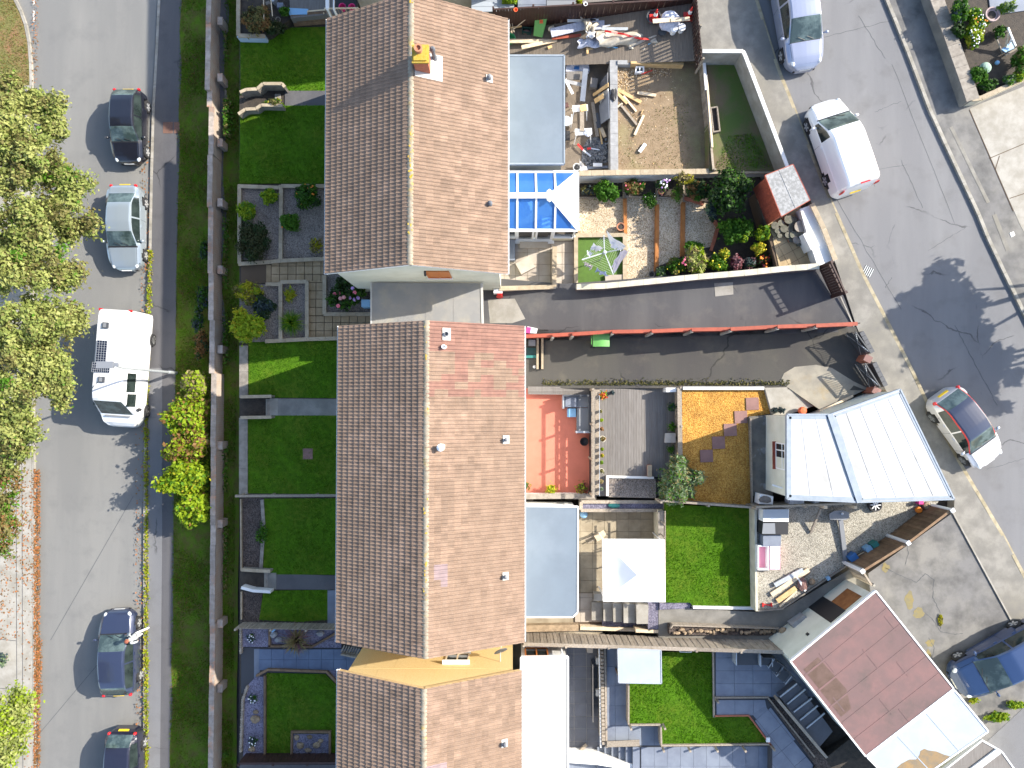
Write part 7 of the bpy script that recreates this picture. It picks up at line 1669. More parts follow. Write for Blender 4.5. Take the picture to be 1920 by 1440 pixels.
tree('big yellow-green street tree in the middle, its boughs reaching toward the silver saloon',(-25,470),ZPV,[(40,420,5.8,90,70,1.6),(120,400,5.0,52,44,1.0),(150,432,4.6,32,22,.7),(70,490,5.6,74,50,1.4),(118,520,4.8,42,40,.9),(10,500,6.1,80,70,1.5),(130,350,4.9,42,34,.9)],.10,33000,TM,6,.21,wts=(.42,.32,.04,.22))
tree('big yellow-green street tree beside the motorhome shadow',(-25,680),ZPV,[(30,620,5.8,86,70,1.6),(90,600,5.2,60,50,1.1),(135,600,4.6,36,26,.7),(70,690,5.4,66,52,1.3),(118,730,4.7,34,24,.8),(20,740,5.8,66,60,1.4),(45,800,5.2,42,62,1.2),(20,850,5.0,44,40,1.1),(95,650,5.0,40,50,1.0)],.10,37000,TM,7,.21,wts=(.42,.32,.04,.22))
tree('olive-brown street tree in the left margin below the big trees',(-25,960),ZPV,[(8,920,4.8,36,44,1.0),(14,960,4.6,24,34,.9),(-20,1000,5.2,40,60,1.2)],.09,8000,('lf_olive','lf_brown','lf_mid','lf_olive'),8,.13)
tree('bright green street tree at the bottom left corner',(-20,1370),ZPV,[(10,1340,4.6,38,44,1.0),(24,1380,4.4,34,36,.9),(40,1310,4.2,16,18,.6),(-10,1420,5.0,44,50,1.2)],.095,9000,('lf_tree2','lf_lime','lf_tree'),9,.15)
bush('small silver-green shrub on the far pavement at the left edge',2,1237,ZPV,16,16,.8,[M['lf_grey'],M['lf_bluegreen']],seed=77,n=500)
tree('tall garden tree standing across the upper street',(2205,465),ZS+.1,[(2225,465,9.2,95,80,1.6),(2165,425,8.4,62,55,1.2),(2270,435,9.6,70,64,1.4),(2200,535,8.6,80,60,1.3)],.24,9000,('lf_tree','lf_mid'),15,.2,group='garden trees across the upper street',name='garden_tree',shell=.2)
tree('broad garden tree standing across the upper street',(2230,600),ZS+.1,[(2260,590,9.0,110,90,1.8),(2170,580,8.3,70,60,1.2),(2310,550,9.4,80,80,1.6)],.24,11000,('lf_tree','lf_mid'),16,.2,group='garden trees across the upper street',name='garden_tree',shell=.2)
#hedge shrub on the verge
def zv(u,v):return zbank(P(u,v,1).x)
GH='lime hedge shrubs on the grass bank'
for i,(u,v,ru,rv,h,ms,w,lb)in enumerate(((368,722,29,34,2.0,('lf_lime','lf_olive','lf_straw'),(.5,.25,.25),'topmost lime shrub of the hedge, against the brick wall'),(347,782,49,42,2.2,('lf_lime','lf_brown','lf_mid'),(.58,.26,.16),'lime and russet shrub second down the hedge'),(352,842,48,40,2.1,('lf_lime','lf_brown','lf_olive'),(.5,.36,.14),'russet-topped shrub in the middle of the hedge'),(350,896,52,40,2.2,('lf_lime','lf_mid','lf_yellow'),(.72,.16,.12),'bright lime shrub fourth down the hedge'),(368,950,34,38,1.9,('lf_lime','lf_mid','lf_brown'),(.8,.14,.06),'lowest lime shrub of the hedge'))):
 bush(lb,u,v,.35,ru,rv,h,[M[m]for m in ms],'hedge_shrub',seed=20+i,leaf=.12,wts=w,group=GH,n=4200 if i else 2200,lobes=9,up=.55)
for i,(u,v,r,lb)in enumerate(((384,470,11,'dark ivy mound against the wall opposite the hedge end'),(381,560,14,'dark ivy mound halfway down the verge wall'),(372,600,13,'loose dark ivy mound nearest the hedge'),(378,645,16,'low russet ivy patch above the hedge'))):
 bush(lb,u,v,.6,r,r*2.2,.7,[M['lf_green'],M['lf_dark'],M['lf_bluegreen']]if i<3 else[M['lf_brown'],M['lf_dark']],'ivy','ivy',seed=40+i,n=700,leaf=.08,group='ivy against the verge wall')
rgp=np.random.default_rng(2);pts=[]
for i in range(2600):
 v=rgp.uniform(60,1420);
 if math.sin(v*.031)+math.sin(v*.013+1)<.1:continue
 q=P(421+abs(rgp.normal(0,3.5)),v,1.0);pts.append((q.x,q.y,ZPATH+rgp.uniform(.02,.5)))
for i in range(700):
 v=rgp.uniform(190,260);q=P(424+abs(rgp.normal(0,5)),v,1.0);pts.append((q.x,q.y,ZPATH+rgp.uniform(.02,.7)))
pts=np.array(pts);o=link(bpy.data.objects.new('path_weeds',leafmesh('path_weeds',pts,np.tile([.3,0,1.0],(len(pts),1)),.08,[M['lf_mid'],M['lf_olive'],M['lf_green']],rgp.integers(0,3,len(pts)),rgp)));o['kind']='stuff'
#front garden shrubs
B=bush
B('tangled brown-green shrub in the corner planter at the top left garden',482,38,ZF+.42,30,30,.8,[M['lf_olive'],M['lf_conifer'],M['lf_brown']],seed=101,leaf=.07)
B('dark loose shrub beside the stacked sleepers',515,52,ZF+.2,26,14,.6,[M['lf_dark'],M['lf_conifer']],seed=102,leaf=.07)
B('small green shrub above the stacked sleepers',533,22,ZF+.5,12,10,.5,[M['lf_mid'],M['lf_green']],seed=103)
B('bramble spilling over the sculpted stone steps',513,193,ZF+.1,20,8,.55,[M['lf_olive'],M['lf_yellow'],M['lf_green']],seed=104,n=700)
GB2='clipped bushes in the gravel garden'
B('lime ball bush at the left of the gravel garden',463,396,ZF,19,20,.75,[M['lf_lime'],M['lf_mid']],seed=105,group=GB2,shell=.75,lobes=10)
B('lime ball bush at the top of the gravel garden',506,369,ZF,18,17,.7,[M['lf_lime'],M['lf_mid']],seed=106,group=GB2,shell=.75,lobes=10)
B('dark green bush with orange blooms by the roof edge',576,367,ZF,27,30,1.0,[M['lf_green'],M['lf_mid'],M['lf_dark']],seed=107,flowers=(M['fl_orange'],10,.05),group=GB2)
B('green ball bush on the dividing wall of the gravel garden',543,417,ZF,21,19,.75,[M['lf_mid'],M['lf_green']],seed=108,group=GB2,shell=.7,flowers=(M['fl_orange'],2,.05),lobes=10)
B('sparse yellow shrub by the roof edge',591,460,ZF,15,19,.5,[M['lf_yellow'],M['lf_olive'],M['lf_straw']],seed=109,n=420)
B('dense dark conifer bush at the corner by the tan steps',476,455,ZF,33,39,.85,[M['lf_conifer'],M['lf_dark']],seed=110,shell=.8,leaf=.055,lobes=12)
B('golden bush spilling over the path side of the tan steps',470,550,ZF,33,24,.95,[M['lf_yellow'],M['lf_lime'],M['lf_olive']],seed=111,leaf=.07)
B('blue-grey bush between the golden and the lime bush',494,576,ZF,23,24,.8,[M['lf_bluegreen'],M['lf_dark']],seed=112,leaf=.07)
B('brilliant lime bush overhanging the shaded path',462,612,ZF,37,36,1.35,[M['lf_lime'],M['lf_yellow'],M['lf_lime']],seed=113,leaf=.09,up=.6)
B('yellow-green tuft in the narrow tan-walled bed',544,552,ZF,14,17,.4,[M['lf_yellow'],M['lf_lime']],seed=114,n=420)
spiky('spiky green clump at the foot of the narrow tan-walled bed',547,605,ZF,29,.7,M['lf_mid'],115,220,.035,m2=M['lf_lime'])
B('dark hydrangea with pink heads under the cream gable',646,553,ZF,36,33,1.0,[M['lf_dark'],M['lf_green']],seed=116,flowers=([M['fl_salmon'],M['fl_pink'],M['fl_lilac']],4,.11),leaf=.1)
spiky('strappy bronze plant with long narrow leaves in the rockery',557,1199,ZF,36,1.0,M['lf_straw'],117,130,.05,'phormium',m2=M['lf_purple'])
GW='white-flowered plants in the purple slate'
for i,(u,v,lb)in enumerate(((471,1195,'white-flowered plant above the blue steps'),(474,1310,'white-flowered plant at the top of the long slate bed'),(474,1390,'white-flowered plant at the foot of the long slate bed'))):
 B(lb,u,v,ZF+.04,10,11,.25,[M['lf_bluegreen'],M['lf_green']],'flowering_plant','flowers',seed=120+i,n=160,leaf=.05,flowers=(M['fl_white'],9,.035),group=GW)
B('creeping green clump on the left edge of the lower middle lawn',492,1000,ZF,12,26,.3,[M['lf_green'],M['lf_mid']],seed=125,n=420)
#flower garden behind the white wall
B('large green bush with bright tips against the white wall',1136,358,2.6,27,24,.95,[M['lf_green'],M['lf_mid'],M['lf_green']],seed=130,leaf=.09)
B('thin olive shrub beside the conservatory hip',1103,358,2.6,16,12,.6,[M['lf_bluegreen'],M['lf_olive']],seed=131,n=380)
B('mixed low flowers with red blooms in the second bed',1188,352,2.86,20,18,.5,[M['lf_olive'],M['lf_green'],M['lf_brown']],seed=132,flowers=(M['fl_pink'],4,.05))
B('dark round bush hanging over the second gravel terrace',1219,376,2.86,15,18,.6,[M['lf_green'],M['lf_dark']],seed=133,flowers=(M['fl_white'],3,.02),leaf=.06)
t=pot('terracotta pot of tall lilac flowers by the third bed',1240,358,3.1,.15,.3,'terra',plant=(('lf_green','lf_purple'),.4,.22,150))
B('tall lilac daisies over the third bed',1241,347,3.15,15,13,.8,[M['lf_dark'],M['lf_green']],'flowering_plant','flowers',seed=134,n=260,flowers=([M['fl_lilac'],M['fl_white']],9,.05))
B('bright grassy clump in the third bed',1270,366,3.1,14,18,.5,[M['lf_mid'],M['lf_olive']],seed=135,n=500)
B('yellowing climber over the white wall',1283,335,3.2,22,14,.9,[M['lf_straw'],M['lf_olive'],M['lf_yellow']],seed=136,n=600)
B('dark rusty shrub below the white wall',1310,358,3.4,28,20,.6,[M['lf_dark'],M['lf_brown'],M['lf_green']],seed=137)
B('big dark glossy evergreen beside the red shed',1366,366,3.5,45,46,1.7,[M['lf_dark'],M['lf_green'],M['lf_dark']],'evergreen_bush',seed=138,leaf=.1,n=4200,wts=(.5,.3,.2))
B('bright lime sprays at the top of the evergreen',1372,345,4.3,22,15,.7,[M['lf_lime'],M['lf_mid']],seed=139,n=500)
B('grey-leaved loose shrub left of the evergreen',1336,396,3.45,14,22,.7,[M['lf_bluegreen'],M['lf_grey'],M['lf_dark']],seed=140)
B('dense mid green shrub below the evergreen',1379,432,3.45,36,30,1.1,[M['lf_green'],M['lf_mid'],M['lf_green']],seed=141,leaf=.085)
B('lime green rounded shrub beside the paved corner',1427,438,3.5,17,17,1.0,[M['lf_lime'],M['lf_mid']],seed=142,leaf=.1)
B('smaller lime shrub in front of the mid green one',1391,445,3.5,13,12,.9,[M['lf_lime'],M['lf_mid']],seed=143)
B('brilliant yellow shrub by the paved corner',1423,467,3.5,14,13,.75,[M['lf_yellow'],M['fl_yellow'],M['lf_lime']],seed=144)
B('orange daylilies at the corner of the drive wall',1434,489,3.45,20,14,.5,[M['lf_dark'],M['lf_green'],M['lf_red']],'flowering_plant','flowers',seed=145,flowers=([M['fl_orange'],M['fl_red']],8,.055))
B('purple-leaved sprawling shrub above the drive wall',1380,494,3.45,14,20,.7,[M['lf_purple'],M['lf_red']],seed=146)
B('dusky sage clump beside the daylilies',1405,494,3.45,16,13,.5,[M['lf_bluegreen'],M['lf_purple'],M['lf_dark']],seed=147)
B('green bank of leaves with golden button flowers',1346,492,3.4,20,20,.65,[M['lf_mid'],M['lf_green'],M['lf_lime']],seed=148,flowers=(M['fl_yellow'],7,.05))
B('yellow spires among the green leaves',1358,478,3.4,12,13,.9,[M['lf_yellow'],M['lf_mid']],seed=149,n=330)
B('cream variegated grass fountain by the drive wall',1302,488,3.3,21,30,.85,[M['lf_var'],M['lf_straw'],M['lf_lime']],seed=150,leaf=.1,aspect=3.2)
B('feathery green clump at the end of the top gravel',1302,463,3.3,22,12,.5,[M['lf_mid'],M['lf_green']],seed=151)
B('leafy bush with yellow dots beside the magenta flowers',1268,500,3.1,20,18,.7,[M['lf_mid'],M['lf_olive'],M['lf_green']],seed=152,flowers=(M['fl_yellow'],14,.025))
B('magenta dahlia heads beside the variegated grass',1281,491,3.3,8,10,.8,[M['lf_green']],'flowering_plant','flowers',seed=153,n=130,flowers=([M['fl_mag'],M['fl_pink']],7,.06))
B('grey-green rosette at the end of the drive wall',1240,513,3.0,11,14,.45,[M['lf_grey'],M['lf_mid']],seed=154)
B('pale feathery round bush between deck and golden gravel',1274,903,3.2,46,44,1.9,[M['lf_grey'],M['lf_mid'],M['lf_straw']],seed=155,leaf=.05,n=14000,wts=(.6,.2,.2),aspect=3.2)
B('weedy strip of bright grass by the lowest garage',1873,1345,ZS+.08,28,12,.3,[M['lf_lime'],M['lf_mid']],'grass_clump','grass clump',seed=156,n=700);B('weedy strip of bright grass at the right edge',1905,1322,ZS+.08,20,9,.25,[M['lf_lime'],M['lf_mid']],'grass_clump','grass clump',seed=157,n=500);B('tuft of yellow-green grass under the dark blue car',1826,1313,ZS+.08,10,7,.2,[M['lf_lime'],M['lf_yellow']],'grass_clump','grass clump',seed=158,n=220)
B('mossy weed in a crack of the stained forecourt',1764,1164,ZS+.05,5,12,.1,[M['lf_yellow'],M['lf_olive']],'grass_clump','weed',seed=159,n=160)
#raised garden at the top right corner
ZT=ZS+.5
wall('broad stone-coped wall of the raised garden across the street',[(1735,-60),(1757,0),(1788,84),(1817,166),(1824,188)],ZS+.78,ZS-.1,.5,'conc','stone',.55,cw=.1)
wall('narrower pale-topped wall of the raised garden above the concrete drive',[(1822,186),(1840,184),(1930,143),(2040,95)],ZS+.76,ZS-.1,.16,'cream2','tanstone',.7)
slab('flower_bed',[(1745,-60),(1768,0),(1826,160),(1842,178),(1930,138),(2040,90),(2040,-60)],ZT,.9,M['soil'])
slab('terrace',[(1850,-40),(1858,26),(1892,24),(1960,14),(1960,-40)],ZT+.05,.5,M['slate_pave'])
for i,(u,v,ru,rv,h,ms,fl,lb)in enumerate(((1826,62,20,34,.6,('lf_lime','lf_mid','lf_yellow'),([M['fl_white']],42,.035),'drift of small white daisies in the raised garden'),(1836,45,18,9,.55,('lf_mid','lf_lime'),([M['fl_orange'],M['fl_yellow']],10,.04),'patch of orange flowers above the daisies'),(1824,26,16,12,.6,('lf_mid','lf_lime'),([M['fl_white']],9,.03),'white-flowered clump near the big round pot'),(1797,20,18,26,.9,('lf_green','lf_bluegreen','lf_mid'),None,'tall green shrub at the top of the raised garden'),(1797,58,13,16,.6,('lf_dark','lf_green'),None,'dark low shrub beside the stone-coped wall'),(1834,140,18,20,.5,('lf_green','lf_mid'),None,'green shrub at the lower left of the raised garden'),(1852,160,22,12,.45,('lf_green','lf_dark'),None,'dark green edge planting above the pale-topped wall'),(1893,150,12,12,.5,('lf_grey','lf_mid'),None,'small silvery round shrub near the pale-topped wall'),(1915,112,18,28,.9,('lf_mid','lf_olive','lf_green'),None,'loose green shrub at the right edge of the raised garden'),(1910,143,14,14,.6,('lf_lime','lf_mid'),None,'lime shrub at the right edge of the raised garden'),(1875,60,14,14,.5,('lf_green','lf_dark'),None,'dark clump beside the timber arch'),(1884,16,18,12,.9,('lf_grey','lf_lime','lf_mid'),None,'airy branching shrub rising from the big round pot'))):
 B(lb,u,v,ZT,ru,rv,h,[M[m]for m in ms],seed=170+i,leaf=.075,flowers=fl)
q=P(1851,125,ZT+.3);mb=MB();mb.ball((q.x,q.y,ZT+.16),(.26,.26,.2),16,8);single('agave','round pale green succulent ball in the raised garden','succulent',mb,mat('pale_green_succulent',(.32,.43,.34),(.25,.36,.28),8))
pot('big round grey-pink pot in the raised garden',1862,26,ZT,.33,.5,mat('clay_pot',(.42,.32,.30),(.34,.25,.24),4),plant=None)
t=Thing('timber_arch','broken white and timber frame leaning in the raised garden','garden frame',(*P(1890,80,ZT).xy,ZT))
for a,b,m,za,zb in(((1890,52),(1904,86),'white',.9,.4),((1893,55),(1884,96),'palewood',.85,.1),((1898,70),(1892,84),'white',.7,.3),((1870,74),(1880,100),'timber',.5,.1),((1884,104),(1912,88),'timber',.15,.2),((1870,70),(1892,56),'timber',.3,.5)):
 mb=MB();mb.bar(P(*a,ZT+za),P(*b,ZT+zb),.07,.05);t.part('strut',mb,M[m])
mb=MB();q=P(1890,86,ZT+.3);mb.prism(PX([(1878,92),(1896,78),(1902,90),(1886,98)],ZT+.25),ZT+.2,ZT+.25);t.part('panel',mb,M['pblue'])
q=P(1872,116,ZT+.2);mb=MB();mb.ball((q.x,q.y,ZT+.12),.1,10,6);single('glass_ball','small pale blue ornament ball on the soil','ornament',mb,M['pblue'])
#flower pots stacked by the red shed
rgq=random.Random(6)
PS=[(1453,423,.17),(1465,418,.15),(1478,412,.20),(1485,421,.13),(1470,429,.17),(1482,429,.15),(1459,432,.14),(1498,426,.26),(1463,441,.11),(1478,440,.14),(1488,440,.17),(1501,441,.18),(1484,449,.11),(1494,450,.18),(1507,451,.14),(1500,457,.10),(1490,412,.15)]
for i,(u,v,r)in enumerate(PS):
 q=P(u,v,4.23+.25);z=4.23;m=['plasticpot','plasticpot','terra','plasticpot','darkgrey'][i%5]if i not in(7,13)else 'stone'
 t=Thing('empty_pot','empty old plant pot in the crowd of pots below the red shed' if i not in(7,13,0)else('largest pale-rimmed pot by the white street wall' if i==7 else 'pale-rimmed pot at the front of the pot crowd' if i==13 else 'wide pot at the left end of the pot crowd'),'plant pot',(q.x,q.y,z),'empty pots crowded below the red shed')
 h=r*1.5;mb=MB();mb.lathe((q.x,q.y,z),[(r*.68,0),(r*.94,h*.86),(r,h*.87),(r,h),(r*.86,h),(r*.62,h*.15),(0,h*.12)],14);t.part('pot',mb,M[m])
 mb=MB();mb.lathe((q.x,q.y,z+h*.99),[(r*.86,0),(r*1.02,0),(r*1.02,.02),(r*.86,.02)],14);t.part('rim',mb,M['stone' if i in(7,13)else 'plasticpot'])
pot('terracotta pot standing beside the lowest orange sleeper',1164,425,2.45,.2,.34,'terra','soil');pot('white-topped pot at the foot of the middle sleeper',1222,514,2.72,.16,.3,'stone','soil')
#rotary clothes line with washing
c=P(1134,473,4.3);t=Thing('rotary_clothes_line','open rotary clothes line over the artificial turf','clothes line',(c.x,c.y,2.55))
mb=MB();mb.tube([(c.x,c.y,2.5),(c.x,c.y,4.3)],.025,8);t.part('pole',mb,M['steel'])
mb=MB();mb.lathe((c.x,c.y,4.2),[(.09,0),(.09,.14),(.05,.17)],10);t.part('hub',mb,M['steel'])
arms=[P(u,v,4.55)for u,v in((1132,441),(1170,466),(1150,515),(1091,487))]
for a in arms:mb=MB();mb.tube([(c.x,c.y,4.22),tuple(a)],.026,6);t.part('arm',mb,M['steel'])
for k in range(6):
 f=.35+.65*k/5;mb=MB()
 for i in range(4):
  a,b=arms[i],arms[(i+1)%4];p=Vector((c.x,c.y,4.25)).lerp(a,f);q=Vector((c.x,c.y,4.25)).lerp(b,f);m_=(p+q)/2;m_.z-=.03;mb.tube([p,m_,q],.0025,4,cap=False)
 t.part('line',mb,M['white'])
def laundry(label,pts,zt,zb,m,seed,gname='washing on the rotary line'):
 """four photo points: the pegged edge (a, b) and the blown lower edge (c, d)"""
 a,b=P(*pts[0],zt),P(*pts[1],zt);c_,d=P(*pts[2],zb),P(*pts[3],zb);mb=MB()
 def fn(s,r):
  p=a.lerp(b,s).lerp(d.lerp(c_,s),r);w=.05*math.sin(s*13+seed)+.04*math.sin(s*23+seed*2+r*5)+.03*math.sin(r*9+seed*3)
  return(p.x+w*r,p.y+.8*w*r+.03*math.sin(s*9+r*6+seed),p.z+w*1.2*r-.12*math.sin(math.pi*s)*(1-r)-.15*math.sin(math.pi*r))
 mb.grid(fn,20,14);return single('washing',label,'laundry',mb,m,group=gname,smooth=True)
laundry('big white sheet on the upper right of the rotary line',[(1137,433),(1173,461),(1164,470),(1146,461)],4.6,4.1,M['cloth'],1)
laundry('white pillow case on the upper left of the rotary line',[(1113,456),(1131,464),(1124,472),(1106,466)],4.45,4.1,M['cloth'],2)
laundry('lilac shirts hanging on the lower right of the rotary line',[(1180,468),(1152,512),(1147,498),(1166,470)],4.5,3.9,M['cloth_lilac'],3)
laundry('pale blue garments on the bottom of the rotary line',[(1142,516),(1120,502),(1117,509),(1138,516)],4.45,4.0,M['cloth_blue'],4)
laundry('pale lilac socks and small things on the lower left of the rotary line',[(1094,490),(1112,499),(1110,503),(1098,494)],4.4,4.0,M['cloth_lilac'],5)
laundry('small grey-white garment on the left arm of the rotary line',[(1100,470),(1104,480),(1110,478),(1106,470)],4.4,4.1,M['bag'],6)
#traffic cones
def cone(label,u,v,z,leanx=0):
 q=P(u,v,z);t=Thing('traffic_cone',label,'traffic cone',(q.x,q.y,z),'traffic cones by the dark fence')
 mb=MB();mb.box((q.x,q.y,z+.03),(.42,.42,.06));t.part('base',mb,M['red'])
 H_=.78;r=lambda s:lerp(.15,.025,s)
 for a,b,m,nm in((.04,.42,'red','lower_cone'),(.42,.68,'white','reflective_band'),(.68,1,'red','upper_cone')):
  mb=MB();mb.lathe((q.x,q.y,z),[(r(a),.04+a*H_),(r(b),.04+b*H_)],16);t.part(nm,mb,M[m])
cone('red and white traffic cone standing in a dark bucket ring near the sacking',1226,36,3.72);cone('red and white traffic cone in the corner by the picket fence',1290,32,3.95)
q=P(1225,33,3.75);mb=MB();mb.lathe((q.x,q.y,3.7),[(.3,0),(.34,.16),(.3,.16),(.27,.03)],16);single('rubber_tub','dark round rubber tub round the left traffic cone','tub',mb,M['darkgrey'])
rg=random.Random(3);q=P(1257,38,4.2);mb=MB();mb.ball((q.x,q.y,4.05),(.48,.46,.36),16,9,.12,rg);single('bulk_bag','crumpled white-blue builder sack bulging under two planks','builder bag',mb,M['bag'])
for u,v,lb in((1264.5,53,'white lidded bucket nearer the camera beside the builder sack'),(1279.5,50,'white lidded bucket nearest the picket fence')):
 q=P(u,v,4.25);mb=MB();mb.lathe((q.x,q.y,3.85),[(.13,0),(.155,.33),(.17,.34),(.17,.38),(0,.385)],16);single('lidded_bucket',lb,'bucket',mb,M['white'],group='white lidded buckets by the builder sack')
def plank(label,a,b,z,w,h=.05,m='palewood',z2=None,name='plank',cat='plank',group=None):
 mb=MB();mb.bar(P(*a,z),P(*b,z2 if z2 is not None else z),w,h);return single(name,label,cat,mb,M[m],group=group)
GPL='loose planks in the building yard'
plank('pale plank lying across the builder sack, left end',(1224,40),(1264,37),4.5,.19,group=GPL);plank('pale plank lying across the builder sack, right end',(1258,38),(1293,35),4.54,.17,group=GPL)
mb=MB();q=P(1241,58,3.95)
for i in range(4):mb.lathe((q.x+.02*i,q.y,3.83+.02*i),[(.16,0),(.18,0),(.18,.015),(.16,.015)],16)
single('wire_coil','dark coil of wire beside the buckets','wire',mb,M['iron'])
t=Thing('tarpaulin','cream tarpaulin with red stripe and blue underside heaped over boards','tarpaulin',(*P(1170,78,3.4).xy,3.3))
def cloth(outline,z0,hgt,m,seed,nu=26,nv=14,nm='sheet'):
 (a,b,c_,d)=outline;mb=MB()
 def fn(s,r):
  u=lerp(lerp(a[0],b[0],s),lerp(d[0],c_[0],s),r);v=lerp(lerp(a[1],b[1],s),lerp(d[1],c_[1],s),r)
  u+=1.8*math.sin(r*9+seed+s*5);v+=1.6*math.sin(s*15+seed*1.3+r*4)
  z=z0+hgt*(math.sin(math.pi*min(1,max(0,r)))**.5)*(.55+.25*math.sin(s*11+seed+r*3)+.2*math.sin(s*23+r*11+seed*2));return tuple(P(u,v,z))
 mb.grid(fn,nu,nv);t.part(nm,mb,m,smooth=True)
TARP=lambda u,v:3.42+.42*math.sin(math.pi*min(1,max(0,(v-54)/34)))**.6*(.7+.3*math.sin(u*.21))
cloth(((1116,57),(1231,62),(1233,83),(1124,88)),3.4,.46,M['tarp'],1.0,34,16)
cloth(((1084,74),(1122,70),(1146,88),(1084,90)),3.2,.28,M['bag'],2.2,nm='plastic_sheet')
cloth(((1088,31),(1122,44),(1110,62),(1100,60)),3.3,.4,M['tarp'],3.1,nm='fold')
cloth(((1100,58),(1116,60),(1114,72),(1100,70)),3.4,.3,M['cloth'],3.7,14,10,nm='fold')
cloth(((1172,82),(1219,80),(1215,100),(1186,95)),3.3,.3,M['tarp'],5.0,18,12,nm='corner_flap')
cloth(((1138,84),(1186,95),(1184,101),(1142,89)),3.2,.2,M['tarpblue'],4.0,nm='blue_hem')
cloth(((1184,94),(1216,98),(1214,105),(1186,101)),3.25,.2,M['tarpblue'],4.4,nm='blue_hem')
cloth(((1214,80),(1233,80),(1231,86),(1216,86)),3.4,.3,M['tarpblue'],4.8,12,8,nm='blue_hem')
mb=MB();pts=[P(u,v,TARP(u,v)+.1)for u,v in((1134,58),(1146,60),(1158,62),(1170,64),(1182,68),(1194,71),(1206,73),(1216,73))]
for p,q in zip(pts[:-1],pts[1:]):mb.bar(p,q,.09,.02)
t.part('red_stripe',mb,M['red'])
for lb,a,b,z,w,m in(('wide pale blue-white board under the tarpaulin on its left',(1033,62),(1118,42),3.15,.42,'bag'),('second wide blue-white board beside the fold of the tarpaulin',(1110,48),(1146,46),3.2,.42,'bag'),('long white board above the heap',(1064,39),(1174,37),3.15,.12,'white'),('thin white batten pointing right of the heap',(1130,50),(1202,36),3.25,.07,'white'),('grey steel lintel lying above the tarpaulin',(1128,54),(1232,55),3.4,.14,'steel'),('red-edged board below the wide white board',(1035,72),(1096,65),3.0,.14,'redwood'),('long pale plank lying from the house corner',(952,77),(1076,77),2.75,.19,'palewood'),('slanting pale plank crossing the long one',(978,89),(1044,75),2.85,.18,'palewood'),('short yellow batten below the plastic sheet',(1100,93),(1140,87),3.1,.08,'newwood'),('short upright batten end below the plastic sheet',(1101,90),(1102,101),3.15,.1,'newwood'),('yellow batten leaning at the dark fence',(938,55),(978,49),2.9,.06,'newwood')):
 plank(lb,a,b,z,w,m=m,group=GPL)
mb=MB();q=P(1031,88,2.8);mb.box((q.x,q.y,2.75),(.2,.13,.12),.4);single('timber_block','small timber block lying alone on the block yard','timber block',mb,M['newwood'])
for a,b,lb in(((954,62),(986,36),'long thin bamboo cane leaning right'),((954,34),(960,62),'thin bamboo cane against the house corner'),((958,34),(964,60),'second thin cane against the house corner')):plank(lb,a,b,2.9,.035,.035,'palewood',3.3,'cane','cane','canes by the house corner')
q=P(957,68,2.9);mb=MB();mb.lathe((q.x,q.y,2.45),[(.17,0),(.22,.28),(.25,.3),(.22,.31),(.2,.05)],16);single('green_tub','green ribbed tub at the house corner','tub',mb,mat('green_tub_plastic',(.06,.35,.16),rough=.5))
q=P(987,54,2.9);t=Thing('recycling_box','dark box of odds and ends beside the green wheeled bin','box',(q.x,q.y,2.45));mb=MB();wallrun(mb,[(980,50),(996,52),(995,61),(979,58)],2.45,2.8,.03,True);t.part('box_side',mb,M['dgreen']);mb=MB();mb.ball((q.x,q.y,2.6),(.2,.12,.1),8,5);t.part('contents',mb,M['redslab'])
q=P(1035,50,3.2);mb=MB();mb.ball((q.x,q.y,3.0),(.18,.14,.16),10,6,.25,rg);single('paper_sack','torn pale paper sack beside the wide white board','sack',mb,M['tarp'])
def bin_(label,u,v,z,ang,m,group=None,fallen=False,lid=None):
 q=P(u,v,z+.9);t=Thing('wheeled_bin',label,'wheelie bin',(q.x,q.y,z),group,ang)
 if fallen:t.o.rotation_euler=(R(-58),0,ang)
 mb=MB();a,b=[(-.22,-.26),(.22,-.26),(.22,.26),(-.22,.26)],[(-.29,-.34),(.29,-.34),(.29,.36),(-.29,.36)]
 mb.add([(x,y,.06)for x,y in a]+[(x,y,.98)for x,y in b],[(3,2,1,0),(4,5,6,7),(0,1,5,4),(1,2,6,5),(2,3,7,6),(3,0,4,7)]);t.part('bin_body',mb,M[m],local=True)
 mb=MB();mb.grid(lambda s,r:(lerp(-.30,.30,s),lerp(-.40,.36,r),1.0+.06*math.sin(math.pi*r)+.012*math.sin(math.pi*s)),6,8);mb.box((0,-.02,.985),(.6,.76,.03));t.part('lid',mb,M[lid or m],local=True)
 mb=MB();mb.tube([(-.2,.42,.96),(.2,.42,.96)],.02,6);t.part('handle',mb,M[m],local=True)
 for s in(-1,1):mb=MB();mb.lathe((s*.26,.28,.12),[(.10,-.03),(.12,0),(.10,.03)],12,Matrix.Rotation(R(90),3,'Y'));t.part('wheel',mb,M['tyre'],local=True)
 return t
bin_('green wheeled bin tipped back by the dark brown fence',1010,52,2.55,R(-12),'green_bin',fallen=True)
q=P(1015,38,3.5);mb=MB();mb.box((q.x,q.y-.02,3.42),(.16,.16,.03));single('orange_sticker_lid','orange-red round lid lying on the tipped green bin','lid',mb,M['orange'])
bin_('green wheeled bin standing below the red fence',1126,638,zdrv(P(1126,640,3).x),R(90),'green_bin')
t=Thing('crate_stack','dark green recycling box beside the terrace wall','recycling box',(*P(996,660,2.8).xy,2.38));t.part('box',pbox([(987,652),(1005,652),(1005,668),(987,668)],2.38,2.75),M['dgreen']);t.part('rim',pbox([(986,666),(1006,666),(1006,671),(986,671)],2.7,2.78),M['teal'])
mb=pbox([(991,637),(1004,637),(1004,648),(991,648)],2.38,3.0);single('grey_caddy','grey food caddy behind the dark green box','caddy',mb,M['midgrey'])
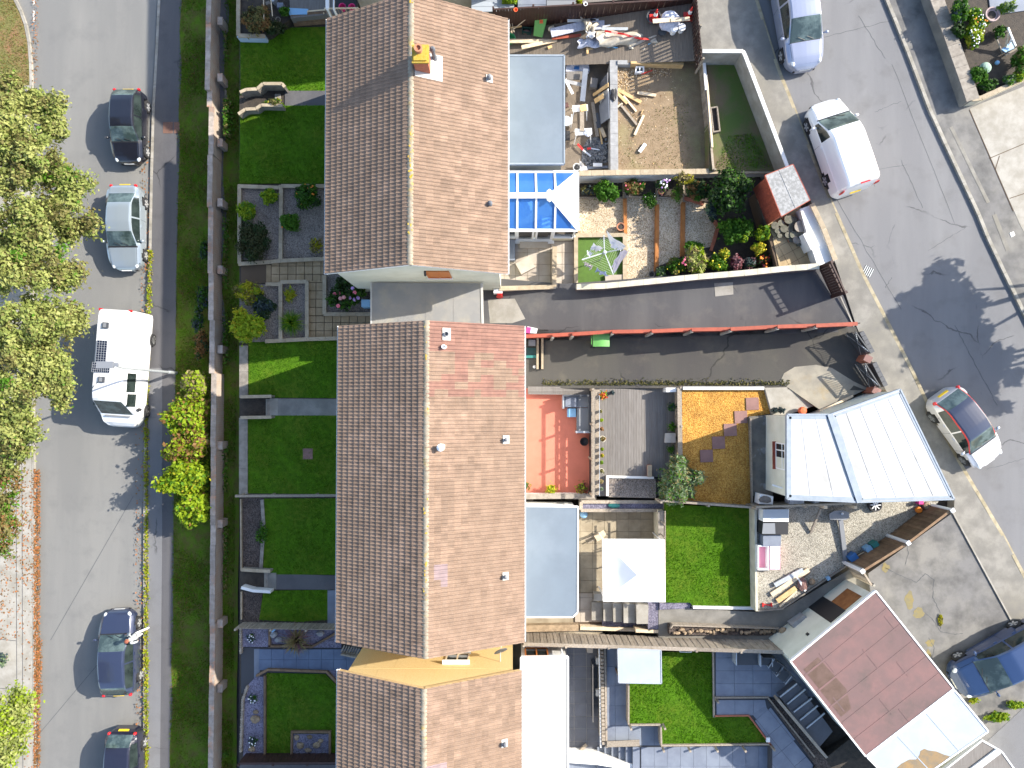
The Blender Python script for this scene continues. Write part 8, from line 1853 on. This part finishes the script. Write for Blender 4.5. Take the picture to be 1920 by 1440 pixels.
mb=MB();wallrun(mb,[(1008,634),(1008,692)],2.3,2.9,.1);wallrun(mb,[(1017,634),(1017,692)],2.3,2.9,.1);single('twin_wall','pair of low pale rails enclosing the bin corner','low wall',mb,M['tanstone'])
mb=MB();q=P(1002,688,2.6);mb.lathe((q.x,q.y,2.4),[(.07,0),(.08,.3),(.03,.34)],10);single('gas_bottle','small white bottle in the bin corner','bottle',mb,M['white'])
slab('bin_corner',[(976,632),(1010,632),(1010,696),(1014,722),(976,724)],2.385,.4,M['yard'])
mb=pbox([(989,612),(1008,616),(1006,625),(986,624)],2.4,2.75);single('cardboard_box','white box with pink side at the terrace corner','box',mb,M['white']);mb=pbox([(988,613),(996,614),(994,625),(985,624)],2.4,2.79);single('pink_bag','magenta bag on the white box at the terrace corner','bag',mb,M['fl_mag'])
q=P(937,553,2.6);t=Thing('hose_reel','red hose reel standing at the end of the pale wall','hose reel',(q.x,q.y,2.36));mb=MB();mb.lathe((q.x,q.y,2.6),[(.05,-.11),(.17,-.1),(.13,-.05),(.13,.05),(.17,.1),(.05,.11)],14,Matrix.Rotation(R(70),3,'X'));t.part('reel',mb,M['red']);mb=MB();mb.tube([(q.x-.12,q.y,2.36),(q.x-.1,q.y,2.85),(q.x+.1,q.y,2.85),(q.x+.12,q.y,2.36)],.02,6);t.part('frame',mb,M['red'])
#building yard: trestles, boards, rubble
def trestle(label,u,v,z,w,ang):
 q=P(u,v,z+.75);t=Thing('trestle',label,'trestle',(q.x,q.y,z),'white folding trestles in the building yard',ang)
 mb=MB();mb.box((0,0,.74),(w,.30,.06));t.part('top',mb,M['white'],local=True)
 for x in(-1,1):
  for y in(-1,1):mb=MB();mb.bar((x*w*.42,y*.1,.72),(x*w*.5,y*.32,.0),.04,.03);t.part('leg',mb,M['white'],local=True)
trestle('white trestle with yellow board, upper one',1088,203,2.42,.72,R(4));trestle('white trestle with grey cloth, lower one',1094,247,2.42,.8,R(3))
plank('long bleached plank spanning the two white trestles',(1091,203),(1091.5,246),3.24,.2,m='timber',group=GPL)
q=P(1094,202,3.3);mb=MB();mb.box((q.x,q.y,3.28),(.32,.32,.04),R(12));single('yellow_board','square yellow board on the upper trestle','board',mb,M['newwood'])
q=P(1102,247,3.3);mb=MB();mb.ball((q.x,q.y,3.22),(.14,.18,.06),10,5,.3,rg);single('dust_sheet','bunched pale dust sheet on the lower trestle','cloth',mb,M['bag'])
plank('long slate-blue board standing over the boxes',(1098,129),(1092,190),3.1,.24,m='slate_pave',group=GPL)
plank('short grey board crossing behind the slate-blue one',(1064,153),(1094,160),2.95,.17,m='greystone',group=GPL)
plank('dark grey board lying left of the slate-blue one',(1062,142),(1092,142),2.8,.4,m='deck',group=GPL)
plank('white door-like board leaning at the extension corner',(1060,149),(1074,176),3.1,.12,m='white',group=GPL)
mb=pbox([(1062,122),(1104,121),(1105,133),(1061,134)],2.42,2.72);single('tool_box','long white and blue packaging box by the extension','box',mb,M['bag']);mb=pbox([(1077,124),(1086,124),(1086,130),(1076,130)],2.7,2.74);single('blue_pack','small blue packet on the white packaging','packet',mb,M['blue'])
q=P(1073,115,2.9);mb=MB();mb.lathe((q.x,q.y,2.6),[(.1,0),(.11,.22),(.05,.28)],10);single('white_can','white can standing above the packaging box','can',mb,M['white'])
q=P(1114,153,2.9);mb=MB();mb.box((q.x,q.y,2.62),(.34,.46,.35),R(-8));single('grey_crate','dark grey crate in the shade of the block wall','crate',mb,M['deck'])
GLB='boards leaning on the block retaining wall'
def leaning(label,pts,z_out,z_in,m,nm='leaning_board',th=.03):
 """pts: outer-bottom a, outer-bottom b, top b, top a"""
 a,b=P(*pts[0],z_out),P(*pts[1],z_out);c_,d=P(*pts[2],z_in),P(*pts[3],z_in);mb=MB();n=(b-a).cross(d-a).normalized()*th
 mb.add([a,b,c_,d,a+n,b+n,c_+n,d+n],[(0,1,2,3),(7,6,5,4),(0,4,5,1),(1,5,6,2),(2,6,7,3),(3,7,4,0)]);single(nm,label,'board',mb,M[m],group=GLB)
leaning('large grey roof panel leaning on the block wall',[(1124,198),(1126,234),(1143,222),(1142,172)],2.5,3.4,'slate_pave')
leaning('grey sheet panel above the yellow boards',[(1122,160),(1124,170),(1140,160),(1140,136)],2.5,3.4,'slate_tile')
leaning('upper yellow board leaning on the block wall',[(1112,176),(1113,181),(1141,163),(1141,155)],2.6,3.45,'newwood')
leaning('short wide yellow board leaning below the upper one',[(1114,186),(1117,194),(1133,184),(1131,175)],2.62,3.2,'newwood')
leaning('grey-green batten panel in the middle of the stack',[(1122,178),(1126,196),(1142,182),(1141,166)],2.48,3.3,'steel')
for a,b,w,m,lb in(((1111,192),(1120,256),.16,'timber','long weathered plank at the left of the leaning stack'),((1122,232),(1129,270),.07,'newwood','thin yellow batten at the foot of the leaning stack'),((1127,240),(1134,257),.16,'palewood','short broad plank end at the foot of the leaning stack'),((1118,212),(1123,240),.2,'darkgrey','dark strip between the leaning planks')):plank(lb,a,b,2.55,w,m=m,z2=2.6,group=GPL)
slab('slate_rubble',[(1092,280),(1100,262),(1118,255),(1138,270),(1140,304),(1112,310),(1090,304)],2.44,.2,M['rubble'])
rr=random.Random(8);mb=MB()
for i in range(150):
 u=rr.gauss(1118,10);v=rr.gauss(285,12)
 if not(1092<u<1139 and 258<v<312):continue
 q=P(u,v,2.5);a=rr.uniform(0,3.14);Mr=Matrix.Rotation(a,3,'Z')@Matrix.Rotation(rr.uniform(-.5,.5),3,'X');mb.box((q.x,q.y,2.47+rr.uniform(0,.08)),(rr.uniform(.08,.26),rr.uniform(.06,.14),.02),M=Mr)
o=struct('slate_shards',mb,M['rubble'],'stuff')
t=Thing('hand_saw','red-handled saw lying in the slate rubble','saw',(*P(1090,275,2.6).xy,2.5));mb=MB();mb.bar(P(1083,270,2.6),P(1093,281,2.6),.09,.03);t.part('handle',mb,M['red']);mb=MB();mb.bar(P(1093,281,2.6),P(1108,293,2.55),.08,.015);t.part('blade',mb,M['alu'])
t=Thing('hand_saw','second red-handled saw pointing right in the slate rubble','saw',(*P(1112,279,2.6).xy,2.5));mb=MB();mb.bar(P(1101,279,2.62),P(1108,278,2.62),.1,.03);t.part('handle',mb,M['red']);mb=MB();mb.bar(P(1107,278,2.61),P(1124,281,2.56),.06,.015);t.part('blade',mb,M['alu'])
plank('white board lying along the white wall by the rubble',(1112,309),(1129,309),2.7,.16,m='white',group=GPL);plank('slate-blue skirting on the ground beside the white wall',(1098,315),(1140,313),2.55,.12,m='slate_pave',group=GPL)
q=P(1082,312,2.8);t=Thing('mop_bucket','white and black bucket with cloths at the conservatory corner','bucket',(q.x,q.y,2.42));mb=MB();mb.lathe((q.x,q.y,2.42),[(.14,0),(.19,.3),(.17,.3),(.13,.05)],14);t.part('bucket',mb,M['white']);mb=MB();mb.ball((q.x,q.y,2.64),(.12,.12,.07),8,5);t.part('contents',mb,M['black'])
laundry('crumpled white dust sheet by the conservatory corner',[(1086,298),(1094,306),(1102,318),(1090,320)],2.9,2.6,M['cloth'],9,'dust sheets in the building yard')
q=P(1063,232,2.7);t=Thing('white_chair','white plastic chair half hidden by the grey roof edge','chair',(q.x,q.y,2.42));mb=MB();mb.lathe((q.x-.02,q.y+.1,2.75),[(.22,0),(.25,.02),(.25,.05),(.0,.06)],12);t.part('seat',mb,M['white']);mb=MB();mb.bar((q.x+.2,q.y+.3,2.8),(q.x+.2,q.y-.15,2.8),.04,.6);t.part('backrest',mb,M['white']);mb=MB();mb.box((q.x,q.y-.55,2.6),(.3,.45,.1));t.part('footrest',mb,M['black'])
for dx in(-.15,.15):
 for dy in(-.05,.25):mb=MB();mb.box((q.x+dx,q.y+dy,2.58),(.03,.03,.34));t.part('leg',mb,M['white'])
q=P(1062,197,2.5);mb=MB();mb.box((q.x,q.y,2.47),(.2,.22,.1),.3);single('red_toolbox','small faded red box by the extension wall','box',mb,M['redslab'])
GO='timber offcuts on the earth plot'
for a,b,w,m,lb in(((1158,168),(1202,192),.16,'newwood','longest yellow board fanned out on the earth plot'),((1157,174),(1176,194),.14,'newwood','short yellow board under the longest one'),((1169,180),(1193,209),.09,'palewood','pale batten right of the short yellow board'),((1164,197),(1194,234),.1,'timber','grey batten crossing the middle of the earth plot'),((1157,201),(1167,194),.08,'palewood','short pale batten end by the block wall'),((1190,253),(1207,216),.12,'palewood','pale board lying towards the lower right of the fan'),((1195,174),(1230,179),.14,'palewood','lone pale board at the top of the earth plot'),((1202,214),(1206,206),.04,'newwood','thin stick at the top of the lower pale board')):
 mb=MB();mb.bar(P(*a,3.2),P(*b,3.2),w,.06);single('timber_offcut',lb,'timber',mb,M[m],group=GO)
mb=MB();mb.bar(P(1199,285,3.2),P(1210,270,3.2),.16,.08);single('white_offcut','white offcut alone near the bottom of the earth plot','offcut',mb,M['white'])
t=Thing('window_frame','small white two-pane window frame lying on the earth','window frame',(*P(1200,129,3.3).xy,3.15));mb=MB();wallrun(mb,[(1193,125),(1207,125),(1207,134),(1192,135)],3.15,3.35,.05,True);t.part('frame',mb,M['white']);t.part('pane',pbox([(1193,126),(1207,126),(1206,134),(1193,134)],3.15,3.22),M['glass_dark']);mb=MB();mb.bar(P(1199.5,125,3.34),P(1199.5,134,3.34),.04,.03);t.part('mullion',mb,M['white'])
plank('thin red stick beside the white window frame',(1203,139),(1223,132),3.2,.04,.04,'red',name='red_stick',cat='stick')
scatter_leaves('wood_chips',[(1158,1190,130,170,260),(1185,1260,128,145,300),(1160,1280,150,310,200)],.035,[M['palewood'],M['newwood'],M['lf_brown']],61,3.12)
mb=MB();q=P(1151,178,3.4);mb.ball((q.x,q.y,3.4),(.15,.34,.04),12,5,.3,rg);single('black_bag','torn black bag draped on the block wall','bag',mb,M['black'])
#gravel yard: cabinet, sink unit, planters, timber
def boxthing(name,label,cat,pts,z0,z1,m,top=None):
 t=Thing(name,label,cat,(*P(*pts[0],z1).xy,z0));t.part('carcass',pbox(pts,z0,z1),M[m])
 if top:t.part('top',pbox(top[0],z1-.01,z1+.02),M[top[1]])
 return t
boxthing('white_cabinet','white topped cabinet against the boarded fence in the gravel yard','cabinet',[(1431,955),(1479,955),(1479,978.5),(1431,978)],4.3,5.0,'white',([(1431,955),(1478,955),(1478,971),(1431,971)],'paleroof'))
boxthing('sink_unit','dark worktop with grey draining tray in the gravel yard','sink unit',[(1430,980),(1478,980),(1478,1002.5),(1429,1002)],4.3,5.0,'black',([(1431,981),(1453,981),(1454,1001),(1429,1001)],'midgrey'))
boxthing('storage_crate','blue-grey crate between the sink unit and pink planters','crate',[(1431,1004),(1465,1003),(1464,1024),(1431,1024)],4.3,4.8,'slate_pave')
t=Thing('planter_trough','white trough with pink inside, nearer the green lawn','trough',(*P(1431,1046,4.6).xy,4.3));mb=MB();wallrun(mb,[(1422,1024),(1441,1024),(1441,1068),(1422,1068)],4.3,4.75,.05,True);t.part('rim',mb,M['white']);t.part('lining',pbox([(1422,1024),(1441,1024),(1441,1068),(1422,1068)],4.3,4.42),M['pink'])
boxthing('planter_trough','white lidded trough with pink edge, nearer the gravel','trough',[(1443,1024),(1463,1023),(1463,1068),(1443,1068)],4.3,4.75,'pink',([(1444.5,1024),(1461.5,1024),(1461.5,1067),(1444.5,1067)],'white'))
GTM='bundle of boards on the gravel yard'
for a,b,w,m,h,lb in(((1452,1097),(1505,1068),.20,'steel',.12,'silver metal duct in the bundle of boards'),((1446,1115),(1516,1068),.20,'palewood',.08,'palest long board in the bundle on the gravel yard'),((1457,1127),(1492,1102),.22,'newwood',.08,'yellowish board in the bundle on the gravel yard'),((1462,1137),(1494,1108),.08,'palewood',.06,'thin slanting batten in the bundle on the gravel yard'),((1503,1084),(1518,1072),.1,'timber_warm',.06,'brown board end in the bundle on the gravel yard')):
 mb=MB();mb.bar(P(*a,4.38),P(*b,4.40),w,h);single('board',lb,'board',mb,M[m],group=GTM)
q=P(1508,1098,4.6);mb=MB();mb.ball((q.x,q.y,4.42),(.22,.30,.16),12,6,.15,rg);single('striped_cushion','maroon and white striped cushion on the bundle of boards','cushion',mb,M['redslab']);q=P(1524,1092,4.5);mb=MB();mb.ball((q.x,q.y,4.4),(.15,.15,.11),10,6,.1,rg);single('round_stone','round brown stone beside the striped cushion','stone',mb,M['boulder'])
mb=MB();mb.bar(P(1487,1074,4.55),P(1500,1090,4.55),.05,.03);mb.bar(P(1500,1090,4.55),P(1510,1108,4.5),.09,.05);single('white_bracket','white bent bracket lying across the bundle of boards','bracket',mb,M['white'])
mb=MB();q=P(1554,1085,4.5);mb.box((q.x,q.y,4.42),(.15,.15,.16),.5);single('pale_box','tiny pale blue box on the alley edge','box',mb,M['pblue'])
t=Thing('toy_barbell','small red bar shape lying on the gravel corner','toy',(*P(1438,1134,4.35).xy,4.3));mb=MB();mb.bar(P(1431,1133,4.34),P(1446,1135,4.34),.05,.04);t.part('bar',mb,M['red'])
for u in(1430.5,1446.5):mb=MB();q=P(u,1134,4.34);mb.box((q.x,q.y,4.34),(.06,.16,.08));t.part('end',mb,M['red'])
t=Thing('basketball_stand','grey backboard on a fallen dark post across the gravel yard','backboard',(*P(1578,1000,4.5).xy,4.3))
q_=[(1555,963),(1564,958),(1580,957),(1592,961),(1593,971),(1585,975),(1572,975),(1556,974)];t.part('backboard',pbox(q_,4.62,4.68),M['midgrey']);mb=MB();mb.lathe(tuple(P(1579,963,4.72)),[(.05,0),(.06,.03),(.02,.05)],10);t.part('bolt',mb,M['alu'])
mb=MB();mb.bar(P(1576,974,4.48),P(1586,1056,4.36),.19,.1);t.part('post',mb,M['midgrey'])
plank('slanting weathered post propped against the boarded fence',(1539,954),(1520,999),4.9,.09,.09,'timber',4.35,'prop','post')
for u,lb in((1548,'sawn pale post top left of the pair under the garage eave'),(1604,'sawn pale post top right of the pair under the garage eave')):q=P(u,951,5.2);mb=MB();mb.box((q.x,q.y,4.75),(.14,.14,.95));single('fence_post',lb,'fence post',mb,M['palewood'],group='pale post tops under the garage eave')
t=Thing('wheel','spoked alloy wheel lying on the gravel by the garage','wheel',(*P(1642,948,4.5).xy,4.3));q=P(1642,947,4.5)
mb=MB();mb.lathe((q.x,q.y,4.3),[(.2,0),(.31,.03),(.32,.12),(.30,.2),(.24,.2),(.23,.06),(0,.05)],20);t.part('tyre',mb,M['black'])
for i in range(8):a=i*math.pi/4;mb=MB();mb.bar((q.x+.03*math.cos(a),q.y+.03*math.sin(a),4.48),(q.x+.23*math.cos(a),q.y+.23*math.sin(a),4.49),.045,.02);t.part('spoke',mb,M['white'])
for u,v,r,m,lb in((1740,949,.17,'boulder','round brown pot in the corner of the panelled fence'),(1726,957,.15,'fl_orange','orange-brown round pot beside the brown one')):q=P(u,v,4.6);mb=MB();mb.lathe((q.x,q.y,4.3),[(r*.6,0),(r,r*.8),(r*.9,r*1.5),(r*.5,r*1.7),(r*.4,r*1.5)],14);single('round_pot',lb,'pot',mb,M[m],group='round pots in the fence corner')
mb=MB();q=P(1725,942,4.5);mb.box((q.x,q.y,4.45),(.2,.14,.3));single('pink_toy','magenta toy under the garage eave beside the round pots','toy',mb,M['fl_mag'])
for u,v,m,lb,s in((1599,1045,'blue','blue tub against the brown fence panels',.24),(1628,1029,'pblue','pale blue-grey tub in the middle along the brown panels',.18),(1640,1021,'teal','teal tub along the brown panels',.19)):
 q=P(u,v,4.6);t=Thing('storage_tub',lb,'tub',(q.x,q.y,4.3),'tubs along the brown fence panels');mb=MB();mb.box((q.x,q.y,4.48),(s*1.5,s*1.2,.36),R(35));t.part('tub_body',mb,M[m]);mb=MB();mb.box((q.x,q.y,4.67),(s*1.6,s*1.3,.04),R(35));t.part('lid',mb,M[m])
plank('thin pale broom handle lying between the tubs',(1608,1042),(1620,1035),4.5,.03,.03,'palewood',name='broom_handle',cat='handle')
for pts,m,lb in(([(1425,926),(1450,931),(1449,946),(1423,945)],'white','white washing-machine-like box with dark load behind the garage'),([(1481,938),(1508,939),(1508,947),(1481,947)],'bag','pale bags crammed under the garage eave'),([(1527,940),(1536,940),(1536,948),(1527,948)],'bag','single pale bag under the garage eave')):boxthing('boxed_goods',lb,'box',pts,4.3,4.9,m)
mb=MB();q=P(1436,937,5.0);mb.ball((q.x,q.y,4.95),(.26,.16,.12),10,6,.2,rg);single('dark_bundle','dark bundle on the white box behind the garage','bundle',mb,M['deck'])
mb=MB();a=P(1481,1165,4.6);mb.box((P(1498,1167,4.5).x,P(1498,1167,4.5).y,4.45),(.72,.42,.5),R(35));single('meter_cupboard','grey cupboard box against the cream garage wall','cupboard',mb,M['greystone'])
q=P(1470,1184,4.4);mb=MB();mb.ball((q.x,q.y,4.3),(.18,.15,.12),10,6,.15,rg);single('brown_stone','brown stone at the end of the rock trough','stone',mb,M['boulder'])
mb=MB();q=P(1106,1216,2.9);mb.box((q.x,q.y,2.7),(.26,.36,.5));single('pedestal_box','pale box standing under the board fence on dark tiles','box',mb,M['buff'])
for v,lb in((1240,'small white light box on the sleeper wall, upper'),(1300,'small white light box on the sleeper wall, lower')):q=P(1121,v,3.3);mb=MB();mb.box((q.x,q.y,3.2),(.16,.3,.16));single('wall_box',lb,'box',mb,M['flatwhite'],group='white boxes on the sleeper wall')
t=Thing('glass_balustrade','framed sheet of glass standing before the sleeper wall','balustrade',(*P(1113,1300,2.9).xy,2.42));a,b=P(1111.5,1246,3.2),P(1112,1354,3.2);mb=MB();mb.bar((a.x,a.y,3.2),(b.x,b.y,3.2),.04,.04);t.part('top_rail',mb,M['buff']);mb=MB();mb.bar((a.x,a.y,2.8),(b.x,b.y,2.8),.012,.76);t.part('pane',mb,M['glass_clear'])
plank('weathered pole lying across the corner of the dark tiles',(1080,1415),(1100,1396),2.6,.12,.1,'timber',name='pole',cat='pole')
mb=MB();q=P(1386,1374,4);mb.box((P(1440,1387,4).x,P(1440,1387,4).y,3.98),(.16,.2,.1));single('ground_light','small white square light at the far lawn corner','light',mb,M['white'])
t=Thing('goal_frame','thin white frame at the foot of the board fence on the lawn','frame',(*P(1284,1220,4.2).xy,3.86));mb=MB();wallrun(mb,[(1275,1217),(1275,1222.5),(1296,1223),(1296,1218)],4.2,4.24,.025);t.part('frame',mb,M['white'])
for u in(1275,1296):mb=MB();q=P(u,1222,4.2);mb.box((q.x,q.y,4.03),(.025,.025,.36));t.part('leg',mb,M['white'])
#neighbour's garden at the top edge
slab('neighbour_yard',[(880,-120),(1310,-160),(1296,-10),(1085,6),(880,14)],2.9,.6,M['deck'])
GN='grey garden storage along the top edge'
for pts,lb,m in(([(884,-30),(963,-30),(964,21),(884,22)],'grey flat-topped storage bench at the top edge, left','paleroof'),([(971,-30),(1024,-30),(1024,18),(971,19)],'dark slatted storage bench at the top edge, middle','slate_pave'),([(1025,-30),(1079,-30),(1079,10),(1025,11)],'grey storage bench at the top edge, right','midgrey')):
 t=Thing('storage_bench',lb,'storage bench',(*P(*pts[2],3.6).xy,2.9),GN);t.part('chest',pbox(pts,2.9,3.75),M['darkgrey'])
 (x0,y0),(x1,y1)=pts[3],pts[2]
 for i in range(5):t.part('lid_slat',pbox([(x0,y0-10*i),(x1,y1-10*i),(x1,y1-10*i-9.4),(x0,y0-10*i-9.4)],3.75,3.79),M[m])
for u,lb in((954,'long lime tray of plants on the left storage bench'),):
 t=Thing('plant_tray',lb,'planter',(*P(956,0,4).xy,3.79));t.part('tray',pbox([(941,-12),(970,-12),(970,4.5),(941,4.5)],3.79,3.95),M['lf_lime']);rg_=np.random.default_rng(9);q=P(955,-2,4);p,d,k=crownpoints([(q.x,q.y,4.0,.42,.2,.12)],220,rg_,.2);p-=np.array(t.L);t.part('foliage',leafmesh('foliage',p,d,.06,[M['lf_lime'],M['lf_mid']],rg_.integers(0,2,220),rg_),None)
bush('narrow lime conifer beside the grey storage at the top edge',1086,2,2.9,7,13,1.0,[M['lf_lime'],M['lf_yellow']],seed=190,n=420)
for u,v,m,lb in((967,18,'orange','small pink-red pot before the storage benches'),(1098,7,'white','small white bowl on the fence beside the lime conifer')):q=P(u,v,4.4);mb=MB();mb.lathe((q.x,q.y,4.3),[(.06,0),(.1,.1),(.08,.1),(.05,.02)],12);single('small_pot',lb,'pot',mb,M[m])
for a,b,lb in(((494,-10),(495,47),'thin upright cane in the top left garden, left'),((507,-10),(511,30),'thin pale cane in the top left garden, right')):plank(lb,a,b,3.0,.04,.04,'palewood',name='cane',cat='cane',group='canes in the top left garden')
for u,v,r,lb in((521,36,.13,'pale-rimmed empty pot above the stacked sleepers'),(512,36,.11,'dark empty pot beside the pale-rimmed one')):pot(lb,u,v,ZF+.3,r,.22,'stone' if r>.12 else 'plasticpot')
for i,(u,v,m,s,lb)in enumerate(((523,6,'slate_pave',.3,'dark blue-grey clutter box in the top left garden'),(500,2,'stone',.2,'small pale block in the top left garden'),(510,-6,'steel',.24,'grey metal box in the top left garden'))):q=P(u,v,2.9);mb=MB();mb.box((q.x,q.y,ZF+.6),(s,s*.8,.4),i*.4);single('clutter_box',lb,'box',mb,M[m])
#person walking on the kerb beside the navy car
def person(label,foot,head_px,z,heading):
 f=P(*foot,z);L=Vector((f.x,f.y,z));t=Thing('person',label,'person',L,None,heading)
 J={'pelvis':(0,0,.93),'belly':(.01,0,1.10),'chest':(.02,0,1.32),'neck':(.03,0,1.47),'head0':(.05,0,1.56),'head1':(.055,0,1.66),'head2':(.05,0,1.73),
'hipl':(0,.10,.90),'kneel':(.17,.10,.50),'anklel':(.13,.10,.09),'toel':(.30,.11,.04),'hipr':(0,-.10,.90),'kneer':(-.05,-.10,.48),'ankler':(-.30,-.10,.12),'toer':(-.16,-.11,.03),
'shl':(.01,.19,1.40),'ell':(-.12,.25,1.13),'wrl':(-.04,.25,.90),'hal':(0,.25,.82),'shr':(.01,-.19,1.40),'elr':(.10,-.26,1.14),'wrr':(.30,-.22,1.02),'har':(.38,-.21,1.0)}
 Rr={'pelvis':.15,'belly':.135,'chest':.155,'neck':.06,'head0':.085,'head1':.098,'head2':.07,'hipl':.10,'hipr':.10,'kneel':.065,'kneer':.065,'anklel':.045,'ankler':.045,'toel':.04,'toer':.04,'shl':.072,'shr':.072,'ell':.05,'elr':.05,'wrl':.035,'wrr':.035,'hal':.036,'har':.036}
 E=[('pelvis','belly'),('belly','chest'),('chest','neck'),('neck','head0'),('head0','head1'),('head1','head2'),('pelvis','hipl'),('hipl','kneel'),('kneel','anklel'),('anklel','toel'),('pelvis','hipr'),('hipr','kneer'),('kneer','ankler'),('ankler','toer'),('chest','shl'),('shl','ell'),('ell','wrl'),('wrl','hal'),('chest','shr'),('shr','elr'),('elr','wrr'),('wrr','har')]
 for s,w,h,dx in(('l','wrl','hal',(.03,0,-.10)),('r','wrr','har',(.10,0,-.02))):
  b=Vector(J[h]);d=Vector(dx)
  for i,(o,ln)in enumerate(((-.03,.8),(-.01,.95),(.01,.9),(.03,.72))):
   side=Vector((0,1,0))if s=='r' else Vector((1,0,0));k=h+'f%d'%i;J[k]=tuple(b+side*o+d*.45*ln);J[k+'t']=tuple(b+side*o*1.15+d*ln+Vector((.012,0,-.012)));Rr[k]=.0095;Rr[k+'t']=.008;E+=[(h,k),(k,k+'t')]
  k=h+'th';sd=Vector((0,-.035,0))if s=='l' else Vector((0,.045,0));J[k]=tuple(b+sd+d*.2+Vector((.015,0,0)));Rr[k]=.011;E.append((w,k))
 names=list(J);me=bpy.data.meshes.new('body');me.from_pydata([J[n]for n in names],[(names.index(a),names.index(b))for a,b in E],[])
 tmp=bpy.data.objects.new('body_tmp',me);COL.objects.link(tmp)
 sk=tmp.modifiers.new('skin','SKIN');sk.use_smooth_shade=True
 for i,n in enumerate(names):me.skin_vertices[0].data[i].radius=(Rr[n],Rr[n]*(.72 if n in('pelvis','belly','chest')else 1))if n in('pelvis','belly','chest')else(Rr[n],Rr[n])
 me.skin_vertices[0].data[0].use_root=True
 ss=tmp.modifiers.new('sub','SUBSURF');ss.levels=ss.render_levels=2
 dg=bpy.context.evaluated_depsgraph_get();ev=tmp.evaluated_get(dg);m2=bpy.data.meshes.new_from_object(ev);m2.name='body';bpy.data.objects.remove(tmp)
 skin=mat('skin',(.50,.27,.19),rough=.6);top=mat('pale_grey_jacket',(.44,.47,.48),(.36,.39,.40),9);tr=mat('white_trousers',(.74,.73,.70),rough=.9);sh=mat('white_shoes',(.66,.64,.6));belt=M['darkgrey']
 m2.materials.clear()
 for m in(skin,top,tr,sh,belt):m2.materials.append(m)
 for p in m2.polygons:
  c_=p.center;i=1
  if c_.z>1.485:i=0
  elif c_.z<.10:i=3
  elif c_.z<.93 and abs(c_.y)<.215:i=2
  elif c_.z<.985 and abs(c_.y)<.18:i=4
  elif abs(c_.y)>.2 and((c_.y>0 and c_.z<.92)or(c_.y<0 and c_.x>.28)):i=0
  p.material_index=i;p.use_smooth=True
 t.part('body',m2,None)
 mb=MB();mb.ball((.035,0,1.69),(.108,.098,.085),14,8,.04,random.Random(1));t.part('hair',mb,mat('reddish_hair',(.30,.09,.05),(.2,.06,.035),20),local=True,smooth=True)
 mb=MB();mb.ball((.152,0,1.625),(.02,.014,.026),8,5);t.part('nose',mb,skin,local=True,smooth=True)
 for s in(-1,1):
  mb=MB();mb.ball((.05,s*.098,1.63),(.022,.012,.032),8,5);t.part('ear',mb,skin,local=True,smooth=True)
  mb=MB();mb.ball((.142,s*.034,1.655),(.010,.014,.009),8,5);t.part('eye',mb,M['black'],local=True,smooth=True)
 mb=MB();mb.ball((.143,0,1.583),(.008,.026,.008),8,5);t.part('mouth',mb,mat('lips',(.42,.14,.12)),local=True,smooth=True)
 return t
person('person with reddish hair in pale grey jacket and white trousers walking beside the navy car',(272,1182),None,ZPV,R(196))
